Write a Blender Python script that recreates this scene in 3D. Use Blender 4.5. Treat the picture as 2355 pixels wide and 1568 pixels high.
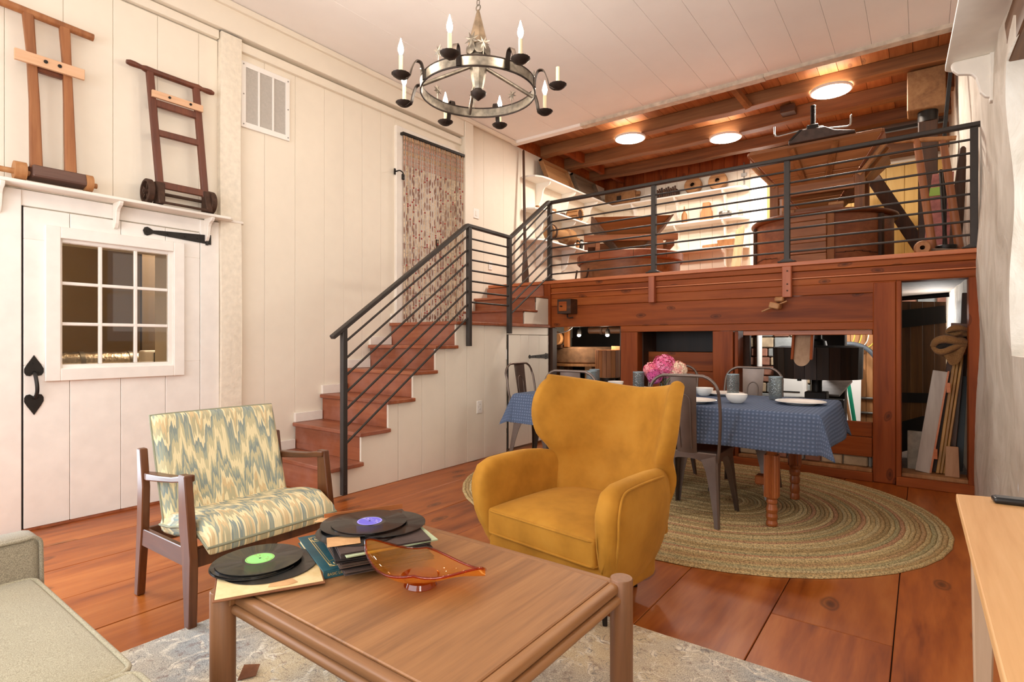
import bpy, bmesh, math, random
from mathutils import Vector, Matrix, Euler
random.seed(7)
S = bpy.context.scene
COL = S.collection
PI = math.pi
for o in list(bpy.data.objects):
    bpy.data.objects.remove(o)

# ------------------------------------------------------------------ camera
cam_d = bpy.data.cameras.new('camera')
cam = bpy.data.objects.new('camera', cam_d)
COL.objects.link(cam)
cam.location = (0, 0, 1.2)
cam.rotation_euler = (math.radians(90), 0, math.radians(36.7))
cam_d.sensor_width = 36.0
cam_d.lens = 36.0 * 1264.0 / 2355.0
cam_d.clip_start = 0.02
S.camera = cam

# ------------------------------------------------------------------ world, daylight, exposure
W = bpy.data.worlds.new('world')
S.world = W
W.use_nodes = True
W.node_tree.nodes['Background'].inputs[0].default_value = (0.75, 0.87, 1.0, 1)
W.node_tree.nodes['Background'].inputs[1].default_value = 1.2
S.view_settings.view_transform = 'Standard'
S.view_settings.look = 'None'
S.view_settings.exposure = 0.03
S.view_settings.gamma = 1.0
S.view_settings.use_curve_mapping = False
try:
    S.cycles.max_bounces = 10
    S.cycles.diffuse_bounces = 7
    S.cycles.caustics_reflective = False
    S.cycles.caustics_refractive = False
    S.cycles.sample_clamp_indirect = 6.0
    S.cycles.transparent_max_bounces = 16
except Exception:
    pass


def area(name, loc, rot, sx, sy, watts, color):
    d = bpy.data.lights.new(name, 'AREA')
    d.shape = 'RECTANGLE'
    d.size = sx
    d.size_y = sy
    d.energy = watts
    d.color = color
    o = bpy.data.objects.new(name, d)
    o.location = loc
    o.rotation_euler = rot
    COL.objects.link(o)
    return o


# daylight entering the openings of the room, plus one added right-hand fill
area('daylight_front_window', (-2.1, -1.52, 1.9), (math.radians(90), 0, 0), 3.4, 1.7, 88, (0.93, 0.965, 1.0))
area('daylight_glass_door', (-4.60, -0.05, 1.15), (0, math.radians(-90), 0), 2.0, 1.1, 85, (0.78, 0.89, 1.0))
area('daylight_side_window', (0.86, 3.6, 1.95), (0, math.radians(90), 0), 1.2, 1.0, 9, (1.0, 0.96, 0.9))
area('added_fill_right', (0.74, -0.7, 1.8), (0, math.radians(90), 0), 1.5, 0.95, 58, (1.0, 0.97, 0.93))  # added fill light, put here to brighten the stair side
area('daylight_loft_doorway', (-1.98, 8.86, 2.9), (math.radians(-90), 0, 0), 0.2, 1.6, 8, (1.0, 0.96, 0.9))


# ------------------------------------------------------------------ helpers
def lin(h):
    h = h.lstrip('#')
    out = []
    for i in (0, 2, 4):
        c = int(h[i:i + 2], 16) / 255
        out.append(c / 12.92 if c <= 0.04045 else ((c + 0.055) / 1.055) ** 2.4)
    return (out[0], out[1], out[2], 1.0)


ORG = {}


def V(*a):
    return Vector(a)


class MB:
    def __init__(s):
        s.v = []
        s.f = []
        s.m = []
        s.uv = {}
        s.cur = 0

    def add(s, vs, fs, uvs=None):
        n = len(s.v)
        s.v += [tuple(p) for p in vs]
        for k, f in enumerate(fs):
            if uvs:
                s.uv[len(s.f)] = [uvs[i] for i in f]
            s.f.append([i + n for i in f])
            s.m.append(s.cur)
        return s

    def hexa(s, p):
        return s.add(p, [(0, 3, 2, 1), (4, 5, 6, 7), (0, 1, 5, 4), (1, 2, 6, 5), (2, 3, 7, 6), (3, 0, 4, 7)])

    def box(s, x0, x1, y0, y1, z0, z1):
        return s.hexa([(x0, y0, z0), (x1, y0, z0), (x1, y1, z0), (x0, y1, z0), (x0, y0, z1), (x1, y0, z1), (x1, y1, z1), (x0, y1, z1)])

    def obox(s, c, size, rot=(0, 0, 0)):
        M = Euler(rot).to_matrix()
        a, b, d = size[0] / 2, size[1] / 2, size[2] / 2
        P = [(-a, -b, -d), (a, -b, -d), (a, b, -d), (-a, b, -d), (-a, -b, d), (a, -b, d), (a, b, d), (-a, b, d)]
        return s.hexa([M @ V(*p) + V(*c) for p in P])

    def bar(s, p0, p1, w, h, w1=None, h1=None, up=(0, 0, 1)):
        p0, p1 = V(*p0), V(*p1)
        d = (p1 - p0).normalized()
        u = V(*up)
        if abs(d.dot(u)) > 0.98:
            u = V(0, 1, 0)
        sd = d.cross(u).normalized()
        u = sd.cross(d).normalized()
        w1 = w if w1 is None else w1
        h1 = h if h1 is None else h1
        q = []
        for p, a, b in ((p0, w / 2, h / 2), (p1, w1 / 2, h1 / 2)):
            q += [p - sd * a - u * b, p + sd * a - u * b, p + sd * a + u * b, p - sd * a + u * b]
        return s.hexa(q)

    def loft(s, rings, cap0=True, cap1=True, closed=True, uvs=None):
        n = len(rings[0])
        vs = [p for r in rings for p in r]
        fs = []
        for i in range(len(rings) - 1):
            for j in range(n if closed else n - 1):
                k = (j + 1) % n
                fs.append((i * n + j, i * n + k, (i + 1) * n + k, (i + 1) * n + j))
        if closed and cap0:
            fs.append(tuple(range(n - 1, -1, -1)))
        if closed and cap1:
            b = (len(rings) - 1) * n
            fs.append(tuple(range(b, b + n)))
        return s.add(vs, fs, uvs)

    def cyl(s, p0, p1, r0, r1=None, n=14, cap=True):
        return s.sweep([p0, p1], [r0, r0 if r1 is None else r1], n, cap=cap)

    def sweep(s, pts, r, n=8, closed=False, cap=True, prof=None, up=None):
        P = [V(*p) for p in pts]
        if not isinstance(r, (list, tuple)):
            r = [r] * len(P)
        m = len(P)
        T = []
        for i in range(m):
            a = P[(i - 1) % m] if (closed or i > 0) else P[i]
            b = P[(i + 1) % m] if (closed or i < m - 1) else P[i]
            T.append((b - a).normalized())
        u = V(*up) if up else (V(0, 0, 1) if abs(T[0].z) < 0.9 else V(0, 1, 0))
        rings = []
        if prof is None:
            prof = [(math.cos(2 * PI * j / n), math.sin(2 * PI * j / n)) for j in range(n)]
        for i in range(m):
            if up:
                u = V(*up)
            sd = T[i].cross(u)
            if sd.length < 1e-4:
                sd = V(1, 0, 0)
            sd.normalize()
            u = sd.cross(T[i]).normalized()
            rings.append([P[i] + (sd * a + u * b) * r[i] for a, b in prof])
        if closed:
            rings.append(rings[0])
        return s.loft(rings, cap and not closed, cap and not closed)

    def lathe(s, prof, c=(0, 0, 0), n=24, M=None, cap=True):
        rings = []
        c = V(*c)
        for r, z in prof:
            ring = []
            for j in range(n):
                p = V(r * math.cos(2 * PI * j / n), r * math.sin(2 * PI * j / n), z)
                if M:
                    p = M @ p
                ring.append(p + c)
            rings.append(ring)
        return s.loft(rings, cap, cap)

    def prism(s, poly, ax, a, b):
        # poly: 2-D outline; ax 'x','y','z' = extrusion axis from a to b
        def q(p, t):
            return {'x': (t, p[0], p[1]), 'y': (p[0], t, p[1]), 'z': (p[0], p[1], t)}[ax]
        return s.loft([[q(p, a) for p in poly], [q(p, b) for p in poly]])

    def grid(s, fn, nu, nv, closed_u=False, uvf=None):
        vs, uvs, fs = [], [], []
        for j in range(nv + 1):
            for i in range(nu + 1):
                u, v = i / nu, j / nv
                vs.append(fn(u, v))
                uvs.append(uvf(u, v) if uvf else (u, v))
        for j in range(nv):
            for i in range(nu):
                a = j * (nu + 1) + i
                fs.append((a, a + 1, a + nu + 2, a + nu + 1))
        return s.add(vs, fs, uvs)

    def rbox(s, x0, x1, y0, y1, z0, z1, r, seg=3, M=None, crown=0.0, n=1):
        bm = bmesh.new()
        bmesh.ops.create_cube(bm, size=1)
        for v in bm.verts:
            v.co = V((x0 + x1) / 2 + v.co.x * (x1 - x0), (y0 + y1) / 2 + v.co.y * (y1 - y0), (z0 + z1) / 2 + v.co.z * (z1 - z0))
        if n > 1:
            bmesh.ops.subdivide_edges(bm, edges=bm.edges[:], cuts=n - 1, use_grid_fill=True)
        sharp = [e for e in bm.edges if len(e.link_faces) == 2 and e.calc_face_angle(0) > 0.5]
        bmesh.ops.bevel(bm, geom=sharp, offset=r, segments=seg, affect='EDGES', profile=0.5, clamp_overlap=True)
        cx, cy = (x0 + x1) / 2, (y0 + y1) / 2
        for v in bm.verts:
            if crown:
                k = max(0, 1 - ((v.co.x - cx) / ((x1 - x0) / 2)) ** 2) * max(0, 1 - ((v.co.y - cy) / ((y1 - y0) / 2)) ** 2)
                if v.co.z > (z0 + z1) / 2:
                    v.co.z += crown * math.sqrt(k)
            if M:
                v.co = M @ v.co
        bm.verts.index_update()
        s.add([v.co.copy() for v in bm.verts], [[v.index for v in f.verts] for f in bm.faces])
        bm.free()
        return s

    def build(s, name, mat, parent=None, smooth=None, bevel=0, seg=1, uv=False):
        og = ORG.get(parent.name, V(0, 0, 0)) if parent else V(0, 0, 0)
        me = bpy.data.meshes.new(name)
        me.from_pydata([V(*p) - og for p in s.v], [], s.f)
        mats = mat if isinstance(mat, (list, tuple)) else [mat]
        for m in mats:
            me.materials.append(m)
        if len(mats) > 1:
            me.polygons.foreach_set('material_index', s.m)
        if s.uv:
            ul = me.uv_layers.new(name='UVMap')
            for p in me.polygons:
                u = s.uv.get(p.index)
                if u:
                    for k, li in enumerate(p.loop_indices):
                        ul.data[li].uv = u[k]
        bm = bmesh.new()
        bm.from_mesh(me)
        bmesh.ops.recalc_face_normals(bm, faces=bm.faces)
        if bevel:
            es = [e for e in bm.edges if len(e.link_faces) == 2 and e.calc_face_angle(0) > 0.5]
            bmesh.ops.bevel(bm, geom=es, offset=bevel, segments=seg, affect='EDGES', profile=0.5, clamp_overlap=True)
        bm.to_mesh(me)
        bm.free()
        if smooth is not None:
            me.shade_smooth()
            me.set_sharp_from_angle(angle=math.radians(smooth))
        o = bpy.data.objects.new(name, me)
        COL.objects.link(o)
        if parent:
            o.parent = parent
        ORG[o.name] = og
        return o


def tag(o, label=None, cat=None, group=None, kind=None):
    if label:
        o['label'] = label
    if cat:
        o['category'] = cat
    if group:
        o['group'] = group
    if kind:
        o['kind'] = kind
    return o


def thing(name, label, cat, loc=(0, 0, 0), rz=0.0, group=None, local=False):
    o = bpy.data.objects.new(name, None)
    o.empty_display_size = 0.1
    COL.objects.link(o)
    o.location = loc
    o.rotation_euler = (0, 0, rz)
    ORG[o.name] = V(0, 0, 0) if local else V(*loc)
    return tag(o, label, cat, group)


def struct(name, mb, mat, label=None, **k):
    o = mb.build(name, mat, None, **k)
    o['kind'] = 'structure'
    if label:
        o['label'] = label
    return o


def sroot(name, label=None):
    o = bpy.data.objects.new(name, None)
    COL.objects.link(o)
    ORG[o.name] = V(0, 0, 0)
    o['kind'] = 'structure'
    if label:
        o['label'] = label
    return o


def dup(o, parent=None):
    c = o.copy()
    COL.objects.link(c)
    if parent:
        c.parent = parent
    ORG[c.name] = ORG.get(o.name, V(0, 0, 0))
    for ch in [x for x in bpy.data.objects if x.parent == o]:
        dup(ch, c)
    return c


def arc(cx, cy, r, a0, a1, n):
    return [(cx + r * math.cos(math.radians(a0 + (a1 - a0) * i / n)), cy + r * math.sin(math.radians(a0 + (a1 - a0) * i / n))) for i in range(n + 1)]


def spline(pts, n=6):
    # Catmull-Rom through 3-D points
    P = [V(*p) for p in pts]
    P = [P[0] * 2 - P[1]] + P + [P[-1] * 2 - P[-2]]
    out = []
    for i in range(1, len(P) - 2):
        for k in range(n):
            t = k / n
            a, b, c, d = P[i - 1], P[i], P[i + 1], P[i + 2]
            out.append(0.5 * ((2 * b) + (c - a) * t + (2 * a - 5 * b + 4 * c - d) * t * t + (3 * b - a - 3 * c + d) * t ** 3))
    out.append(P[-2])
    return out


# ------------------------------------------------------------------ materials
class NT:
    def __init__(s, name):
        s.mat = bpy.data.materials.new(name)
        s.mat.use_nodes = True
        s.t = s.mat.node_tree
        s.b = s.t.nodes['Principled BSDF']
        s.out = s.t.nodes['Material Output']

    def n(s, typ, **k):
        nd = s.t.nodes.new(typ)
        for a, b in k.items():
            setattr(nd, a, b)
        return nd

    def l(s, a, b):
        s.t.links.new(a, b)

    def math(s, op, a, b=None, c=None):
        nd = s.n('ShaderNodeMath', operation=op)
        for i, x in enumerate((a, b, c)):
            if x is None:
                continue
            if isinstance(x, (int, float)):
                nd.inputs[i].default_value = x
            else:
                s.l(x, nd.inputs[i])
        return nd.outputs[0]

    def ramp(s, fac, stops, interp='LINEAR'):
        nd = s.n('ShaderNodeValToRGB')
        cr = nd.color_ramp
        cr.interpolation = interp
        while len(cr.elements) > 1:
            cr.elements.remove(cr.elements[-1])
        cr.elements[0].position = stops[0][0]
        cr.elements[0].color = stops[0][1] if not isinstance(stops[0][1], str) else lin(stops[0][1])
        for p, c in stops[1:]:
            e = cr.elements.new(p)
            e.color = lin(c) if isinstance(c, str) else c
        s.l(fac, nd.inputs[0])
        return nd.outputs[0]

    def mix(s, fac, a, b, mode='MIX'):
        nd = s.n('ShaderNodeMix', data_type='RGBA', blend_type=mode)
        for i, x in ((0, fac), (6, a), (7, b)):
            if isinstance(x, (int, float)):
                nd.inputs[i].default_value = x
            elif isinstance(x, tuple):
                nd.inputs[i].default_value = x
            elif isinstance(x, str):
                nd.inputs[i].default_value = lin(x)
            else:
                s.l(x, nd.inputs[i])
        return nd.outputs[2]

    def coords(s, kind='Object', rand=True, scale=(1, 1, 1), rot=(0, 0, 0)):
        tc = s.n('ShaderNodeTexCoord')
        v = tc.outputs[kind]
        if rand:
            oi = s.n('ShaderNodeObjectInfo')
            m = s.math('MULTIPLY', oi.outputs['Random'], 37.0)
            ad = s.n('ShaderNodeVectorMath', operation='ADD')
            s.l(v, ad.inputs[0])
            s.l(m, ad.inputs[1])
            v = ad.outputs[0]
        mp = s.n('ShaderNodeMapping')
        mp.inputs['Scale'].default_value = scale
        mp.inputs['Rotation'].default_value = rot
        s.l(v, mp.inputs[0])
        return mp.outputs[0]

    def noise(s, vec, scale, detail=3, rough=0.5, dist=0.0):
        nd = s.n('ShaderNodeTexNoise')
        nd.inputs['Scale'].default_value = scale
        nd.inputs['Detail'].default_value = detail
        nd.inputs['Roughness'].default_value = rough
        nd.inputs['Distortion'].default_value = dist
        if vec is not None:
            s.l(vec, nd.inputs['Vector'])
        return nd.outputs[0]

    def bump(s, h, strength=0.2, dist=0.01):
        nd = s.n('ShaderNodeBump')
        nd.inputs['Strength'].default_value = strength
        nd.inputs['Distance'].default_value = dist
        s.l(h, nd.inputs['Height'])
        s.l(nd.outputs[0], s.b.inputs['Normal'])

    def tint(s, col, amt):
        oi = s.n('ShaderNodeObjectInfo')
        hs = s.n('ShaderNodeHueSaturation')
        v = s.math('MULTIPLY_ADD', oi.outputs['Random'], 2 * amt, 1 - amt)
        s.l(v, hs.inputs['Value'])
        s.l(col, hs.inputs['Color'])
        return hs.outputs[0]

    def color(s, c):
        if isinstance(c, str):
            s.b.inputs['Base Color'].default_value = lin(c)
        else:
            s.l(c, s.b.inputs['Base Color'])

    def p(s, **k):
        for a, b in k.items():
            s.b.inputs[a.replace('_', ' ')].default_value = b
        return s


def plain(name, c, rough=0.5, metal=0.0, var=0.0, spec=0.5, bump=0.0, scale=20):
    t = NT(name)
    if var or bump:
        v = t.coords()
        nz = t.noise(v, scale, 4)
        if var:
            a = lin(c)
            d = tuple(max(0, x * (1 - var)) for x in a[:3]) + (1,)
            u = tuple(min(1, x * (1 + var)) for x in a[:3]) + (1,)
            t.color(t.ramp(nz, [(0.3, d), (0.7, u)]))
        else:
            t.color(c)
        if bump:
            t.bump(nz, bump, 0.01)
    else:
        t.color(c)
    t.p(Roughness=rough, Metallic=metal)
    t.b.inputs['Specular IOR Level'].default_value = spec
    return t.mat


def wood(name, cols, axis='y', rough=0.45, grain=22.0, knots=0.0, rand=0.12, bump=0.12, spec=0.5, stretch=0.07, wear=None, plane=None):
    t = NT(name)
    sc = {'x': (stretch, 1, 1), 'y': (1, stretch, 1), 'z': (1, 1, stretch)}[axis]
    v = t.coords(scale=sc)
    n1 = t.noise(v, grain * 0.35, 4, 0.6, 1.2)
    n2 = t.noise(v, grain * 2.6, 3, 0.6, 0.3)
    f = t.math('MULTIPLY_ADD', n2, 0.35, t.math('MULTIPLY', n1, 0.65))
    k = len(cols) - 1
    col = t.ramp(f, [(0.34 + 0.32 * i / k, c) for i, c in enumerate(cols)])
    if knots:
        st = {'x': (0.45, 1, 1), 'y': (1, 0.45, 1), 'z': (1, 1, 0.45)}[axis]
        v2 = t.coords(scale=st)
        wv = t.n('ShaderNodeVectorMath', operation='ADD')
        nn = t.n('ShaderNodeTexNoise')
        nn.inputs['Scale'].default_value = 6
        t.l(v2, nn.inputs['Vector'])
        sm = t.n('ShaderNodeVectorMath', operation='SCALE')
        t.l(nn.outputs['Color'], sm.inputs[0])
        sm.inputs['Scale'].default_value = 0.06
        t.l(v2, wv.inputs[0])
        t.l(sm.outputs[0], wv.inputs[1])
        vo = t.n('ShaderNodeTexVoronoi')
        vo.inputs['Scale'].default_value = knots
        kv = wv.outputs[0]
        if plane:
            vo.voronoi_dimensions = '2D'
            sp_ = t.n('ShaderNodeSeparateXYZ')
            cb_ = t.n('ShaderNodeCombineXYZ')
            t.l(kv, sp_.inputs[0])
            t.l(sp_.outputs['xyz'.index(plane[0])], cb_.inputs[0])
            t.l(sp_.outputs['xyz'.index(plane[1])], cb_.inputs[1])
            kv = cb_.outputs[0]
        t.l(kv, vo.inputs['Vector'])
        km = t.ramp(vo.outputs['Distance'], [(0.0, (1, 1, 1, 1)), (0.03, (0.8, 0.8, 0.8, 1)), (0.05, (0.3, 0.3, 0.3, 1)), (0.068, (0.75, 0.75, 0.75, 1)), (0.09, (0, 0, 0, 1))])
        col = t.mix(t.math('MULTIPLY', km, 0.75), col, '2a140b')
    if wear:
        nw = t.noise(t.coords(), 2.2, 4, 0.65)
        col = t.mix(t.ramp(nw, [(0.45, (0, 0, 0, 1)), (0.7, (0.6, 0.6, 0.6, 1))]), col, wear)
    t.color(t.tint(col, rand))
    t.p(Roughness=rough)
    t.b.inputs['Specular IOR Level'].default_value = spec
    if bump:
        t.bump(f, bump, 0.006)
    return t.mat


def glassy(name, c, gloss=0.12, rough=0.02, bump=0, scale=60, light_tint=None):
    # thin clear or tinted glass: transparent film with a fresnel reflection
    t = NT(name)
    tr = t.n('ShaderNodeBsdfTransparent')
    tr.inputs[0].default_value = lin(c)
    gl = t.n('ShaderNodeBsdfGlossy')
    gl.inputs['Roughness'].default_value = rough
    fr = t.n('ShaderNodeLayerWeight')
    fr.inputs[0].default_value = 0.5
    f = t.math('MULTIPLY_ADD', t.math('POWER', fr.outputs['Facing'], 4.0), 0.75, gloss)
    if bump:
        v = t.coords(rand=False)
        vo = t.n('ShaderNodeTexVoronoi')
        vo.inputs['Scale'].default_value = scale
        t.l(v, vo.inputs['Vector'])
        bp = t.n('ShaderNodeBump')
        bp.inputs['Strength'].default_value = bump
        bp.inputs['Distance'].default_value = 0.004
        t.l(vo.outputs['Distance'], bp.inputs['Height'])
        t.l(bp.outputs[0], gl.inputs['Normal'])
        t.l(bp.outputs[0], fr.inputs['Normal'])
        cc = t.ramp(vo.outputs['Distance'], [(0.0, c), (0.35, c), (0.6, 'c8d1d4')])
        t.l(cc, tr.inputs[0])
    mx = t.n('ShaderNodeMixShader')
    t.l(f, mx.inputs[0])
    t.l(tr.outputs[0], mx.inputs[1])
    t.l(gl.outputs[0], mx.inputs[2])
    last = mx.outputs[0]
    if light_tint:  # diffuse tint stands in for light refracted or reflected by the glass
        tl = t.n('ShaderNodeBsdfTranslucent')
        tl.inputs[0].default_value = lin(light_tint[0])
        df = t.n('ShaderNodeBsdfDiffuse')
        df.inputs[0].default_value = lin(light_tint[0])
        m1 = t.n('ShaderNodeMixShader')
        m1.inputs[0].default_value = 0.5
        t.l(tl.outputs[0], m1.inputs[1])
        t.l(df.outputs[0], m1.inputs[2])
        m2 = t.n('ShaderNodeMixShader')
        if bump:
            t.l(t.math('MULTIPLY', t.math('GREATER_THAN', vo.outputs['Distance'], 0.42), light_tint[1]), m2.inputs[0])
        else:
            m2.inputs[0].default_value = light_tint[1]
        t.l(last, m2.inputs[1])
        t.l(m1.outputs[0], m2.inputs[2])
        last = m2.outputs[0]
    t.l(last, t.out.inputs[0])
    return t.mat


def emit(name, c, strength):
    t = NT(name)
    t.color(c)
    t.b.inputs['Emission Color'].default_value = lin(c)
    t.b.inputs['Emission Strength'].default_value = strength
    return t.mat


def fabric(name, c1, c2, scale=500, rough=0.9, sheen=0.2, bump=0.15, mott=0.0):
    t = NT(name)
    v = t.coords(rand=False)
    a = t.noise(v, scale, 2)
    col = t.ramp(a, [(0.35, c1), (0.65, c2)])
    if mott:
        b = t.noise(v, 5, 4, 0.6)
        col = t.mix(t.ramp(b, [(0.35, (mott, mott, mott, 1)), (0.65, (0, 0, 0, 1))]), col, c1)
    t.color(col)
    t.p(Roughness=rough)
    t.b.inputs['Sheen Weight'].default_value = sheen
    t.b.inputs['Specular IOR Level'].default_value = 0.2
    t.bump(a, bump, 0.002)
    return t.mat


PAINT = plain('cream_wall_paint', 'e9dfce', 0.5, var=0.015, bump=0.02, scale=9)
PAINT2 = plain('white_trim_paint', 'ece6dc', 0.45, var=0.03, scale=12)
CEILP = plain('ceiling_paint', 'f3eeea', 0.6, var=0.02, scale=3)
WHITE = plain('white_shelf_paint', 'f0ede6', 0.4)
DARKGAP = plain('dark_gap', '1a1512', 0.9)
def plaster():
    t = NT('rough_plaster')
    a = t.noise(t.coords(rand=False, scale=(1, 1, 0.55)), 3.2, 5, 0.6, 1.5)
    b = t.noise(t.coords(rand=False), 1.6, 3)
    f = t.math('MULTIPLY_ADD', a, 0.6, t.math('MULTIPLY', b, 0.4))
    t.color(t.ramp(f, [(0.36, 'bdb2a2'), (0.5, 'd2c8ba'), (0.62, 'ded6ca')]))
    t.p(Roughness=0.8)
    t.bump(a, 0.7, 0.03)
    return t.mat


PLASTER = plaster()
FLOORW = wood('floor_pine', ['6e310f', '904818', 'a45820', 'b2682e'], 'y', 0.33, grain=9, knots=2.3, rand=0.08, bump=0.05, stretch=0.12, spec=0.3, plane='xy')
STAIRW = wood('stair_pine', ['773c22', '975434', 'aa6a48'], 'x', 0.4, grain=10, knots=1.6, rand=0.08, bump=0.05, wear='a8776a')
FACEX = wood('red_stained_pine', ['6c3012', '90471c', 'a65a28'], 'x', 0.5, grain=9, knots=3.6, rand=0.06, bump=0.06, spec=0.2, plane='xz')
FACEZ = wood('red_stained_post', ['682c0e', '884019', '9a5024'], 'z', 0.5, grain=9, knots=3.5, rand=0.06, bump=0.06, spec=0.2, plane='xz')
EDGEX = wood('orange_edge_pine', ['a5552c', 'bd6a3c', 'c97a4a'], 'x', 0.4, grain=12, rand=0.03)
JOIST = wood('old_joist', ['5c381c', '7d502c', '94663c'], 'x', 0.6, grain=9, knots=1.8, rand=0.1, bump=0.3)
CEILW = wood('loft_ceiling_boards', ['7c4822', '9d6236', 'b07848'], 'y', 0.6, grain=12, knots=2.5, rand=0.15)
HOPPER = wood('hopper_pine', ['6b3e1c', '8b562c', 'a26a3e'], 'x', 0.5, grain=10, knots=1.5, rand=0.06, bump=0.1)
HOPPERZ = wood('hopper_post_pine', ['6b3e1c', '8b562c', '9c663a'], 'z', 0.5, grain=10, rand=0.06)
GREYW = wood('weathered_grey_wood', ['5d4a3c', '7d6655', '957f6c'], 'z', 0.7, grain=12, rand=0.08)
DARKW = wood('dark_old_wood', ['2a170c', '40240f', '553219'], 'x', 0.6, grain=12, rand=0.1)
DARKWZ = wood('dark_old_upright', ['2a170c', '40240f', '553219'], 'z', 0.6, grain=12, rand=0.1)
DARKWY = wood('dark_lintel_wood', ['4a2e1a', '6a4628', '7e5838'], 'y', 0.6, grain=12, rand=0.1)
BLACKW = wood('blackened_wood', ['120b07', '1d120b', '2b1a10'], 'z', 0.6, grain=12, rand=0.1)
TANW = wood('tan_old_wood', ['8a5a32', 'a87446', 'b98a5c'], 'z', 0.6, grain=12, rand=0.08)
TRUCKW = wood('honey_truck_wood', ['6e4020', '945c34', 'a97245'], 'z', 0.5, grain=12, rand=0.05)
TRUCKD = wood('brown_truck_wood', ['4a2415', '653420', '774229'], 'z', 0.5, grain=12, rand=0.05)
NEWPINE = wood('new_pine_batten', ['c79670', 'd7aa84', 'dfb592'], 'y', 0.55, grain=14, rand=0.04)
YELLOWP = wood('yellow_panel_pine', ['c79a4c', 'd9b263', 'e2c079'], 'z', 0.5, grain=8, knots=2.2, rand=0.06)
OAKT = wood('coffee_table_oak', ['7c5434', '966840', 'a5764a'], 'y', 0.5, grain=26, rand=0.03, stretch=0.05, bump=0.05)
OAKX = wood('coffee_table_rail', ['744e30', '8a5f3c', '986a44'], 'x', 0.45, grain=26, rand=0.03, stretch=0.05)
OAKZ = wood('coffee_table_leg', ['744e30', '885c3c', '946642'], 'z', 0.45, grain=26, rand=0.03, stretch=0.05)
DESKY = wood('pale_oak_desk', ['d09a62', 'deac74', 'e6b680'], 'y', 0.5, grain=26, rand=0.02, stretch=0.05, bump=0.04)
DESKZ = wood('pale_oak_leg', ['a98a6c', 'bfa083', 'c9ac90'], 'z', 0.5, grain=26, rand=0.02, stretch=0.05)
WALNUT = wood('walnut_frame', ['42200f', '5c331a', '704325'], 'z', 0.32, grain=16, rand=0.03)
WALNX = wood('walnut_rail', ['42200f', '5c331a', '704325'], 'x', 0.32, grain=16, rand=0.03)
TLEG = wood('table_leg_wood', ['7a3e1c', '9a5428', 'ab6434'], 'z', 0.35, grain=16, rand=0.03)
IRON = plain('black_iron', '2b2724', 0.45, 0.6, var=0.15, scale=30)
RAILM = plain('dark_bronze_rail', '3a3430', 0.5, 0.3, var=0.06, scale=20)
GUN = plain('gunmetal_chair', '75675f', 0.4, 0.75, var=0.12, scale=8)
CHMET = plain('antiqued_metal', '8a8276', 0.42, 0.85, var=0.35, bump=0.1, scale=28)
CHDRK = plain('dark_cup_metal', '3a302a', 0.5, 0.7, var=0.25, scale=25)
STEEL = plain('bare_steel', '9a9894', 0.35, 0.9, var=0.1)
RUST = plain('rusty_cast_iron', '4a3326', 0.7, 0.4, var=0.3, scale=30)
WAX = plain('candle_sleeve', 'f2e3bd', 0.5)
BULB = emit('lit_bulb', 'ffeed8', 215.0)
DISC = emit('light_disc', 'fff4e6', 24.0)
SPOT = emit('spot_bulb', 'fff0e0', 60.0)
PORC = plain('white_porcelain', 'f3efe8', 0.2)
PLAST = plain('white_plastic', 'eeeae4', 0.35)
BLKP = plain('black_plastic', '17181a', 0.35)
MESHG = plain('grey_vent_screen', 'b4aea6', 0.8, var=0.06, scale=60)
SKY = emit('daylit_opening', 'fbfaf6', 1.6)
PANE = glassy('window_glass', 'd8d2c8', 0.02)
GLB = glassy('smoky_bubble_glass', 'f2f5f6', 0.06, 0.06, 0.5, 110, ('b0b4b2', 0.28))  # grey diffuse specks paint the bubbles and the reflections in them
GLV = glassy('clear_vase_glass', 'e2e6e6', 0.06)
AMBER = glassy('amber_glass', 'fcc566', 0.06, 0.02, light_tint=('f0a23c', 0.3))  # orange translucent share stands in for light gathered by the glass
BRNW = plain('brown_room_paint', 'a28d6e', 0.7)
# ================================================================== ROOM SHELL
XL = -4.55
floor = struct('floor', MB().box(-4.9, 0.95, -1.75, 5.75, -0.12, -0.014), DARKGAP)


def plank_cells(mb_name, parent, mat, cells, bevel=0.003):
    for c in cells:
        MB().box(*c).build(mb_name, mat, parent, bevel=bevel)


edges = [0.80, 0.355, -0.09, -0.535, -0.98, -1.425, -1.87, -2.315, -2.76, -3.205, -3.65, -4.095, -4.54]
cuts = {2: [2.63], 1: [0.9], 4: [4.9], 6: [1.9], 7: [3.6], 9: [-0.4], 10: [3.9]}
for i in range(len(edges) - 1):
    ys = [-1.7] + cuts.get(i, []) + [5.72]
    for a, b in zip(ys[:-1], ys[1:]):
        MB().box(edges[i + 1] + 0.002, edges[i] - 0.002, a + 0.0015, b - 0.0015, -0.02, random.uniform(-0.0015, 0.0)).build('plank', FLOORW, floor, bevel=0.002)

# ---- left wall with three openings: glass door, paned door window, bead-curtain doorway
wl = MB()
X0, X1 = -4.80, -4.57


def wbox(y0, y1, z0, z1):
    wl.box(X0, X1, y0, y1, z0, z1)


wbox(-1.75, -0.62, -0.1, 4.3)
wbox(-0.62, 0.52, 2.12, 4.0)
wbox(0.52, 1.12, -0.1, 4.0)
wbox(1.12, 1.775, -0.1, 1.03)
wbox(1.12, 1.775, 1.865, 4.0)
wbox(1.775, 4.07, -0.1, 4.0)
wbox(4.07, 4.99, -0.1, 1.38)
wbox(4.07, 4.99, 3.44, 4.0)
wbox(4.99, 9.1, -0.1, 4.3)
wall_left = struct('wall_left', wl, PAINT)


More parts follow.
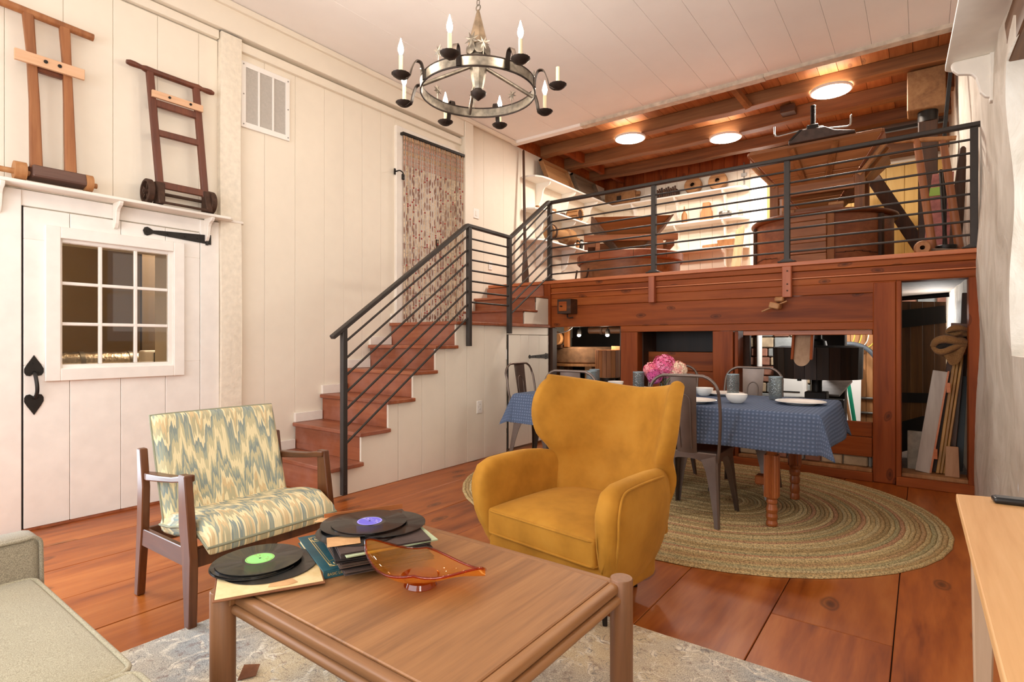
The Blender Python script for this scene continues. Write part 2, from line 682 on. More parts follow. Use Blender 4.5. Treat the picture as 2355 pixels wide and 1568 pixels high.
def lboard(y0, y1, z0, z1, mat=PAINT, t=0.02):
    MB().box(X1 - 0.005, X1 + t + random.uniform(-0.0015, 0.0015), y0 + 0.001, y1 - 0.001, z0, z1).build('plank', mat, wall_left, bevel=0.002)


ye = [-1.7, -1.3, -0.95, -0.62]
for a, b in zip(ye[:-1], ye[1:]):
    lboard(a, b, 0, 3.62)
ye = [-0.62, -0.3, 0.05, 0.30, 0.57, 0.85, 1.14, 1.42, 1.70, 1.99, 2.135]
for a, b in zip(ye[:-1], ye[1:]):
    lboard(a, b, 2.16, 3.615)
lboard(0.52, 0.80, 0, 2.16)
lboard(0.80, 0.905, 0, 2.16)
ye = [2.30, 2.53, 2.82, 3.12, 3.34, 3.56, 3.80, 4.0]
for a, b in zip(ye[:-1], ye[1:]):
    lboard(a, b, 0.0, 3.60)
lboard(4.0, 5.06, 3.50, 3.60)
ye = [5.20, 5.49, 5.91, 6.3, 6.7, 7.1, 7.5, 7.9, 8.3, 8.6, 8.9]
for a, b in zip(ye[:-1], ye[1:]):
    lboard(a, b, 1.25, 3.93)
# header beam along the ceiling, moulding under it, corner cove
tr = sroot('trim_1', 'cream painted header beam along the ceiling of the boarded wall')
MB().box(-4.56, -4.475, -1.7, 5.03, 3.70, 3.93).build('beam', PAINT, tr, bevel=0.004)
MB().box(-4.56, -4.515, -1.7, 2.13, 3.625, 3.69).build('moulding', PAINT, tr, bevel=0.003)
MB().box(-4.56, -4.515, 2.30, 5.03, 3.60, 3.675).build('moulding', PAINT, tr, bevel=0.003)
MB().box(-4.48, -4.445, -1.7, 6.1, 3.885, 3.935).build('cornice', PAINT, tr, bevel=0.004)
tr = sroot('trim_2', 'rough cream painted timber post beside the plank door')
p = MB()
p.grid(lambda u, v: (-4.497 + 0.004 * math.sin(9 * v) * math.sin(5 * u), 2.135 + 0.165 * u + 0.006 * math.sin(7 * v), 0.655 + 3.03 * v), 3, 24)
p.grid(lambda u, v: (-4.56 + 0.063 * u, 2.135 + 0.006 * math.sin(7 * v), 0.655 + 3.03 * v), 1, 24)
p.grid(lambda u, v: (-4.56 + 0.063 * u, 2.30 + 0.006 * math.sin(7 * v), 0.655 + 3.03 * v), 1, 24)
p.box(-4.56, -4.50, 2.137, 2.298, 0.655, 0.70)
POSTP = plain('pitted_cream_paint', 'e6dcca', 0.5, var=0.07, bump=0.5, scale=26)
p.build('post', POSTP, tr, smooth=40)
MB().box(-4.56, -4.53, 2.137, 2.30, 0.02, 0.64).build('board', PAINT, tr, bevel=0.003)
tr = sroot('trim_3', 'cream boxed corner post right of the bead curtain')
MB().box(-4.56, -4.47, 5.04, 5.20, 1.3, 3.93).build('post', PAINT, tr, bevel=0.006)
tr = sroot('trim_4', 'white door casing around the bead curtain doorway')
MB().box(-4.56, -4.515, 3.985, 4.075, 1.385, 3.52).build('casing', PAINT2, tr, bevel=0.004)
MB().box(-4.56, -4.515, 4.985, 5.045, 1.385, 3.52).build('casing', PAINT2, tr, bevel=0.004)
MB().box(-4.56, -4.518, 4.075, 4.985, 3.43, 3.52).build('casing', PAINT2, tr, bevel=0.004)
# the white inner door behind the beads
d3 = sroot('door_3', 'white boarded door behind the bead curtain')
for k in range(4):
    MB().box(-4.72, -4.69, 4.075 + 0.2275 * k, 4.075 + 0.2275 * (k + 1) - 0.004, 1.385, 3.43).build('plank', PAINT2, d3, bevel=0.003)
MB().box(-4.69, -4.66, 4.75, 4.78, 2.25, 2.42).build('handle', IRON, d3, bevel=0.004)
for z in (1.75, 2.05, 2.3):
    MB().box(-4.69, -4.68, 4.1, 4.96, z, z + 0.02).build('rail', PAINT2, d3)

# ---- glazed daylight door in the left wall (before the frame's edge)
d4 = sroot('door_4', 'white glazed door letting in daylight')
for (y0, y1, z0, z1) in [(-0.62, -0.52, 0, 2.12), (0.42, 0.52, 0, 2.12), (-0.52, 0.42, 2.02, 2.12), (-0.52, 0.42, 0.0, 0.14), (-0.52, 0.42, 1.0, 1.04), (-0.07, -0.03, 0.14, 2.02)]:
    MB().box(-4.70, -4.62, y0, y1, z0, z1).build('frame', PAINT2, d4, bevel=0.004)

# ---- front wall with windows behind the camera, right wall, cellar / loft back walls
fw = MB()
fw.box(-4.9, -3.9, -1.75, -1.6, -0.1, 4.0)
fw.box(-0.3, 0.95, -1.75, -1.6, -0.1, 4.0)
fw.box(-3.9, -0.3, -1.75, -1.6, -0.1, 1.0)
fw.box(-3.9, -0.3, -1.75, -1.6, 2.8, 4.0)
wall_front = struct('wall_front', fw, PAINT)
w1 = sroot('window_1', 'white framed front window')
for x in (-3.9, -3.0, -2.1, -1.2, -0.36):
    MB().box(x, x + 0.06, -1.72, -1.66, 1.0, 2.8).build('frame', PAINT2, w1)
for z in (1.0, 1.88, 2.74):
    MB().box(-3.9, -0.3, -1.72, -1.66, z, z + 0.06).build('frame', PAINT2, w1)


def rx(y):   # the old stone wall runs a little out of square
    return 0.345 + 0.03 * (5.6 - y)


def rwx(y, z):
    w = 0.016 * math.sin(2.1 * y + 0.8 * z) + 0.012 * math.sin(4.3 * z - 1.7 * y) + 0.006 * math.sin(11 * y + 7 * z)
    edge = 0.05 * math.sin(2.6 * z + 0.4) if y < 5.75 else 0
    return rx(y) + w + 0.012 * edge


def rwall_patch(mb, y0, y1, z0, z1, nu, nv):
    mb.grid(lambda u, v: (rwx(y0 + (y1 - y0) * u, z0 + (z1 - z0) * v), y0 + (y1 - y0) * u, z0 + (z1 - z0) * v), nu, nv)


rw = MB()
rwall_patch(rw, -1.75, -1.2, -0.1, 4.4, 6, 30)
rwall_patch(rw, -1.2, -0.2, -0.1, 1.0, 8, 10)  # wall left open for the added fill window
rwall_patch(rw, -1.2, -0.2, 2.6, 4.4, 8, 12)
rwall_patch(rw, -0.2, 2.9, -0.1, 4.4, 20, 30)
rwall_patch(rw, 4.0, 9.0, -0.1, 4.4, 40, 40)
rwall_patch(rw, 2.9, 4.0, -0.1, 1.12, 12, 12)
rwall_patch(rw, 2.9, 4.0, 2.72, 4.4, 12, 14)
def reveal(f, nu, nv):
    def g(u, v):
        y, z = f(v)
        q = u ** 1.5
        dy = (0.05 * u if y > 3.95 else (-0.05 * u if y < 2.95 else 0))
        return (rwx(y, z) * (1 - q) + 0.93 * q, y + dy, z)
    rw.grid(g, nu, nv)


reveal(lambda v: (4.0, 1.12 + 1.60 * v), 8, 14)
reveal(lambda v: (2.9, 1.12 + 1.60 * v), 8, 14)
reveal(lambda v: (2.9 + 1.10 * v, 1.12), 8, 12)
reveal(lambda v: (2.9 + 1.10 * v, 2.72), 8, 14)
rw.box(0.92, 0.99, -1.75, 2.85, -0.1, 4.4)
for (za_, zb_) in ((1.0, 1.0), (2.6, 2.6)):
    rw.grid(lambda u, v, z=za_: (0.5 + 0.42 * u, -1.2 + v, z), 2, 4)
for ya_ in (-1.2, -0.2):
    rw.grid(lambda u, v, y=ya_: (0.5 + 0.42 * u, y, 1.0 + 1.6 * v), 2, 4)
rw.box(0.92, 0.99, 4.3, 9.1, -0.1, 4.4)
rw.box(0.92, 0.99, 2.8, 4.35, -0.1, 1.2)
rw.box(0.92, 0.99, 2.8, 4.35, 2.75, 4.4)
wall_right = struct('wall_right', rw, PLASTER, smooth=50)
w6 = sroot('added_window_6', 'unseen white framed window added in the plaster wall to brighten the stair side')  # added window, out of view, framing the extra fill light
for (a, b, c, d) in [(-1.2, -1.14, 1.0, 2.6), (-0.26, -0.2, 1.0, 2.6), (-1.2, -0.2, 1.0, 1.06), (-1.2, -0.2, 2.54, 2.6), (-1.2, -0.2, 1.78, 1.82)]:
    MB().box(0.78, 0.84, a, b, c, d).build('frame', PAINT2, w6)
w2 = sroot('window_2', 'deep window niche in the plaster wall')
for (a, b, c, d) in [(2.85, 2.92, 1.15, 2.8), (4.22, 4.29, 1.15, 2.8), (3.54, 3.6, 1.15, 2.8), (2.85, 4.29, 1.12, 1.2), (2.85, 4.29, 2.72, 2.8), (2.85, 4.29, 1.93, 1.98)]:
    MB().box(0.90, 0.96, a, b, c, d).build('frame', PAINT2, w2)
MB().bar((rx(4.2) + 0.19, 4.21, 2.845), (rx(2.7) + 0.19, 2.7, 2.845), 0.42, 0.26).build('lintel', DARKWY, w2, bevel=0.01)

# ---- boarded white ceiling of the main room; the loft bay behind keeps its joists
ceiling = struct('ceiling', MB().box(-4.9, 0.95, -1.75, 6.1, 3.975, 4.06), DARKGAP)
xe = [0.75, 0.47, 0.19, -0.09, -0.37, -0.66, -0.95, -1.25, -1.55, -1.86, -2.2, -2.6, -3.2, -3.8, -4.57]
for a, b in zip(xe[1:], xe[:-1]):
    MB().box(a + 0.001, b - 0.001, -1.7, 6.12, 3.94, 3.98).build('plank', CEILP, ceiling, bevel=0.0018)
tr = sroot('trim_5', 'weathered white edge board where the ceiling ends before the loft')
EDGEB = plain('weathered_white_board', 'c9bcab', 0.7, var=0.2, bump=0.2, scale=14)
MB().box(-4.53, -3.45, 6.06, 6.16, 3.905, 3.995).build('edge_board', CEILP, tr, bevel=0.004)
MB().box(-3.45, -1.3, 6.06, 6.165, 3.90, 3.995).build('edge_board', EDGEB, tr, bevel=0.004)
MB().box(-1.3, 0.5, 6.06, 6.16, 3.905, 3.995).build('edge_board', EDGEB, tr, bevel=0.004)

# ---- loft ceiling: plank deck on joists
ceiling2 = struct('ceiling_loft', MB().box(-4.9, 0.95, 6.1, 9.2, 4.115, 4.20), DARKGAP)
x = -4.55
while x < 0.6:
    w = random.uniform(0.17, 0.25)
    MB().box(x + 0.002, x + w - 0.002, 6.1, 8.95, 4.08 + random.uniform(0, 0.004), 4.12).build('plank', CEILW, ceiling2)
    x += w
for y, zb in ((6.79, 3.935), (7.47, 3.91), (8.30, 3.935)):
    n = 26
    rings = []
    for i in range(n + 1):
        t = i / n
        X = -4.56 + 5.05 * t
        a = 0.010 * math.sin(9 * t + y) + 0.006 * math.sin(31 * t)
        c = 0.008 * math.sin(7 * t + 2 * y)
        rings.append([(X, y + c, zb + a), (X, y + 0.145 + c, zb + a), (X, y + 0.145 + c, 4.085), (X, y + c, 4.085)])
    jb = MB().loft(rings)
    jb.build('joist', JOIST, ceiling2, bevel=0.008)
for X, y in ((-4.2, 6.93), (-4.22, 7.62), (-4.18, 8.44)):
    MB().box(X - 0.03, X + 0.03, y, y + (0.55 if y < 8.4 else 0.4), 3.95, 4.085).build('blocking', FACEZ, ceiling2)
MB().obox((-1.30, 7.38, 4.01), (0.16, 0.16, 0.09)).build('block', DARKW, ceiling2, bevel=0.005)
MB().bar((-1.60, 6.72, 3.9), (-1.72, 6.5, 4.08), 0.07, 0.05).build('strut', HOPPERZ, ceiling2)

# ---- loft floor and its back wall
loft_floor = struct('floor_loft', MB().box(-4.57, 0.5, 5.66, 9.1, 1.80, 1.885), DARKGAP)
x = -4.55
while x < 0.40:
    w = min(random.uniform(0.2, 0.28), 0.42 - x)
    MB().box(x + 0.0015, x + w - 0.0015, 5.64, 8.95, 1.88, 1.915).build('plank', FLOORW, loft_floor)
    x += w
wb = MB()
wb.box(-4.8, -2.10, 8.9, 9.1, 1.8, 4.25)
wb.box(-2.10, -1.83, 8.9, 9.1, 3.75, 4.25)
wb.box(-1.83, 0.9, 8.9, 9.1, 1.8, 4.25)
wall_back = struct('wall_back_loft', wb, PAINT)
x = -4.56
while x < -2.12:
    w = min(0.19, -2.10 - x)
    MB().box(x + 0.0015, x + w - 0.0015, 8.875, 8.905, 1.9, 3.865).build('plank', PAINT, wall_back, bevel=0.003)
    MB().box(x + 0.0015, x + w - 0.0015, 8.865, 8.905, 3.87, 4.2).build('plank', FACEZ, wall_back, bevel=0.003)
    x += w
x = -1.78
while x < 0.4:
    w = 0.2
    MB().box(x + 0.0015, x + w - 0.0015, 8.872, 8.905, 1.9, 3.55).build('plank', YELLOWP, wall_back, bevel=0.003)
    x += w
MB().box(-1.84, -1.77, 8.80, 8.905, 1.9, 3.72).build('casing', YELLOWP, wall_back)
MB().box(-1.70, -1.45, 8.6, 8.87, 1.9, 3.3).build('corner_post', DARKWZ, wall_back)
MB().box(-1.78, 0.5, 8.74, 8.86, 3.99, 4.12).build('steel_beam', plain('grey_painted_steel', '8e8a86', 0.5, 0.2), wall_back)
MB().box(-1.78, 0.5, 8.70, 8.87, 3.62, 3.92).build('header_board', JOIST, wall_back)
w3 = sroot('window_3', 'bright daylit doorway at the back of the loft')
MB().box(-2.11, -1.83, 9.0, 9.04, 1.9, 3.76).build('pane', SKY, w3)
MB().box(-2.11, -1.83, 8.93, 8.97, 3.70, 3.76).build('frame', PAINT2, w3)

# ---- cellar space under the loft
MB().box(-4.575, -4.54, 6.17, 8.95, 3.925, 4.25).build('end_board', FACEX, ceiling2)

# ---- cellar
cb = MB()
cb.box(-4.8, 0.95, 9.0, 9.2, -0.1, 1.85)
STONE = plain('cellar_stone', '9a8b7a', 0.9, var=0.3, bump=0.6, scale=7)
wall_cellar = struct('wall_back_cellar', cb, STONE)
cf = struct('floor_cellar', MB().box(-4.57, 0.45, 5.72, 9.1, -0.14, 0.0), plain('cellar_floor', '4a382b', 0.9, var=0.3))
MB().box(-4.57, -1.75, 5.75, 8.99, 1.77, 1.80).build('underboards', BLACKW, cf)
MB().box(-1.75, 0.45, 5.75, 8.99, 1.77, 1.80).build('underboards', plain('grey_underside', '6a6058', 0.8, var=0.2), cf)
STONES = [plain('stone_tan', 'b09a7e', 0.9, var=0.2, bump=0.5, scale=12), plain('stone_grey', '8f918f', 0.9, var=0.2, bump=0.5, scale=12), plain('stone_red', '9a6a56', 0.9, var=0.25, bump=0.5, scale=12)]
# stone courses seen past the gear: left of the cellar window, and beside the far door
for (xa, xb, za, zb) in [(-2.7, -0.98, 0.2, 1.72), (-0.22, 0.42, 0.2, 1.72)]:
    z = za
    while z < zb:
        h = random.uniform(0.09, 0.17)
        x = xa + random.uniform(-0.1, 0)
        while x < xb:
            w = random.uniform(0.16, 0.34)
            x1_ = min(x + w, xb)
            if x1_ - x > 0.05:
                MB().box(x + 0.008, x1_ - 0.008, 8.93 - random.uniform(0, 0.03), 9.02, z + 0.008, z + h - 0.008).build('stone', random.choice(STONES), wall_cellar, bevel=0.012)
            x += w
        z += h
x = -0.97
while x < -0.25:
    MB().box(x + 0.002, x + 0.178, 8.93, 9.0, 0.05, 1.75).build('plank', TANW, wall_cellar, bevel=0.003)
    x += 0.18
# ================================================================== LOFT FRONT (Y = 5.58): stained pine over posts
YF = 5.58
lf = sroot('wall_loft_front', 'red-brown stained pine front of the raised loft with four openings')


def fx(n, x0, x1, y0, y1, z0, z1, m=FACEX, bv=0.004):
    return MB().box(x0, x1, y0, y1, z0, z1).build(n, m, lf, bevel=bv)


fx('edge_board', -4.53, 0.40, YF - 0.025, YF + 0.08, 1.885, 1.922, EDGEX)
fx('fascia_board', -3.60, 0.39, YF - 0.005, YF + 0.04, 1.835, 1.885)
fx('moulding', -3.585, 0.39, YF + 0.008, YF + 0.05, 1.778, 1.833)
fx('moulding', -3.585, 0.39, YF - 0.002, YF + 0.05, 1.765, 1.778, EDGEX, 0.003)
fx('plank', -3.585, 0.385, YF + 0.015, YF + 0.06, 1.706, 1.764)
fx('plank', -3.585, -0.17, YF + 0.015, YF + 0.06, 1.614, 1.705)
fx('plank', -3.585, -0.17, YF + 0.018, YF + 0.065, 1.366, 1.612)
fx('plank', -2.675, -0.17, YF + 0.018, YF + 0.065, 1.30, 1.365)
fx('post', -3.665, -3.575, YF - 0.02, YF + 0.10, 1.36, 1.884, FACEZ)
fx('post', -3.625, -3.565, YF + 0.02, YF + 0.12, 0.0, 1.36, DARKWZ)
fx('post', -2.675, -2.475, YF + 0.02, YF + 0.17, 0.0, 1.298, FACEZ)
fx('post', -1.675, -1.48, YF + 0.02, YF + 0.20, 0.0, 1.298, FACEZ)
fx('post', -0.335, -0.17, YF + 0.01, YF + 0.18, 0.0, 1.70, FACEZ, 0.008)
fx('jamb', -0.170, -0.135, YF + 0.00, YF + 0.20, 0.07, 1.70, FACEZ)
fx('post', 0.295, 0.385, YF + 0.00, YF + 0.22, 0.0, 1.70, FACEZ)
fx('lintel', -0.17, 0.385, YF + 0.02, YF + 0.20, 1.70, 1.76)
fx('sill', -0.17, 0.385, YF - 0.02, YF + 0.25, 0.0, 0.075)
fx('sill', -0.135, 0.295, YF + 0.02, YF + 0.25, 0.075, 0.105, TANW)
# recess 2: boarded back with a dark hollow above
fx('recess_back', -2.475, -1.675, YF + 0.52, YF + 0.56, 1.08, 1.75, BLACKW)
for k, (a, b) in enumerate([(0.88, 1.08), (0.66, 0.875), (0.44, 0.655), (0.2, 0.435)]):
    fx('plank', -2.475, -1.675, YF + 0.30 + 0.01 * (k % 2), YF + 0.36, a, b)
fx('side_board', -2.50, -2.465, YF + 0.15, YF + 0.56, 0.0, 1.75, DARKWZ)
fx('side_board', -1.685, -1.65, YF + 0.19, YF + 0.56, 0.0, 1.75, DARKWZ)
fx('block', -2.27, -2.20, YF + 0.26, YF + 0.31, 0.85, 0.98, FACEZ)
# opening 3: inner frame and low boards
fx('jamb', -1.475, -1.44, YF + 0.05, YF + 0.25, 0.0, 1.298, FACEZ)
fx('upright', -1.475, -1.405, YF + 0.35, YF + 0.42, 0.0, 1.26, DARKWZ)
fx('head_board', -1.40, -0.34, YF + 0.08, YF + 0.16, 1.255, 1.30, EDGEX)
fx('plank', -1.43, -0.34, YF + 0.06, YF + 0.11, 0.372, 0.498)
fx('plank', -1.43, -0.34, YF + 0.055, YF + 0.11, 0.20, 0.368)
fx('ledge', -1.43, -0.34, YF + 0.02, YF + 0.18, 0.075, 0.105, TANW)
fx('baseboard', -1.48, -0.335, YF + 0.0, YF + 0.05, 0.0, 0.075)
fx('baseboard', -2.475, -1.675, YF + 0.02, YF + 0.05, 0.0, 0.075)
x = -1.43
while x < -0.36:
    w = random.uniform(0.12, 0.22)
    MB().box(x + 0.004, min(x + w, -0.34) - 0.004, YF + 0.07, YF + 0.14, 0.108, 0.196).build('stone', random.choice(STONES), lf, bevel=0.01)
    x += w
# hanging blocks under the rail posts
t = thing('hanging_block', 'square red-brown pine block under the middle-left rail post', 'wood block', (-2.29, YF, 1.60), group='pine blocks under the rail posts')
MB().box(-2.325, -2.258, YF - 0.05, YF + 0.012, 1.605, 1.885).build('body', wood('redder_block', ['8a4428', 'a55a3a', 'b06644'], 'z', 0.5, grain=10), t, bevel=0.006)
t = thing('hanging_block', 'square red-brown pine block with two bolts under the right-hand inner rail post', 'wood block', (-0.99, YF, 1.60), group='pine blocks under the rail posts')
MB().box(-1.03, -0.952, YF - 0.05, YF + 0.012, 1.60, 1.885).build('body', bpy.data.materials['redder_block'], t, bevel=0.006)
for z in (1.66, 1.72, 1.84):
    MB().cyl((-0.985, YF - 0.056, z), (-0.985, YF - 0.048, z), 0.007, n=8).build('bolt', RUST, t)
# square wooden box with a nail, far left of the beam
t = thing('beam_end_box', 'small dark wooden box with a nail on the beam over the left opening', 'box', (-3.3, YF, 1.5))
MB().box(-3.40, -3.22, YF - 0.14, YF + 0.018, 1.515, 1.685).build('body', DARKW, t, bevel=0.004)
MB().box(-3.375, -3.27, YF - 0.15, YF - 0.13, 1.545, 1.655).build('face_plate', FACEX, t, bevel=0.004)
MB().cyl((-3.33, YF - 0.19, 1.60), (-3.33, YF - 0.14, 1.60), 0.008, n=8).build('nail', RUST, t)
MB().sweep(spline([(-3.33, YF - 0.03, 1.515), (-3.30, YF - 0.06, 1.47), (-3.25, YF - 0.03, 1.475)]), 0.009, 6).build('hook', RUST, t, smooth=60)
# wooden peg-and-block latch on the beam
t = thing('peg_latch', 'wooden block latch with a crossing peg on the beam above the gear', 'latch', (-1.07, YF, 1.5))
MB().obox((-1.055, YF - 0.02, 1.585), (0.075, 0.08, 0.045)).build('upper_block', TANW, t, bevel=0.01)
MB().obox((-1.085, YF - 0.05, 1.525), (0.09, 0.12, 0.055), (0, 0.25, 0)).build('block', TANW, t, bevel=0.008)
MB().bar((-1.20, YF - 0.06, 1.475), (-0.985, YF - 0.06, 1.565), 0.018, 0.014).build('peg', TANW, t, bevel=0.003)

# ================================================================== STAIRCASE
st = thing('staircase', 'red-brown wooden staircase with white boarded side climbing the left wall', 'stairs', (-4.0, 2.5, 0))
ZT = [0.233, 0.467, 0.700, 0.932, 1.160, 1.392]
YR = [2.53, 2.81, 3.09, 3.37, 3.65, 3.93]
for i, z in enumerate(ZT):
    z0 = ZT[i - 1] if i else 0.0
    MB().box(-4.535, -3.62, YR[i], YR[i] + 0.02, z0, z - 0.03).build('riser', STAIRW, st, bevel=0.002)
    yb = YR[i + 1] + 0.005 if i < 5 else 5.56
    MB().box(-4.535, -3.572, YR[i] - 0.03, yb, z - 0.032, z).build('tread', STAIRW, st, bevel=0.006, seg=2)
    if i < 5:
        MB().box(-4.548, -4.515, YR[i] - 0.01, YR[i] + 0.27, z + 0.001, z + 0.085).build('skirting_block', PAINT2, st, bevel=0.003)
MB().box(-4.548, -4.515, 3.92, 3.985, 1.393, 1.49).build('skirting_block', PAINT2, st, bevel=0.003)
for i, (y, z0, z1, xr) in enumerate([(5.06, 1.392, 1.56, -3.625), (5.30, 1.56, 1.735, -3.625), (5.54, 1.735, 1.90, -3.66)]):
    MB().box(-4.535, xr, y, y + 0.02, z0, z1 - 0.025).build('riser', STAIRW, st, bevel=0.002)
    if i < 2:
        MB().box(-4.535, xr + 0.03, y - 0.03, y + 0.27, z1 - 0.026, z1).build('tread', STAIRW, st, bevel=0.006, seg=2)
# white boards filling the step ends of the upper flight
MB().prism([(5.08, 1.395), (5.08, 1.53), (5.32, 1.53), (5.32, 1.705), (5.56, 1.705), (5.56, 1.395)], 'x', -3.62, -3.60).build('end_board', PAINT, st, bevel=0.002)
# boarded side, stepped under the treads
jn = [2.53, 2.81, 3.09, 3.20, 3.37, 3.48, 3.65, 3.93, 4.09, 4.36, 4.735]
grp = [(2.53, 3.20), (3.20, 3.48), (3.48, 3.78), (3.78, 4.09), (4.09, 4.36), (4.36, 4.735)]


def topz(y):
    z = ZT[0]
    for a, b in zip(YR, ZT):
        if y >= a - 1e-6:
            z = b
    return z - 0.033


for a, b in grp:
    ys = [a + 0.002] + [y for y in YR if a + 0.01 < y < b - 0.01] + [b - 0.002]
    poly = [(ys[0], 0.0)]
    for y0, y1 in zip(ys[:-1], ys[1:]):
        poly += [(y0, topz(y0)), (y1, topz(y0))]
    poly.append((ys[-1], 0.0))
    MB().prism(poly, 'x', -3.625, -3.603).build('side_plank', PAINT, st, bevel=0.002)
MB().box(-3.625, -3.603, 4.74, 5.56, 1.272, 1.358).build('side_plank', PAINT, st, bevel=0.002)
MB().box(-3.62, -3.60, 4.72, 4.74, 1.0, 1.11).build('door_stop', PAINT2, st, bevel=0.002)
# cupboard door below the landing
d2 = sroot('door_2', 'small white boarded cupboard door under the stair landing')
for a, b in zip([4.762, 4.99, 5.15, 5.36], [4.99, 5.15, 5.36, 5.565]):
    MB().box(-3.622, -3.600, a + 0.0015, b - 0.0015, 0.03, 1.266).build('plank', PAINT, d2, bevel=0.002)
MB().box(-3.60, -3.597, 4.742, 4.762, 0.03, 1.27).build('gap', DARKGAP, d2)


def strap(z, ya, yb, x, name, parent):
    m = MB()
    L = yb - ya
    pts = [(ya, z), (ya + 0.02, z + 0.022), (ya + 0.045, z + 0.007), (ya + 0.06, z + 0.012), (yb - 0.07, z + 0.024), (yb - 0.045, z + 0.036), (yb - 0.03, z + 0.024), (yb - 0.028, z + 0.03), (yb, z + 0.03)]
    poly = pts + [(p[0], 2 * z - p[1]) for p in reversed(pts[1:])]
    m.prism(poly, 'x', x, x + 0.008)
    for k in range(4):
        y = ya + 0.03 + (L - 0.08) * k / 3
        m.cyl((x + 0.006, y, z), (x + 0.013, y, z), 0.006, n=6)
    m.build(name, IRON, parent)


strap(1.02, 5.14, 5.545, -3.598, 'strap_hinge', d2)
strap(0.28, 5.14, 5.545, -3.598, 'strap_hinge', d2)

# ================================================================== METAL RAILINGS
XR = -3.55
sr = thing('stair_railing', 'dark bronze metal railing with slanting bars up the staircase', 'railing', (XR, 2.6, 0))


def box_post(x, y, z0, z1, w, name, par):
    MB().box(x - w / 2, x + w / 2, y - w / 2, y + w / 2, z0, z1).build(name, RAILM, par, bevel=0.003)


box_post(XR, 2.606, 0.02, 1.30, 0.042, 'post', sr)
box_post(XR, 4.058, 1.15, 2.31, 0.045, 'post', sr)
box_post(XR, 4.715, 1.28, 2.30, 0.045, 'post', sr)
for z in (0.05, 0.10):
    MB().cyl((XR + 0.021, 2.606, z), (XR + 0.028, 2.606, z), 0.008, n=8).build('bolt', RAILM, sr)
hr = MB()
hr.bar((XR, 2.50, 1.225), (XR, 4.03, 2.325), 0.05, 0.034)
hr.bar((XR, 4.02, 2.325), (XR, 4.74, 2.312), 0.05, 0.034)
hr.bar((XR, 4.72, 2.306), (XR - 0.02, 5.52, 2.862), 0.05, 0.034)
hr.build('handrail', RAILM, sr, bevel=0.006)
for k in range(7):
    z0, z1 = 1.186 - 0.131 * k, 2.232 - 0.133 * k
    MB().cyl((XR, 2.61, z0), (XR, 4.05, z1), 0.0095, n=8).build('bar', RAILM, sr, smooth=60)
for k in range(8):
    z0 = 2.205 - 0.104 * k
    if k < 7:
        MB().cyl((XR, 4.06, z0), (XR, 4.71, z0 - 0.003), 0.0095, n=8).build('bar', RAILM, sr, smooth=60)
    dz = 0.62 - 0.01 * k
    MB().cyl((XR, 4.72, 2.20 - 0.103 * k), (XR - 0.02, 5.55, 2.83 - 0.12 * k), 0.0095, n=8).build('bar', RAILM, sr, smooth=60)

lr = thing('loft_railing', 'dark bronze metal railing with level bars along the loft edge', 'railing', (-1.6, YF, 1.92))
YL = 5.60
for x, zt in ((-3.605, 2.85), (-2.288, 2.855), (-0.998, 2.86), (0.328, 2.865)):
    box_post(x, YL, 1.925, zt, 0.048, 'post', lr)
    MB().box(x - 0.075, x + 0.075, YL - 0.05, YL + 0.05, 1.924, 1.936).build('base_plate', RAILM, lr, bevel=0.003)
    MB().prism([(x - 0.06, 1.936), (x + 0.06, 1.936), (x + 0.03, 1.955), (x - 0.03, 1.955)], 'y', YL - 0.04, YL + 0.04).build('base_cap', RAILM, lr)
MB().bar((-3.65, YL, 2.868), (0.375, YL, 2.888), 0.055, 0.036, up=(0, 0, 1)).build('handrail', RAILM, lr, bevel=0.006)
for k in range(8):
    MB().cyl((-3.605, YL, 2.742 - 0.1055 * k), (0.328, YL, 2.778 - 0.1065 * k), 0.0095, n=8).build('bar', RAILM, lr, smooth=60)
# ================================================================== PLANK DOOR WITH NINE PANES (left wall)
d1 = sroot('door_1', 'wide white plank door with a nine-pane window and black iron hardware')
XD = -4.528
DOORP = plain('white_door_paint', 'ece7e0', 0.45, var=0.04, bump=0.06, scale=9)
dy = [0.935, 1.17, 1.46, 1.745, 1.99]
for k in range(4):
    a, b = dy[k], dy[k + 1]
    # boards above, below and beside the window hole
    segs = []
    lo, hi = 1.045, 1.845
    if b <= 1.12 or a >= 1.79:
        segs = [(a, b, 0.015, 2.045)]
    else:
        segs = [(a, b, 0.015, lo), (a, b, hi, 2.045)]
        if a < 1.12:
            segs.append((a, 1.12, lo, hi))
        if b > 1.775:
            segs.append((1.775, b, lo, hi))
    for (p_, q_, z0, z1) in segs:
        MB().box(-4.57, XD, p_ + 0.0015, q_ - 0.0015, z0, z1).build('plank', DOORP, d1, bevel=0.003)
MB().box(-4.575, -4.545, 0.925, 0.937, 0.0, 2.06).build('gap', DARKGAP, d1)
MB().box(-4.57, -4.525, 1.992, 2.135, 0.0, 2.15).build('jamb', DOORP, d1, bevel=0.003)
MB().box(-4.57, -4.525, 0.80, 0.925, 0.0, 2.15).build('jamb', DOORP, d1, bevel=0.003)
MB().box(-4.57, -4.54, 0.80, 2.135, 2.055, 2.155).build('head_board', DOORP, d1, bevel=0.003)
MB().box(-4.56, XD + 0.004, 0.93, 2.0, 0.0, 0.014).build('threshold', STAIRW, d1)
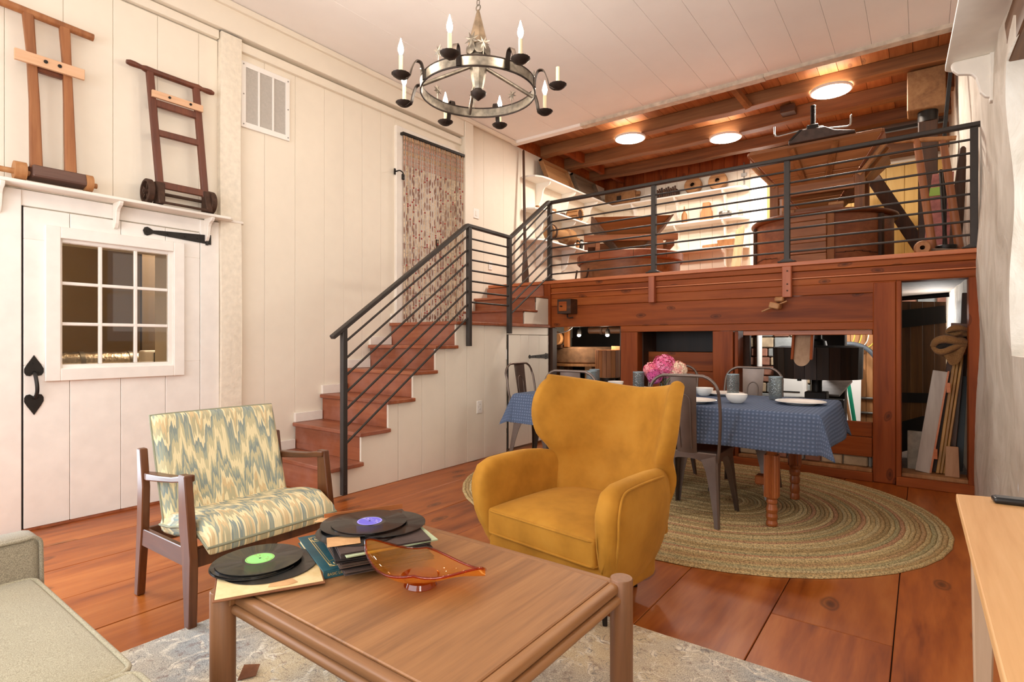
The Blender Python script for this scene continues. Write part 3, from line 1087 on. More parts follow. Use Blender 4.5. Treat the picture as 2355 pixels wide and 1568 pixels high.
# window casing: outer flat frame, inner stepped sash, muntins
YA, YB, ZA, ZB = 1.035, 1.865, 0.94, 1.945
for (a, b, c, d) in [(YA, 1.115, ZA, ZB), (1.79, YB, ZA, ZB), (1.115, 1.79, ZA, 1.02), (1.115, 1.79, 1.87, ZB)]:
    MB().box(-4.545, -4.495, a, b, c, d).build('casing', DOORP, d1, bevel=0.004)
ya, yb, za, zb = 1.128, 1.762, 1.045, 1.848
sash = MB()
for (a, b, c, d) in [(1.10, ya, 1.01, 1.88), (yb, 1.80, 1.01, 1.88), (ya, yb, 1.01, za), (ya, yb, zb, 1.88)]:
    sash.box(-4.56, -4.522, a, b, c, d)
sash.build('sash', DOORP, d1, bevel=0.003)
for k in (1, 2):
    y = ya + (yb - ya) * k / 3
    MB().box(-4.552, -4.526, y - 0.011, y + 0.011, za, zb).build('muntin', DOORP, d1, bevel=0.004)
    z = za + (zb - za) * k / 3
    MB().box(-4.552, -4.527, ya, yb, z - 0.011, z + 0.011).build('muntin', DOORP, d1, bevel=0.004)
for i in range(3):
    for j in range(3):
        y0, y1 = ya + (yb - ya) * i / 3, ya + (yb - ya) * (i + 1) / 3
        z0, z1 = za + (zb - za) * j / 3, za + (zb - za) * (j + 1) / 3
        MB().box(-4.543, -4.540, y0 + 0.006, y1 - 0.006, z0 + 0.006, z1 - 0.006).build('pane', PANE, d1)
# dim room behind the panes
rb = MB()
rb.box(-6.6, -6.5, 0.2, 3.4, 0.6, 2.6)
rb.box(-6.6, -4.81, 3.3, 3.4, 0.6, 2.6)
rb.box(-6.6, -4.81, 0.2, 0.3, 0.6, 2.6)
rb.box(-6.6, -4.81, 0.2, 3.4, 2.5, 2.6)
rb.box(-6.6, -4.81, 0.2, 3.4, 0.6, 0.7)
struct('wall_side_room', rb, BRNW)
MB().box(-5.6, -5.55, 1.95, 2.6, 0.7, 2.5).build('corner_board', plain('dark_brown_board', '5f4e3a', 0.7), bpy.data.objects['wall_side_room'])
side = bpy.data.lights.new('side_room_lamp', 'POINT')
side.energy = 110
side.color = (1, 0.9, 0.78)
side.shadow_soft_size = 0.15
so = bpy.data.objects.new('side_room_lamp', side)
so.location = (-5.15, 2.4, 2.2)
COL.objects.link(so)
t = thing('air_duct', 'silver ribbed air duct seen low through the door panes', 'duct', (-5.3, 1.5, 0.95))
FOIL = plain('foil_duct', 'c9c2b8', 0.25, 0.9, bump=0.5, scale=40)
m = MB()
n = 60
m.sweep([(-5.3, 0.5 + 2.0 * i / n, 1.035) for i in range(n + 1)], [0.075 + 0.006 * (i % 2) for i in range(n + 1)], 14)
m.build('tube', FOIL, t, smooth=30)
for y in (1.05, 1.42, 1.75):
    MB().sweep([(-5.3, y, 1.035), (-5.3, y + 0.03, 1.035)], 0.085, 14).build('clamp', STEEL, t, smooth=30)
t = thing('wall_heater', 'small white louvred heater beside the duct behind the door panes', 'heater', (-5.05, 1.82, 0.96))
MB().rbox(-5.1, -5.0, 1.76, 2.12, 0.96, 1.125, 0.02).build('body', PLAST, t)
for k in range(10):
    MB().box(-4.999, -4.992, 1.84 + 0.022 * k, 1.85 + 0.022 * k, 1.0, 1.105).build('slat', plain('slat_dark', '50504c', 0.6) if k == 0 else bpy.data.materials['slat_dark'], t)
MB().box(-5.45, -4.98, 0.4, 2.6, 0.70, 0.958).build('shelf_box', plain('pale_ledge', 'cfc4b2', 0.7), bpy.data.objects['wall_side_room'])

# iron strap hinge
m = MB()
pts = [(1.595, 2.003), (1.605, 2.026), (1.622, 2.032), (1.64, 2.024), (1.66, 2.012), (1.70, 2.016), (1.95, 2.030), (2.015, 2.034), (2.03, 2.034)]
m.prism(pts + [(p[0], 2 * 2.0 - p[1]) for p in reversed(pts[1:])], 'x', XD, XD + 0.008)
for y in (1.625, 1.76, 1.88, 1.97):
    m.cyl((XD + 0.006, y, 2.0), (XD + 0.014, y, 2.0), 0.007, n=8)
m.cyl((XD + 0.006, 2.038, 1.955), (XD + 0.006, 2.038, 2.045), 0.011, n=8)
m.box(-4.526, -4.516, 2.045, 2.068, 1.962, 2.038)
m.build('strap_hinge', IRON, d1, smooth=40)
# heart-ended thumb handle
m = MB()


def heart(zc, s):
    base = [(0, 1.0), (0.18, 0.72), (0.36, 0.45), (0.50, 0.18), (0.50, -0.05), (0.40, -0.22), (0.22, -0.26), (0.08, -0.16), (0, -0.05)]
    h = [(0.985 + 0.095 * x, zc + s * 0.105 * z) for x, z in base]
    return h + [(2 * 0.985 - p[0], p[1]) for p in reversed(h[1:-1])]


m.prism(heart(1.005, 1), 'x', XD, XD + 0.007)
m.prism(heart(0.835, -1), 'x', XD, XD + 0.007)
m.sweep(spline([(XD + 0.004, 0.985, 1.0), (XD + 0.035, 0.985, 0.985), (XD + 0.048, 0.99, 0.93), (XD + 0.045, 0.992, 0.88), (XD + 0.025, 0.988, 0.845), (XD + 0.004, 0.985, 0.84)], 5), 0.011, 8)
for y, z in ((0.96, 1.0), (1.01, 1.0), (0.985, 1.06), (0.96, 0.84), (1.01, 0.84), (0.985, 0.78)):
    m.cyl((XD + 0.006, y, z), (XD + 0.011, y, z), 0.006, n=6)
m.build('handle', IRON, d1, smooth=40)

# ================================================================== SHELF OVER THE DOOR, HAND TRUCKS
t = thing('wall_shelf', 'long white shelf on curved brackets above the plank door', 'shelf', (-4.45, 1.4, 2.17))
MB().prism([(-4.55, 0.35), (-4.395, 0.35), (-4.395, 2.165), (-4.43, 2.20), (-4.49, 2.205), (-4.49, 2.31), (-4.515, 2.33), (-4.55, 2.33)], 'z', 2.163, 2.184).build('board', PAINT2, t, bevel=0.005, seg=2)


def bracket(name, par, y, zt, depth, h, xw, dirx=1, th=0.025, mat=PAINT2):
    # scrolled bracket in the X-Z plane at y, against wall xw
    pts = [(0, 0), (depth, 0), (depth * 1.0, -0.06 * h), (depth * 0.9, -0.16 * h), (depth * 0.62, -0.24 * h), (depth * 0.5, -0.36 * h), (depth * 0.45, -0.55 * h), (depth * 0.36, -0.78 * h), (depth * 0.22, -0.94 * h), (0.0, -h)]
    MB().prism([(xw + dirx * a, zt + b) for a, b in pts], 'y', y - th / 2, y + th / 2).build(name, mat, par, bevel=0.003)


for y in (0.815, 1.425, 2.035):
    bracket('bracket', t, y, 2.163, 0.13, 0.185, -4.535)

t = thing('hand_truck', 'tall honey-coloured wooden sack truck with wooden rollers, left on the shelf', 'hand truck', (-4.45, 1.05, 2.19))
ZS = 2.185


def lean(z, top, zt=3.30, x0=-4.425):   # the truck leans back: x by height
    return x0 + (top - x0) * (z - ZS) / (zt - ZS)


def tp(y, z, off=0.0):
    return (lean(z, -4.485) + off, y, z)


MB().cyl(tp(0.70, 3.265), tp(1.285, 3.245), 0.026, 0.024, n=14).build('handle', TRUCKW, t, smooth=40)
for (yb, yt) in ((0.975, 0.945), (1.148, 1.128)):
    m = MB()
    P = [(yb, 2.27, 0.062), (yb - 0.004, 2.7, 0.05), ((yb + yt) / 2, 3.0, 0.046), (yt, 3.26, 0.056)]
    rings = []
    for y, z, w in P:
        c = V(*tp(y, z))
        rings.append([c + V(-0.02, -w / 2, 0), c + V(0.02, -w / 2, 0), c + V(0.02, w / 2, 0), c + V(-0.02, w / 2, 0)])
    m.loft(rings).build('rail', TRUCKW, t, bevel=0.006)
MB().box(-4.50, -4.462, 0.96, 1.12, 2.90, 2.965).build('cross_bar', TRUCKD, t, bevel=0.004)
m = MB()
c0 = V(-4.432, 0.872, 2.955)
m.bar((-4.432, 0.872, 2.953), (-4.432, 1.222, 2.953), 0.022, 0.068)
m.build('batten', NEWPINE, t, bevel=0.002)
for y in (1.02, 1.09):
    MB().cyl((-4.422, y, 2.957), (-4.416, y, 2.957), 0.011, n=10).build('screw', IRON, t)
MB().hexa([(-4.47, 0.93, 2.20), (-4.375, 0.95, 2.22), (-4.375, 1.235, 2.22), (-4.47, 1.25, 2.20), (-4.47, 0.925, 2.28), (-4.40, 0.955, 2.295), (-4.40, 1.225, 2.295), (-4.47, 1.255, 2.28)]).build('toe_block', wood('purple_block', ['4d352c', '63473c', '735548'], 'y', 0.6, grain=12), t, bevel=0.008)
for y0, y1 in ((0.868, 0.925), (1.222, 1.262)):
    MB().cyl((-4.43, y0, 2.243), (-4.43, y1, 2.243), 0.055, n=20).build('roller', TANW, t, smooth=40)
MB().cyl((-4.43, 0.80, 2.235), (-4.43, 1.29, 2.235), 0.017, n=10).build('axle', TANW, t, smooth=40)

t = thing('hand_truck', 'smaller dark brown wooden sack truck with iron wheels, right on the shelf', 'hand truck', (-4.45, 1.8, 2.19))


def tq(y, z, off=0.0):
    return (lean(z, -4.485, 3.2) + off, y, z)


m = MB()
hp = [(1.478, 3.165, .014), (1.50, 3.166, .021), (1.53, 3.165, .021), (1.57, 3.162, .016), (1.60, 3.16, .024), (1.66, 3.158, .022), (1.90, 3.155, .022), (1.955, 3.155, .025), (1.985, 3.155, .016), (2.02, 3.154, .021), (2.05, 3.154, .021), (2.072, 3.153, .013)]
m.sweep([tq(y, z) for y, z, r in hp], [r for y, z, r in hp], 12)
m.build('handle', TRUCKD, t, smooth=50)
for (yb, yt) in ((1.672, 1.622), (1.985, 1.938)):
    a, b = tq(yb, 2.30), tq(yt, 3.16)
    MB().bar(a, b, 0.046, 0.038, up=(1, 0, 0)).build('rail', TRUCKD, t, bevel=0.006)
MB().bar(tq(1.665, 2.715), tq(1.965, 2.72), 0.03, 0.045).build('rung', TRUCKD, t, bevel=0.004)
MB().bar(tq(1.675, 2.335), tq(1.985, 2.335), 0.03, 0.05).build('rung', TRUCKD, t, bevel=0.004)
MB().bar(tq(1.64, 2.93), tq(1.945, 2.93), 0.03, 0.05).build('rung', TRUCKD, t, bevel=0.004)
MB().bar(tq(1.622, 2.985, 0.03), tq(1.972, 2.985, 0.03), 0.02, 0.05).build('batten', NEWPINE, t, bevel=0.002)
for y in (1.735, 1.88):
    MB().cyl(tq(y, 2.988, 0.04), tq(y, 2.988, 0.046), 0.009, n=10).build('screw', IRON, t)
for yc, s in ((1.60, -1), (2.03, 1)):
    w = MB()
    ring = []
    c = V(-4.455, yc, 2.275)
    w.lathe([(0.083, -0.02), (0.088, -0.016), (0.088, 0.016), (0.083, 0.02), (0.070, 0.02), (0.068, 0.0), (0.070, -0.02), (0.083, -0.02)], c, 28, Matrix.Rotation(PI / 2, 3, 'X'), cap=False)
    for k in range(5):
        a = 2 * PI * k / 5
        w.bar(c, c + V(0.07 * math.cos(a), 0, 0.07 * math.sin(a)), 0.012, 0.02, up=(0, 1, 0))
    w.cyl(c + V(0, -0.025, 0), c + V(0, 0.025, 0), 0.022, n=12)
    w.build('wheel', RUST, t, smooth=40)
for y, sg in ((1.665, 1), (1.995, -1)):
    MB().hexa([(-4.46, y - 0.03, 2.19), (-4.37, y - 0.02, 2.19), (-4.37, y + 0.02, 2.19), (-4.46, y + 0.03, 2.19), (-4.44, y - 0.035, 2.35), (-4.41, y - 0.03, 2.35), (-4.41, y + 0.03, 2.35), (-4.44, y + 0.035, 2.35)]).build('foot_iron', RUST, t, bevel=0.005)
MB().bar((-4.385, 1.66, 2.20), (-4.385, 2.0, 2.20), 0.03, 0.014).build('toe_bar', RUST, t, bevel=0.003)
MB().cyl((-4.455, 1.57, 2.275), (-4.455, 2.06, 2.275), 0.012, n=8).build('axle', RUST, t)

# ================================================================== VENT, SWITCHES
t = thing('wall_vent', 'white framed wall vent with three grey screens high on the boarded wall', 'vent', (-4.545, 2.53, 3.26))
v = MB()
for (a, b, c, d) in [(2.315, 2.355, 2.985, 3.535), (2.715, 2.752, 2.985, 3.535), (2.355, 2.715, 2.985, 3.03), (2.355, 2.715, 3.49, 3.535), (2.462, 2.477, 3.03, 3.49), (2.59, 2.605, 3.03, 3.49)]:
    v.box(-4.55, -4.528, a, b, c, d)
v.build('frame', PLAST, t, bevel=0.002)
for a, b in ((2.355, 2.462), (2.477, 2.59), (2.605, 2.715)):
    MB().box(-4.548, -4.538, a, b, 3.03, 3.49).build('screen', MESHG, t)
for y in (2.335, 2.735):
    for z in (3.01, 3.26, 3.51):
        MB().cyl((-4.53, y, z), (-4.525, y, z), 0.006, n=8).build('screw', STEEL, t)


def plate(name, label, cat, x, y, z, kind, w=0.075, h=0.118):
    t = thing(name, label, cat, (x, y, z))
    MB().rbox(x - 0.002, x + 0.007, y - w / 2, y + w / 2, z - h / 2, z + h / 2, 0.003, 2).build('cover', PLAST, t)
    if kind == 'switch':
        MB().rbox(x + 0.004, x + 0.011, y - 0.018, y + 0.018, z - 0.033, z + 0.033, 0.002, 1).build('rocker', PORC, t)
    else:
        for dz in (-0.024, 0.024):
            MB().cyl((x + 0.004, y, z + dz), (x + 0.009, y, z + dz), 0.017, n=14).build('socket_face', PORC, t)
            for dy in (-0.006, 0.006):
                MB().box(x + 0.0088, x + 0.0095, y + dy - 0.0012, y + dy + 0.0012, z + dz - 0.002, z + dz + 0.008).build('slot', DARKGAP, t)


plate('light_switch', 'white rocker light switch right of the bead curtain', 'switch', -4.545, 5.33, 2.82, 'switch', 0.11, 0.125)
plate('wall_outlet', 'white wall outlet low behind the upper railing by the landing', 'outlet', -4.545, 5.62, 2.19, 'outlet', 0.07, 0.11)
plate('wall_outlet', 'white wall outlet on the boarded side of the staircase', 'outlet', -3.603, 4.277, 0.53, 'outlet', 0.08, 0.125)

# ================================================================== BEAD CURTAIN
t = thing('curtain_rod', 'black square rod carrying the bead curtain', 'rod', (-4.48, 4.5, 3.44))
MB().bar((-4.475, 4.035, 3.435), (-4.475, 5.03, 3.457), 0.022, 0.032).build('bar', IRON, t, bevel=0.003)
for y, z in ((4.05, 3.437), (5.015, 3.456)):
    MB().box(-4.52, -4.475, y - 0.012, y + 0.012, z - 0.014, z + 0.014).build('end_cap', IRON, t)
BEADS = [plain('bead_tan', 'b48c66', 0.5), plain('bead_brown', '7e4e32', 0.45), plain('bead_red', 'a5392e', 0.4), plain('bead_cream', 'd8bd98', 0.5), plain('bead_rose', 'b4876f', 0.5)]
m = MB()
NS = 34
for k in range(NS):
    y = 4.062 + (5.0 - 4.062) * k / (NS - 1)
    zt = 3.42 + 0.022 * k / (NS - 1)
    z = zt
    x = -4.478 + 0.006 * math.sin(k * 2.1)
    j = 0
    zb = 1.445 + 0.03 * math.sin(k * 1.9) + random.uniform(-0.02, 0.02)
    while z > zb:
        top = z > zt - 0.30
        if top:
            h, r, mi = 0.05, 0.0088, 4 if j % 3 else 0
        else:
            q = (j * 3 + k * 2 + (j * k) % 5) % 9
            if q in (0, 1):
                h, r, mi = 0.07, 0.0085, 1
            elif q == 4:
                h, r, mi = 0.02, 0.011, 2
            elif q in (2, 6):
                h, r, mi = 0.055, 0.006, 3
            elif q == 8:
                h, r, mi = 0.055, 0.0065, 0
            else:
                h, r, mi = 0.03, 0.0065, 3
        if z - h < zb:
            h, r, mi = 0.05, 0.010, 1
        m.cur = mi
        z1 = z - h
        rings = [[(x + rr * math.cos(a), y + rr * math.sin(a), zz) for a in (0, 1.57, 3.14, 4.71)] for zz, rr in ((z, r * 0.45), (z - h * 0.3, r), (z - h * 0.7, r), (z1, r * 0.45))]
        m.loft(rings)
        z = z1 - 0.004
        j += 1
o = m.build('bead_curtain', BEADS, None, smooth=80)
tag(o, 'brown and cream bead curtain of many hanging strands in the white doorway', 'curtain', kind='stuff')
t = thing('iron_hook', 'small black iron hook on the casing left of the bead curtain', 'hook', (-4.53, 3.99, 3.02))
MB().sweep(spline([(-4.53, 3.985, 3.02), (-4.47, 3.985, 3.02), (-4.44, 4.0, 3.0), (-4.43, 4.01, 2.97), (-4.44, 4.015, 2.95)], 5), 0.007, 8).build('arm', IRON, t, smooth=60)
MB().rbox(-4.455, -4.43, 3.995, 4.03, 2.92, 2.985, 0.01, 2).build('weight', IRON, t)
MB().box(-4.535, -4.525, 3.965, 3.995, 2.985, 3.05).build('back_plate', IRON, t)

# ================================================================== CHANDELIER
CX, CY = -2.365, 2.797
t = thing('chandelier', 'antiqued metal ring chandelier with eight candle arms hanging on a chain', 'chandelier', (CX, CY, 2.83))
RR = 0.375
m = MB()
m.lathe([(RR, 2.842), (RR + 0.006, 2.842), (RR + 0.006, 2.905), (RR, 2.905), (RR, 2.842)], (CX, CY, 0), 64, cap=False)
m.build('ring', CHMET, t, smooth=40)
for z in (2.842, 2.905):
    mm = MB()
    mm.lathe([(RR + 0.003 + 0.006 * math.cos(a), z + 0.006 * math.sin(a)) for a in [k * PI / 3 for k in range(7)]], (CX, CY, 0), 64, cap=False)
    mm.build('ring_edge', CHDRK, t, smooth=60)
m = MB()
m.lathe([(0.008, 3.40), (0.012, 3.385), (0.068, 3.165), (0.064, 3.158), (0.0, 3.158)], (CX, CY, 0), 8)
m.build('cone_cap', plain('copper_cone', 'a08a70', 0.5, 0.5, var=0.3, bump=0.15, scale=18), t, smooth=25)
m = MB()
m.lathe([(0.052, 3.16), (0.056, 3.10), (0.064, 3.06), (0.052, 2.97), (0.034, 2.885), (0.028, 2.872)], (CX, CY, 0), 8)
m.build('body', CHMET, t, smooth=25)
m = MB()
m.lathe([(0.028, 2.872), (0.03, 2.86), (0.055, 2.85), (0.050, 2.832), (0.02, 2.81), (0.008, 2.80), (0.0, 2.795)], (CX, CY, 0), 16)
m.build('bottom_cup', CHDRK, t, smooth=50)
# crown of round loops below the cone
for k in range(8):
    a = 2 * PI * k / 8
    c = V(CX + 0.075 * math.cos(a), CY + 0.075 * math.sin(a), 3.115)
    M = Matrix.Rotation(a, 3, 'Z') @ Matrix.Rotation(PI / 2, 3, 'Y')
    MB().lathe([(0.034, -0.002), (0.034, 0.002), (0.024, 0.005), (0.0, 0.006)], c, 12, M).build('crown_disc', CHMET, t, smooth=50)
for k in range(4):
    a = math.radians(50 + 90 * k)
    d = V(math.cos(a), math.sin(a), 0)
    MB().cyl(V(CX, CY, 3.02) + d * 0.05, V(CX, CY, 2.862) + d * RR, 0.0125, n=10).build('spoke', CHMET, t, smooth=50)


def star(c, r, M, par):
    m = MB()
    pts = []
    for k in range(16):
        rr = r if k % 2 == 0 else r * 0.42
        pts.append((rr * math.cos(PI * k / 8 + PI / 8), rr * math.sin(PI * k / 8 + PI / 8)))
    ring = [M @ V(p[0], p[1], 0) + c for p in pts]
    n = len(m.v)
    f = M @ V(0, 0, r * 0.22) + c
    b = M @ V(0, 0, -r * 0.22) + c
    vs = ring + [f, b]
    fs = [(k, (k + 1) % 16, 16) for k in range(16)] + [((k + 1) % 16, k, 17) for k in range(16)]
    m.add(vs, fs)
    m.build('star', CHMET, par)


for k in range(8):
    a = math.radians(45 * k)
    c = V(CX + RR * math.cos(a), CY + RR * math.sin(a), 2.985 if k % 2 else 2.97)
    star(c, 0.042, Matrix.Rotation(a, 3, 'Z') @ Matrix.Rotation(PI / 2, 3, 'Y'), t)
    MB().cyl((c.x, c.y, 2.90), (c.x, c.y, c.z - 0.02), 0.003, n=6).build('star_stem', CHMET, t)
a = math.radians(-72)
star(V(CX + 0.11 * math.cos(a), CY + 0.11 * math.sin(a), 3.15), 0.055, Matrix.Rotation(a, 3, 'Z') @ Matrix.Rotation(PI / 2, 3, 'Y'), t)
UNLIT = 0     # the arm towards the right of the room has no bulb
for k in range(8):
    a = math.radians(22.5 + 45 * k)
    d = V(math.cos(a), math.sin(a), 0)
    sdv = V(-math.sin(a), math.cos(a), 0)
    c = V(CX, CY, 0)
    path = spline([c + d * (RR + 0.01) + V(0, 0, 2.845), c + d * (RR + 0.013) + V(0, 0, 2.90), c + d * (RR + 0.03) + V(0, 0, 2.945), c + d * (RR + 0.065) + V(0, 0, 2.945), c + d * (RR + 0.09) + V(0, 0, 2.895), c + d * (RR + 0.105) + V(0, 0, 2.84), c + d * (RR + 0.135) + V(0, 0, 2.818), c + d * 0.535 + V(0, 0, 2.822)], 5)
    m = MB()
    rings = []
    for i, p in enumerate(path):
        q = path[min(i + 1, len(path) - 1)] - path[max(i - 1, 0)]
        q.normalize()
        nn = q.cross(sdv)
        rings.append([p - sdv * 0.015 - nn * 0.003, p + sdv * 0.015 - nn * 0.003, p + sdv * 0.015 + nn * 0.003, p - sdv * 0.015 + nn * 0.003])
    m.loft(rings)
    arm = m.build('candle_arm', CHDRK, t, smooth=40)
    m = MB()
    n = 28
    rings = []
    for r, z in ((0.006, 2.812), (0.03, 2.818), (0.052, 2.836), (0.056, 2.842), (0.05, 2.842), (0.028, 2.828), (0.006, 2.826)):
        rings.append([c + d * 0.535 + V((r + (0.003 if r > 0.04 and j % 2 else 0)) * math.cos(2 * PI * j / n), (r + (0.003 if r > 0.04 and j % 2 else 0)) * math.sin(2 * PI * j / n), z) for j in range(n)])
    m.loft(rings)
    m.build('drip_pan', CHDRK, arm, smooth=60)
    m = MB()
    m.lathe([(0.014, 2.826), (0.014, 2.846), (0.0125, 2.846), (0.0125, 2.955), (0.0, 2.957)], c + d * 0.535, 14)
    m.build('candle', WAX, arm, smooth=40)
    if k != UNLIT:
        m = MB()
        m.lathe([(0.006, 2.956), (0.010, 2.966), (0.0165, 2.983), (0.0175, 2.997), (0.014, 3.016), (0.008, 3.036), (0.0035, 3.054), (0.0, 3.064)], c + d * 0.535, 14)
        m.build('bulb', BULB, arm, smooth=80)
# chain up to the ceiling
MB().sweep([V(CX, CY, 3.415) + V(0.018 * math.cos(x), 0, 0.02 * math.sin(x)) for x in [2 * PI * k / 14 for k in range(14)]], 0.004, 6, closed=True).build('top_loop', CHMET, t, smooth=60)
z, k = 3.452, 0
while z < 3.93:
    q = Matrix.Rotation(PI / 2 * (k % 2), 3, 'Z')
    MB().sweep([V(CX, CY, z) + q @ V(0.011 * math.cos(x), 0, 0.023 * math.sin(x)) for x in [2 * PI * j / 12 for j in range(12)]], 0.003, 5, closed=True).build('chain_link', CHMET, t, smooth=60)
    z += 0.036
    k += 1
MB().lathe([(0.06, 3.94), (0.06, 3.93), (0.02, 3.915), (0.0, 3.912)], (CX, CY, 0), 20).build('canopy', CHMET, t, smooth=40)

# ================================================================== LOFT CEILING LIGHTS
for (x, y, zt, lb) in ((-3.14, 6.865, 3.932, 'round flush ceiling light under the loft joist, leftmost of the three'), (-2.09, 7.545, 3.908, 'round flush ceiling light under the middle loft joist, central of the three'), (-0.79, 6.865, 3.932, 'round flush ceiling light above the big hopper crane')):
    t = thing('ceiling_light', lb, 'light', (x, y, zt), group='flush lights on the loft ceiling')
    MB().lathe([(0.205, zt), (0.205, zt - 0.018), (0.195, zt - 0.023), (0.19, zt - 0.023)], (x, y, 0), 28, cap=False).build('trim_ring', PLAST, t, smooth=40)
    MB().lathe([(0.192, zt - 0.021), (0.0, zt - 0.025)], (x, y, 0), 28).build('diffuser', DISC, t)
    d = bpy.data.lights.new('ceiling_light_glow', 'AREA')
    d.shape = 'DISK'
    d.size = 0.38
    d.energy = 52
    d.color = (1.0, 0.90, 0.78)
    lo = bpy.data.objects.new('ceiling_light_glow', d)
    lo.location = (x, y, zt - 0.028)
    COL.objects.link(lo)
# ================================================================== LIVING AREA
# ---- distressed oriental rug (lies flat: one thing, print is in the material)
def rug_mat():
    t = NT('distressed_rug')
    tc = t.n('ShaderNodeTexCoord')
    o = tc.outputs['Object']
    big = t.noise(o, 1.1, 3, 0.6)
    base = t.ramp(big, [(0.36, 'a8acae'), (0.46, 'c2bbae'), (0.55, 'd6c6a8'), (0.66, 'c8b79e')])
    # worn ornaments: distorted voronoi cells give scroll-like outlines
    nz = t.n('ShaderNodeTexNoise')
    nz.inputs['Scale'].default_value = 7
    t.l(o, nz.inputs['Vector'])
    sc = t.n('ShaderNodeVectorMath', operation='SCALE')
    sc.inputs['Scale'].default_value = 0.16
    t.l(nz.outputs['Color'], sc.inputs[0])
    ad = t.n('ShaderNodeVectorMath', operation='ADD')
    t.l(o, ad.inputs[0])
    t.l(sc.outputs[0], ad.inputs[1])
    vo = t.n('ShaderNodeTexVoronoi', feature='DISTANCE_TO_EDGE')
    vo.inputs['Scale'].default_value = 8.5
    t.l(ad.outputs[0], vo.inputs['Vector'])
    v2 = t.n('ShaderNodeTexVoronoi')
    v2.inputs['Scale'].default_value = 17
    t.l(ad.outputs[0], v2.inputs['Vector'])
    rings = t.math('FRACT', t.math('MULTIPLY', v2.outputs['Distance'], 4.0))
    worn = t.noise(o, 14, 5, 0.7)
    lines = t.ramp(vo.outputs['Distance'], [(0.0, (1, 1, 1, 1)), (0.05, (0.8, 0.8, 0.8, 1)), (0.08, (0, 0, 0, 1))])
    wm = t.ramp(worn, [(0.42, (0, 0, 0, 1)), (0.62, (1, 1, 1, 1))])
    c = t.mix(t.math('MULTIPLY', lines, t.math('MULTIPLY', wm, 1.0)), base, 'ebe4d6')
    rm = t.ramp(rings, [(0.35, (0, 0, 0, 1)), (0.5, (1, 1, 1, 1)), (0.65, (0, 0, 0, 1))])
    c = t.mix(t.math('MULTIPLY', rm, t.math('MULTIPLY', wm, 0.8)), c, '66666e')
    dk = t.noise(o, 26, 4, 0.7)
    c = t.mix(t.ramp(dk, [(0.56, (0, 0, 0, 1)), (0.68, (0.6, 0.6, 0.6, 1))]), c, '80635a')
    fine = t.noise(o, 240, 2)
    c = t.mix(0.5, c, t.ramp(fine, [(0.3, '5a5550'), (0.7, 'f2ece2')]), 'OVERLAY')
    t.color(c)
    t.p(Roughness=0.95)
    t.b.inputs['Specular IOR Level'].default_value = 0.1
    t.bump(fine, 0.25, 0.004)
    return t.mat


r = MB()
r.grid(lambda u, v: (-2.45 + 2.6 * u + 0.006 * math.sin(11 * v), -1.0 + 3.155 * v + 0.006 * math.sin(9 * u), 0.012 + 0.001 * math.sin(40 * u) * math.sin(33 * v)), 26, 30)
r.box(-2.45, 0.15, -1.0, 2.155, 0.001, 0.010)
o = r.build('oriental_rug', rug_mat(), None, smooth=40)
tag(o, 'faded grey, blue and tan oriental rug under the coffee table', 'rug')

# ---- oval braided rug: every braid is a ring of its own
tones = ['bda678', 'b1966a', 'c8b284', 'a48c62', 'b4936a', 'bdaa80', 'a9926a', 'b88e6c', 'a89c74']


def braid_mat(i, c):
    t = NT('braid_%d' % i)
    v = t.coords(rand=False)
    w = t.noise(v, 110, 2, 0.5)
    a = lin(c)
    d = tuple(x * 0.55 for x in a[:3]) + (1,)
    u = tuple(min(1, x * 1.4) for x in a[:3]) + (1,)
    t.color(t.ramp(w, [(0.35, d), (0.5, a), (0.66, u)]))
    t.p(Roughness=0.95)
    t.b.inputs['Specular IOR Level'].default_value = 0.1
    t.bump(w, 0.5, 0.006)
    return t.mat


BR = [braid_mat(i, c) for i, c in enumerate(tones)]
rugt = thing('braided_rug', 'oval tan, green and brown braided rug under the dining table', 'rug', (-1.6, 4.27, 0))
RXL, RXR, RY = -1.97, -1.225, 4.27
seq = [3, 0, 1, 4, 3, 6, 2, 1, 3, 6, 0, 3, 1, 2, 3, 4, 6, 1, 0, 3, 2, 2, 1, 7, 0, 6, 1, 2, 7, 3, 5, 0, 8, 1, 7, 2, 0, 5, 1, 3, 0, 8, 7, 2, 0, 1, 4, 0, 8, 5, 1, 0]
NR = 52
wd = 1.385 / NR
for k in range(NR):
    rc = wd * (k + 0.5)
    path = []
    n = 40
    for i in range(n // 2 + 1):
        a = -PI / 2 + PI * i / (n // 2)
        path.append((RXR + rc * math.cos(a), RY + rc * math.sin(a)))
    for i in range(n // 2 + 1):
        a = PI / 2 + PI * i / (n // 2)
        path.append((RXL + rc * math.cos(a), RY + rc * math.sin(a)))
    wv = 0.004 * math.sin(k * 1.3)
    m = MB()
    h = wd * 0.5
    prof = [(-h, 0.001), (-h * 0.8, 0.009), (0, 0.0125), (h * 0.8, 0.009), (h, 0.001)]
    rings = []
    P = len(path)
    for i in range(P):
        p = V(path[i][0], path[i][1], 0)
        q = V(path[(i + 1) % P][0], path[(i + 1) % P][1], 0) - V(path[i - 1][0], path[i - 1][1], 0)
        q.normalize()
        nn = V(q.y, -q.x, 0)
        rings.append([p + nn * a + V(0, 0, b) for a, b in prof])
    rings.append(rings[0])
    m.loft(rings, closed=False)
    m.build('braid', BR[seq[k % len(seq)]], rugt, smooth=60)

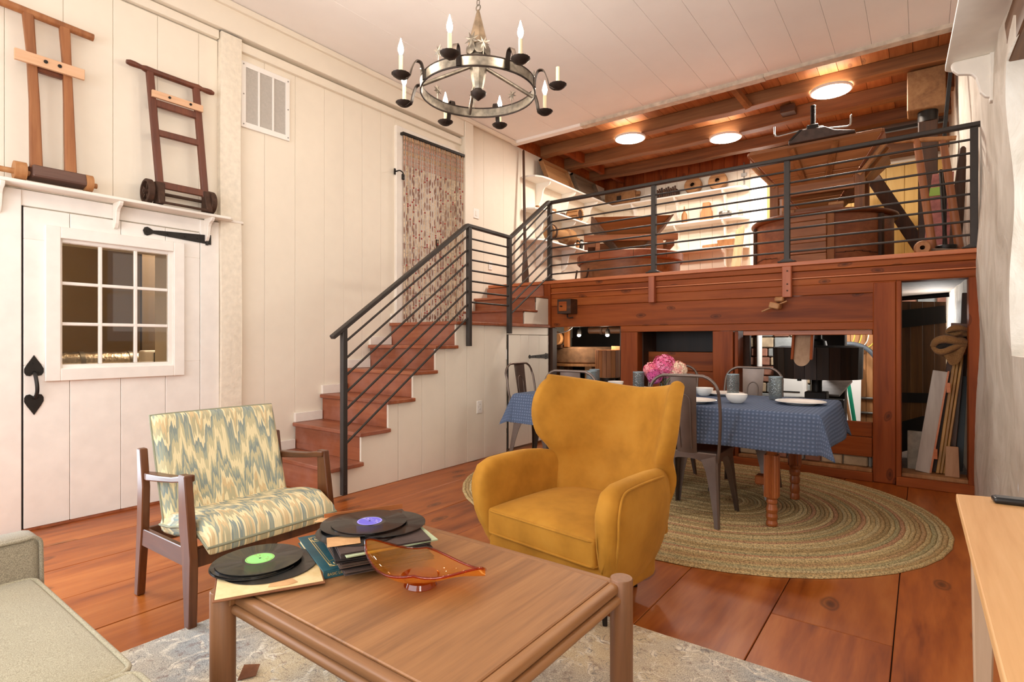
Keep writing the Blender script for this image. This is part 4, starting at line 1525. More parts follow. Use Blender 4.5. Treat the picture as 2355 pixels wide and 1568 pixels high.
# ---- coffee table
TZ = 0.432
ct = thing('coffee_table', 'low square oak coffee table with round legs and double rounded rails', 'table', (-1.25, 1.22, 0))
LX = (-1.715, -0.773)
LY = (0.82, 1.625)
for x in LX:
    for y in LY:
        MB().lathe([(0.036, 0.012), (0.0365, 0.02), (0.0365, TZ + 0.005), (0.034, TZ + 0.009), (0.0, TZ + 0.009)], (x, y, 0), 32).build('leg', OAKZ, ct, smooth=40)
MB().box(LX[0] + 0.046, LX[1] - 0.029, LY[0] + 0.049, LY[1] - 0.03, TZ - 0.025, TZ - 0.0005).build('tabletop', OAKT, ct, bevel=0.003)


def drail(p0, p1, nm, mt):
    MB().sweep([p0, p1], 1.0, prof=[(0.018 * math.copysign(abs(math.cos(a)) ** 0.75, math.cos(a)), 0.0165 * math.copysign(abs(math.sin(a)) ** 0.6, math.sin(a))) for a in [2 * PI * k / 20 for k in range(20)]]).build(nm, mt, ct, smooth=50)


drail((LX[0], LY[0] + 0.030, TZ - 0.0175), (LX[1], LY[0] + 0.030, TZ - 0.0175), 'top_rail', OAKX)
drail((LX[0], LY[1] - 0.012, TZ - 0.0175), (LX[1], LY[1] - 0.012, TZ - 0.0175), 'top_rail', OAKX)
drail((LX[0] + 0.030, LY[0], TZ - 0.0175), (LX[0] + 0.030, LY[1], TZ - 0.0175), 'top_rail', OAKT)
drail((LX[1] - 0.012, LY[0], TZ - 0.0175), (LX[1] - 0.012, LY[1], TZ - 0.0175), 'top_rail', OAKT)
for (a, b, mt) in [((LX[0], LY[0] + 0.022), (LX[1], LY[0] + 0.022), OAKX), ((LX[0], LY[1]), (LX[1], LY[1]), OAKX), ((LX[0], LY[0]), (LX[0], LY[1]), OAKT), ((LX[1], LY[0]), (LX[1], LY[1]), OAKT)]:
    MB().cyl((a[0], a[1], TZ - 0.052), (b[0], b[1], TZ - 0.052), 0.0145, n=16).build('lower_rail', mt, ct, smooth=50)

# ---- records
def vinyl():
    t = NT('black_vinyl')
    t.color('100f0f')
    tc = t.n('ShaderNodeTexCoord')
    sx = t.n('ShaderNodeSeparateXYZ')
    t.l(tc.outputs['Object'], sx.inputs[0])
    rr = t.math('SQRT', t.math('ADD', t.math('MULTIPLY', sx.outputs[0], sx.outputs[0]), t.math('MULTIPLY', sx.outputs[1], sx.outputs[1])))
    # groove walls tilt the normal in and out along the radius
    groove = t.math('MULTIPLY', t.math('SINE', t.math('MULTIPLY', rr, 9000.0)), 0.24)
    inner = t.math('GREATER_THAN', rr, 0.058)
    s = t.math('DIVIDE', t.math('MULTIPLY', groove, inner), rr)
    cb = t.n('ShaderNodeCombineXYZ')
    t.l(t.math('MULTIPLY', sx.outputs[0], s), cb.inputs[0])
    t.l(t.math('MULTIPLY', sx.outputs[1], s), cb.inputs[1])
    cb.inputs[2].default_value = 1.0
    nm = t.n('ShaderNodeVectorMath', operation='NORMALIZE')
    t.l(cb.outputs[0], nm.inputs[0])
    t.l(nm.outputs[0], t.b.inputs['Normal'])
    t.p(Roughness=0.05)
    return t.mat


VINYL = vinyl()


def label_mat(name, c, ink):
    t = NT(name)
    tc = t.n('ShaderNodeTexCoord')
    sx = t.n('ShaderNodeSeparateXYZ')
    t.l(tc.outputs['Object'], sx.inputs[0])
    rr = t.math('SQRT', t.math('ADD', t.math('MULTIPLY', sx.outputs[0], sx.outputs[0]), t.math('MULTIPLY', sx.outputs[1], sx.outputs[1])))
    ring = t.ramp(t.math('MULTIPLY', rr, 10.0), [(0.0, (0, 0, 0, 1)), (0.40, (0, 0, 0, 1)), (0.41, (1, 1, 1, 1)), (0.425, (0, 0, 0, 1))], 'CONSTANT')
    wv = t.noise(t.coords(rand=False, scale=(40, 160, 1)), 1.6, 2)
    band = t.math('LESS_THAN', t.math('ABSOLUTE', t.math('SUBTRACT', sx.outputs[1], 0.012)), 0.012)
    tx = t.math('MULTIPLY', t.math('GREATER_THAN', wv, 0.56), band)
    t.color(t.mix(t.math('MAXIMUM', ring, t.math('MULTIPLY', tx, 0.7)), c, ink))
    t.p(Roughness=0.5)
    return t.mat


GREENL = label_mat('green_label', '8fe07c', '8c7a2c')
BLUEL = label_mat('blue_label', '6a62d8', 'd8d4f0')


def record(label, x, y, z, r, lab=None, tilt=(0, 0), group=None):
    t = thing('vinyl_record', label, 'record', (x, y, z), 0, group, local=True)
    t.rotation_euler = (tilt[0], tilt[1], 0)
    MB().lathe([(0.0, 0.0), (r * 0.98, 0.0), (r, 0.0012), (r, 0.0024), (r * 0.97, 0.0028), (r * 0.36, 0.0024), (0.0, 0.0024)], (0, 0, 0), 72).build('disc', VINYL, t, smooth=30)
    if lab:
        MB().lathe([(r * 0.335, 0.0025), (r * 0.335, 0.0031), (0.0, 0.0031)], (0, 0, 0), 48).build('label', lab, t)
        MB().lathe([(0.0036, 0.003), (0.0036, 0.0036), (0.0, 0.0036)], (0, 0, 0), 12).build('spindle_hole', DARKGAP, t)
    return t


def paper(name, c1, c2, rough=0.8):
    t = NT(name)
    v = t.coords()
    n = t.noise(v, 6, 5, 0.65)
    t.color(t.ramp(n, [(0.3, c2), (0.6, c1)]))
    t.p(Roughness=rough)
    t.b.inputs['Specular IOR Level'].default_value = 0.25
    return t.mat


CREAMP = paper('aged_cream_paper', 'ead3a2', 'cfae78')
KRAFT = paper('brown_card', '8a5a3c', '6a4028')
ALBUMC = paper('album_cover_brown', '54443e', '3c2f2b')
TEAL = paper('teal_cover', '2f5a62', '1d3f48', 0.45)
GOLD = plain('gold_print', 'c8aa68', 0.4, 0.4)


def slab(name, mat, par, c, sx, sy, z0, z1, rz, bevel=0.001):
    m = MB()
    m.obox((c[0], c[1], (z0 + z1) / 2), (sx, sy, z1 - z0), (0, 0, rz))
    return m.build(name, mat, par, bevel=bevel)


RZ1 = math.radians(62)
SC = (-1.712, 0.968)
t = thing('record_sleeve', 'worn cream record sleeve with brown edges under the record pile at the table corner', 'record sleeve', (SC[0], SC[1], TZ + 0.014))
slab('backing', KRAFT, t, SC, 0.312, 0.322, TZ + 0.0095, TZ + 0.0135, RZ1)
slab('cover', CREAMP, t, (SC[0] - 0.002, SC[1] + 0.002), 0.302, 0.308, TZ + 0.0135, TZ + 0.016, RZ1)
zz = TZ + 0.0165
t = thing('torn_paper', 'torn tan paper scraps sticking out from under the cream sleeve records', 'paper', (SC[0], SC[1], zz))
MB().prism([(-1.60, 0.90), (-1.565, 0.945), (-1.56, 0.975), (-1.60, 0.98), (-1.63, 0.93)], 'z', zz, zz + 0.001).build('scrap', paper('tan_scrap', 'd5a877', 'b58658'), t)
MB().prism([(-1.675, 1.118), (-1.645, 1.135), (-1.66, 1.10)], 'z', zz, zz + 0.001).build('scrap', bpy.data.materials['tan_scrap'], t)
zz += 0.0012
record('large black record with no label showing, bottom of the pile on the cream sleeve', -1.750, 0.992, zz, 0.150, tilt=(0.004, 0.0), group='records on the cream sleeve')
record('black record second from the bottom of the pile on the cream sleeve', -1.795, 0.968, zz + 0.004, 0.127 + 0.014, group='records on the cream sleeve')
record('black record just below the green-labelled one on the cream sleeve', -1.800, 0.972, zz + 0.008, 0.139, tilt=(0.0, 0.006), group='records on the cream sleeve')
record('black vinyl record with a bright green label on top of the corner pile', -1.796, 0.982, zz + 0.0125, 0.136, GREENL, group='records on the cream sleeve')

# ---- teal book with a gilt frame
RZ2 = math.radians(24.5)
ux, uy = math.cos(RZ2), math.sin(RZ2)
# spine runs from (-1.545,1.055) towards (-1.42,1.36): build in its own frame
BA = math.atan2(1.357 - 1.056, -1.432 + 1.543)
BK = V(-1.545, 1.056, 0)
e1 = V(math.cos(BA), math.sin(BA), 0)
e2 = V(-math.sin(BA), math.cos(BA), 0)
z0 = TZ + 0.0005
t = thing('teal_book', 'large teal hardback book with gilt border and lettered spine under the record albums', 'book', (-1.6, 1.25, z0))


def quad(name, a0, a1, b0, b1, za, zb, mat, bevel=0.0008):
    P = []
    for z in (za, zb):
        for a, b in ((a0, b0), (a1, b0), (a1, b1), (a0, b1)):
            P.append(BK + e1 * a + e2 * b + V(0, 0, z))
    return MB().hexa(P).build(name, mat, t, bevel=bevel)


quad('cover', 0, 0.325, 0.0, 0.372, z0 + 0.020, z0 + 0.0235, TEAL)
quad('back_cover', 0, 0.325, 0.0, 0.372, z0, z0 + 0.003, TEAL)
quad('spine', 0, 0.325, -0.003, 0.004, z0, z0 + 0.0235, TEAL)
quad('pages', 0.006, 0.319, 0.004, 0.365, z0 + 0.003, z0 + 0.020, CREAMP)
zt = z0 + 0.0236
for (a0, a1, b0, b1) in [(0.03, 0.033, 0.03, 0.345), (0.292, 0.295, 0.03, 0.345), (0.03, 0.295, 0.03, 0.033), (0.03, 0.295, 0.342, 0.345), (0.038, 0.0395, 0.038, 0.337), (0.0395, 0.287, 0.038, 0.0395)]:
    quad('gilt_line', a0, a1, b0, b1, zt, zt + 0.0004, GOLD, 0)
for (ca, cb, sa, sb) in [(0.06, 0.06, 1, 1), (0.06, 0.315, 1, -1), (0.265, 0.06, -1, 1)]:
    pts = []
    for k in range(26):
        a = k * 0.42
        rr = 0.004 + 0.0011 * k
        pts.append(BK + e1 * (ca + sa * rr * math.cos(a)) + e2 * (cb + sb * rr * math.sin(a)) + V(0, 0, zt + 0.0003))
    MB().sweep(pts, 0.0011, 4).build('gilt_scroll', GOLD, t)


def lettering(txt, size, loc, M, mat, par, name='lettering'):
    cu = bpy.data.curves.new(name, 'FONT')
    cu.body = txt
    cu.size = size
    cu.extrude = 0.0002
    cu.align_x = 'LEFT'
    cu.align_y = 'CENTER'
    cu.materials.append(mat)
    tmp = bpy.data.objects.new('letters', cu)
    COL.objects.link(tmp)
    dg = bpy.context.evaluated_depsgraph_get()
    me = bpy.data.meshes.new_from_object(tmp.evaluated_get(dg))
    bpy.data.objects.remove(tmp)
    o = bpy.data.objects.new(name, me)
    COL.objects.link(o)
    o.parent = par
    mw = M.to_4x4()
    mw.translation = V(*loc) - ORG.get(par.name, V(0, 0, 0))
    o.matrix_local = mw
    ORG[o.name] = ORG.get(par.name, V(0, 0, 0))
    return o


Ms = Matrix((e1, V(0, 0, 1), -e2)).transposed()
p = BK + e1 * 0.012 - e2 * 0.0034 + V(0, 0, z0 + 0.012)
lettering("BASIC LIBRARY OF THE WORLD'S GREATEST MUSIC", 0.0122, p, Ms, GOLD, t)

# ---- stack of record albums on the book
AL = [('brown record album at the bottom of the stack on the teal book', ALBUMC), ('dark record album second from the bottom of the stack on the teal book', paper('album_black', '2c2422', '1d1715')),
      ('tan-edged record album third from the bottom of the stack on the teal book', paper('album_tan', '6b5548', '4d3c33')), ('grey-brown record album in the middle of the stack on the teal book', ALBUMC),
      ('black record album fourth from the top of the stack on the teal book', bpy.data.materials['album_black']), ('thin dark record album third from the top of the stack on the teal book', ALBUMC),
      ('pale green edged record album second from the top of the stack on the teal book', paper('album_green', 'b9c4a0', '98a482')), ('dark brown record album with a lifted copper edge on top of the stack', ALBUMC)]
za = z0 + 0.0245
AC = V(-1.576, 1.290, 0)
for i, (lb, mt) in enumerate(AL):
    h = [0.010, 0.008, 0.011, 0.009, 0.009, 0.006, 0.005, 0.006][i]
    rz = math.radians(62 + [3, -2, 4, 0, -3, 2, 5, 1][i])
    c = AC + V([0.01, 0, -0.012, 0.004, 0.012, -0.004, 0.006, 0][i], [0.0, 0.01, -0.006, 0.008, -0.01, 0.0, 0.006, 0][i], 0)
    t = thing('record_album', lb, 'record album', (c.x, c.y, za), 0, 'record albums stacked on the teal book')
    sx, sy = (0.30, 0.375) if i not in (6,) else (0.31, 0.38)
    slab('cover', mt, t, c, sx, sy, za, za + 0.002, rz)
    slab('pages', paper('album_pages', '6b5f55', '463b35') if i == 0 else bpy.data.materials['album_pages'], t, c, sx - 0.012, sy - 0.02, za + 0.002, za + h - 0.002, rz)
    slab('cover', mt, t, c, sx, sy, za + h - 0.002, za + h, rz)
    if i == 7:
        q = Matrix.Rotation(rz, 3, 'Z')
        a, b = c + q @ V(-0.15, 0.186, 0), c + q @ V(0.15, 0.186, 0)
        MB().bar((a.x, a.y, za + h + 0.012), (b.x, b.y, za + h + 0.012), 0.004, 0.018).build('lifted_edge', plain('copper_edge', 'b06a3c', 0.4, 0.4), t)
    za += h + 0.0006
zr = za + 0.001
t = thing('torn_paper', 'torn tan paper corner between the records on top of the album stack', 'paper', (-1.55, 1.24, zr))
MB().prism([(-1.545, 1.07), (-1.49, 1.16), (-1.56, 1.21), (-1.62, 1.12)], 'z', zr + 0.004, zr + 0.005).build('scrap', bpy.data.materials['tan_scrap'], t)
MB().prism([(-1.495, 1.365), (-1.46, 1.40), (-1.51, 1.44), (-1.545, 1.39)], 'z', zr + 0.004, zr + 0.005).build('scrap', bpy.data.materials['tan_scrap'], t)
MB().prism([(-1.80, 1.19), (-1.755, 1.23), (-1.785, 1.27), (-1.82, 1.23)], 'z', zr + 0.004, zr + 0.005).build('scrap', bpy.data.materials['tan_scrap'], t)
record('large dark record at the bottom of the records on the album stack', -1.600, 1.245, zr, 0.152, group='records on the album stack')
record('dark record in the middle of the records on the album stack', -1.575, 1.335, zr + 0.0055, 0.146, group='records on the album stack')
record('dark record just below the blue-labelled one on the album stack', -1.640, 1.285, zr + 0.009, 0.147, group='records on the album stack')
record('black vinyl record with a violet-blue label on top of the album stack', -1.618, 1.300, zr + 0.013, 0.134, BLUEL, group='records on the album stack')

# ---- amber glass bowl with drawn-out ends
t = thing('amber_glass_bowl', 'amber glass leaf-shaped bowl with two drawn-out twisted ends on the coffee table', 'bowl', (-1.27, 1.205, TZ))
bc = V(-1.262, 1.212, 0)
ea = V(0.82, 0.57, 0).normalized()    # long axis, left tip to right tip as seen
eb = V(-ea.y, ea.x, 0)


def bowl_pt(u, v, off=0.0):
    # u along the axis -1..1, v across -1..1 ; raised rim, pinched ends
    s = abs(u)
    L = 0.185 if u < 0 else 0.205
    wid = 0.092 * max(0.0, 1 - s ** 1.9) ** 0.75 + 0.010
    tw = (0.75 if u < 0 else -0.35) * s * s
    h = 0.020 + (0.092 * s ** 2.4 if u < 0 else 0.024 * s ** 2) + 0.058 * abs(v) ** 2.0 * (1 - 0.75 * s) + 0.006 * math.sin(4 * u + 2.2 * v)
    a = L * u
    b = wid * v
    z = h + b * math.sin(tw)
    b = b * math.cos(tw) + (0.03 * u * u if u < 0 else -0.012 * u * u)
    return bc + ea * a + eb * b + V(0, 0, TZ + z + off)


m = MB()
m.grid(lambda u, v: bowl_pt(2 * u - 1, 2 * v - 1), 44, 20)
m.build('bowl', AMBER, t, smooth=70)
rim = [bowl_pt(-1 + 2 * k / 40, 1) for k in range(41)] + [bowl_pt(1 - 2 * k / 40, -1) for k in range(1, 40)]
MB().sweep(rim, 0.0042, 8, closed=True).build('rim', glassy('amber_rim_glass', 'e6a040', 0.05), t, smooth=70)
MB().lathe([(0.048, 0.0), (0.052, 0.004), (0.046, 0.018), (0.060, 0.034)], (bc.x, bc.y, TZ + 0.001), 28, cap=False).build('foot', bpy.data.materials['amber_rim_glass'], t, smooth=60)

# ---- scrap of brown paper on the rug
t = thing('paper_scrap', 'torn triangular brown paper scrap on the rug by the front table leg', 'paper', (-1.95, 1.0, 0.015))
MB().add([(-1.915, 0.965, 0.014), (-1.885, 1.015, 0.018), (-1.92, 1.05, 0.030), (-1.955, 1.01, 0.034), (-1.915, 0.965, 0.016), (-1.885, 1.015, 0.020), (-1.92, 1.05, 0.032), (-1.955, 1.01, 0.036)], [(0, 1, 2, 3), (4, 5, 6, 7), (0, 1, 5, 4), (1, 2, 6, 5), (2, 3, 7, 6), (3, 0, 4, 7)]).build('sheet', KRAFT, t)

# ---- lounge chair with flame-stitch cushions
def flame_mat():
    t = NT('flame_stitch_fabric')
    uv = t.n('ShaderNodeUVMap')
    sx = t.n('ShaderNodeSeparateXYZ')
    t.l(uv.outputs[0], sx.inputs[0])
    u, v = sx.outputs[0], sx.outputs[1]
    n0 = t.noise(uv.outputs[0], 7, 2)
    n1 = t.noise(uv.outputs[0], 3.0, 2)
    z1 = t.math('PINGPONG', t.math('MULTIPLY_ADD', n1, 0.10, u), 0.085)
    z2 = t.math('PINGPONG', t.math('MULTIPLY_ADD', n0, 0.03, u), 0.021)
    z3 = t.math('PINGPONG', u, 0.0063)
    w = t.math('ADD', t.math('MULTIPLY', z1, 2.2), t.math('ADD', t.math('MULTIPLY', z2, 3.6), t.math('MULTIPLY', z3, 4.0)))
    ph = t.math('FRACT', t.math('MULTIPLY', t.math('ADD', v, t.math('ADD', w, t.math('MULTIPLY', n1, 0.16))), 2.1))
    A, B_, C_, D_, E_, F_ = 'e6d8ae', 'c4bc98', '9aa293', '84928e', 'd2b98e', 'b5ae8e'
    col = t.ramp(ph, [(0.0, A), (0.12, B_), (0.22, C_), (0.30, D_), (0.36, A), (0.44, F_), (0.52, E_), (0.60, A), (0.68, C_), (0.76, B_), (0.84, D_), (0.90, C_), (0.95, B_)], 'CONSTANT')
    # fine warp stripes, as printed
    st = t.math('PINGPONG', u, 0.0045)
    col = t.mix(t.math('MULTIPLY', t.math('GREATER_THAN', st, 0.0028), 0.22), col, 'c2a47a')
    t.color(col)
    t.p(Roughness=0.9)
    t.b.inputs['Specular IOR Level'].default_value = 0.2
    fb = t.noise(t.coords(rand=False), 420, 2)
    t.bump(fb, 0.12, 0.002)
    return t.mat


FLAME = flame_mat()
PIPE = plain('grey_green_piping', '8a8a72', 0.8)
lc = thing('lounge_chair', 'walnut armchair with zigzag flame-stitch cushions left of the coffee table', 'chair', (-2.7, 1.37, 0))


def slabcush(fn, nu, nv, th, name, mat, par, rr=0.35):
    # fn(u,v) -> (centre point, normal); closed rounded slab of thickness th with uv
    m = MB()
    n = 8

    def surf(side):
        def f(u, v):
            p, nrm = fn(u, v)
            e = min(1, min(u, 1 - u, v, 1 - v) / 0.07)
            k = math.sqrt(max(0.0, 1 - (1 - e) ** 2))
            return p + nrm * (side * th / 2 * k)
        return f
    rng = lambda n_: n_
    # denser near the borders
    def warp(x):
        return x + 0.09 * math.sin(2 * PI * x) * -1.0 if False else (0.5 - 0.5 * math.cos(PI * x)) * 0.6 + x * 0.4
    for sd in (1, -1):
        f = surf(sd)
        m.grid(lambda u, v: f(warp(u), warp(v)), nu, nv, uvf=lambda u, v: (warp(u) * 0.62, warp(v) * 0.5))
    return m.build(name, mat, par, smooth=75)


def backfn(u, v):
    y = 1.065 + 0.605 * u
    z = 0.345 + 0.50 * v
    x = -2.775 - 0.165 * v + 0.03 * (1 - (2 * u - 1) ** 2) * -1 * 0.4
    return V(x, y, z), V(0.95, 0, 0.31)


def seatfn(u, v):
    y = 1.06 + 0.615 * u
    x = -2.345 - 0.47 * v
    z = 0.375 + 0.035 * math.sin(PI * min(1, v * 1.3)) * 0.5 + 0.02 * (1 - v) - 0.02 * v - 0.045 * max(0, 0.22 - v) / 0.22 + 0.012 * math.cos(2 * PI * (u - 0.5)) * 0
    return V(x, y, z), V(0, 0, 1)


slabcush(backfn, 40, 36, 0.085, 'back_cushion', FLAME, lc)
slabcush(seatfn, 40, 36, 0.105, 'seat_cushion', FLAME, lc)
for fn, nm in ((backfn, 'back_piping'), (seatfn, 'seat_piping')):
    pts = [(k / 12, 0.0) for k in range(12)] + [(1.0, k / 12) for k in range(12)] + [(1 - k / 12, 1.0) for k in range(12)] + [(0.0, 1 - k / 12) for k in range(12)]
    MB().sweep([fn(*q)[0] for q in pts], 0.006, 6, closed=True).build(nm, PIPE, lc, smooth=70)
for y, nm in ((1.035, 'near'), (1.70, 'far')):
    s = 1 if nm == 'near' else -1
    w = 0.034
    m = MB()
    rings = []
    for xa, xb, z in ((-2.462, -2.418, 0.0), (-2.487, -2.405, 0.30), (-2.515, -2.425, 0.42), (-2.52, -2.462, 0.635)):
        rings.append([(xa, y - w / 2, z), (xb, y - w / 2, z), (xb, y + w / 2, z), (xa, y + w / 2, z)])
    m.loft(rings).build('front_leg', WALNUT, lc, bevel=0.004)
    m = MB()
    rings = []
    for xa, xb, z in ((-2.995, -2.955, 0.0), (-2.965, -2.905, 0.33), (-2.955, -2.895, 0.52), (-2.965, -2.925, 0.695)):
        rings.append([(xa, y - w / 2, z), (xb, y - w / 2, z), (xb, y + w / 2, z), (xa, y + w / 2, z)])
    m.loft(rings).build('rear_leg', WALNUT, lc, bevel=0.004)
    m = MB()
    rings = []
    for x, ww, zt_, th in ((-2.925, 0.03, 0.585, 0.034), (-2.86, 0.05, 0.59, 0.034), (-2.72, 0.05, 0.60, 0.028), (-2.60, 0.045, 0.612, 0.026), (-2.50, 0.042, 0.632, 0.03), (-2.462, 0.036, 0.636, 0.03)):
        yc = y + s * 0.01
        rings.append([(x, yc - ww / 2, zt_ - th), (x, yc + ww / 2, zt_ - th), (x, yc + ww / 2, zt_), (x, yc - ww / 2, zt_)])
    m.loft(rings).build('armrest', WALNX, lc, bevel=0.006, seg=2)
    MB().hexa([(-2.93, y - 0.012, 0.245), (-2.46, y - 0.012, 0.255), (-2.46, y + 0.012, 0.255), (-2.93, y + 0.012, 0.245), (-2.93, y - 0.012, 0.325), (-2.46, y - 0.012, 0.335), (-2.46, y + 0.012, 0.335), (-2.93, y + 0.012, 0.325)]).build('side_rail', WALNX, lc, bevel=0.003)
MB().box(-2.475, -2.445, 1.035, 1.70, 0.245, 0.325).build('front_rail', WALNUT, lc, bevel=0.003)
MB().box(-2.93, -2.905, 1.035, 1.70, 0.245, 0.325).build('rear_rail', WALNUT, lc, bevel=0.003)
for y in (1.20, 1.53):
    MB().box(-2.9, -2.46, y - 0.015, y + 0.015, 0.29, 0.325).build('seat_bearer', WALNX, lc)

# ---- mustard wing chair (local frame: faces -Y)
def velvet():
    t = NT('mustard_velvet')
    n = t.noise(t.coords(rand=False), 4.0, 4, 0.6)
    t.color(t.ramp(n, [(0.3, '98661f'), (0.55, 'b37c2a'), (0.75, 'bd8835')]))
    t.p(Roughness=0.75)
    t.b.inputs['Sheen Weight'].default_value = 0.35
    t.b.inputs['Sheen Tint'].default_value = lin('e0b060')
    t.b.inputs['Specular IOR Level'].default_value = 0.15
    t.bump(t.noise(t.coords(rand=False), 300, 2), 0.05, 0.002)
    return t.mat


VEL = velvet()
wc = thing('wing_chair', 'mustard yellow velvet wingback armchair beyond the coffee table', 'chair', (-1.322, 2.352, 0), math.radians(-7.3), local=True)


def shell_ring(hw, yw, yb, th, zfun, n=16):
    # horizontal section of the wing back: inner face then outer face
    inner, outer = [], []
    for i in range(n + 1):
        s = -1 + 2 * i / n
        a = abs(s)
        x = hw * (0.98 * s) * (1 - 0.06 * (1 - a)) + 0.015
        y = yb + (yw - yb) * a ** 2.6
        inner.append(V(x, y, zfun(a)))
        ang = a ** 2.2 * 1.25 * (1 if s > 0 else -1)
        nrm = V(math.sin(ang), math.cos(ang), 0)
        outer.append(V(x, y, zfun(a)) + nrm * th)
    # rounded wing tips
    tipR = [inner[-1] * (1 - k) + outer[-1] * k + V(0, -0.022 * math.sin(PI * k), 0) for k in (0.25, 0.5, 0.75)]
    tipL = [outer[0] * (1 - k) + inner[0] * k + V(0, -0.022 * math.sin(PI * k), 0) for k in (0.25, 0.5, 0.75)]
    return inner + tipR + outer[::-1] + tipL


SEC = [  # z, half width, wing y, back y, thickness
    (0.16, 0.15, 0.10, 0.14, 0.05), (0.36, 0.25, 0.15, 0.28, 0.07), (0.50, 0.295, 0.17, 0.35, 0.08), (0.575, 0.302, 0.165, 0.375, 0.085), (0.63, 0.31, 0.125, 0.395, 0.082),
    (0.69, 0.345, 0.08, 0.41, 0.078), (0.78, 0.372, 0.07, 0.43, 0.074), (0.87, 0.378, 0.09, 0.445, 0.07), (0.935, 0.372, 0.135, 0.455, 0.068), (0.965, 0.36, 0.175, 0.462, 0.066)]
SP = spline([V(s[0], s[1], s[2]) for s in SEC], 3)
SQ = spline([V(s[3], s[4], 0) for s in SEC], 3)
rings = []
zmax = 0.965
for a, b in zip(SP, SQ):
    z = a.x
    k = max(0.0, (z - 0.55) / (zmax - 0.55))
    rings.append(shell_ring(a.y, a.z, b.x, b.y, lambda q, z=z, k=k: z + k * (0.068 * q ** 1.8 - 0.042)))
last = rings[-1]
cen = [sum((last[j] for j in range(len(last))), V(0, 0, 0)) / len(last)]
nI = 17
# close the top with a rolled edge
for sh, up in ((0.80, 0.014), (0.45, 0.022), (0.1, 0.025)):
    ring = []
    n = len(last)
    inner = last[:nI]
    outer = last[nI + 3:nI + 3 + nI][::-1]
    for j in range(n):
        if j < nI:
            m_ = (inner[j] + outer[j]) / 2
        elif j < nI + 3:
            m_ = (inner[-1] + outer[-1]) / 2
        elif j < 2 * nI + 3:
            jj = nI - 1 - (j - nI - 3)
            m_ = (inner[jj] + outer[jj]) / 2
        else:
            m_ = (inner[0] + outer[0]) / 2
        ring.append(m_ + (last[j] - m_) * sh + V(0, 0, up))
    rings.append(ring)
MB().loft(rings).build('winged_back', VEL, wc, smooth=60)
for sg in (-1, 1):
    # arm: sections from front to rear, each a rounded upright slab flaring outward
    rings = []
    for (y, xi, xo, zt_, zb_, k) in [(-0.375, 0.34, 0.375, 0.45, 0.20, 0.3), (-0.365, 0.322, 0.40, 0.545, 0.155, 0.7), (-0.335, 0.315, 0.415, 0.60, 0.14, 1), (-0.27, 0.312, 0.42, 0.622, 0.135, 1), (-0.15, 0.312, 0.418, 0.628, 0.13, 1), (-0.02, 0.31, 0.408, 0.628, 0.13, 1), (0.09, 0.30, 0.39, 0.618, 0.14, 1), (0.19, 0.28, 0.36, 0.60, 0.15, 1), (0.28, 0.24, 0.315, 0.56, 0.17, 1)]:
        c, hw = (xi + xo) / 2, (xo - xi) / 2
        ring = []
        N = 26
        for j in range(N):
            a = 2 * PI * j / N
            ca, sa = math.cos(a), math.sin(a)
            px = c + hw * math.copysign(abs(ca) ** 0.55, ca)
            zz_ = (zt_ + zb_) / 2 + (zt_ - zb_) / 2 * math.copysign(abs(sa) ** 0.5, sa)
            t_ = (zz_ - zb_) / (zt_ - zb_)
            flare = -0.075 * (1 - t_) ** 1.6 + 0.018 * math.sin(PI * t_)
            if ca > 0:
                px += flare
            else:
                px += flare * 0.35
            ring.append(V(sg * px, y + 0.10 * (1 - t_) ** 2 * (1 if y < -0.2 else 0), zz_))
        rings.append(ring)
    MB().loft(rings).build('arm', VEL, wc, smooth=60)
    pts = [V(sg * 0.348, -0.25, 0.17), V(sg * 0.386, -0.30, 0.30), V(sg * 0.420, -0.335, 0.42), V(sg * 0.424, -0.335, 0.52), V(sg * 0.416, -0.29, 0.588), V(sg * 0.418, -0.2, 0.605), V(sg * 0.412, -0.05, 0.606), V(sg * 0.392, 0.07, 0.595)]
    MB().sweep(spline(pts, 5), 0.0055, 6).build('arm_piping', VEL, wc, smooth=70)
MB().rbox(-0.345, 0.345, -0.315, 0.10, 0.13, 0.285, 0.03, 3).rbox(-0.25, 0.25, 0.05, 0.22, 0.14, 0.285, 0.03, 3).build('seat_base', VEL, wc, smooth=50)
MB().rbox(-0.312, 0.312, -0.345, 0.27, 0.275, 0.395, 0.032, 4, crown=0.04, n=9).build('seat_cushion', VEL, wc, smooth=50)
for z in (0.388, 0.285):
    P = []
    for (cx_, cy_, a0) in ((0.28, -0.313, -90), (0.28, 0.24, 0), (-0.28, 0.24, 90), (-0.28, -0.313, 180)):
        P += [V(q[0], q[1], z) for q in arc(cx_, cy_, 0.033, a0, a0 + 90, 4)]
    MB().sweep(P, 0.0055, 6, closed=True).build('cushion_piping', VEL, wc, smooth=70)
for (x, y) in ((-0.27, -0.22), (0.27, -0.22), (-0.16, 0.17), (0.16, 0.17)):
    MB().cyl((x, y, 0.14), (x * 1.1, y * 1.12, 0.012 if y < 0 else 0.0), 0.017, 0.010, n=10).build('leg', IRON, wc, smooth=50)

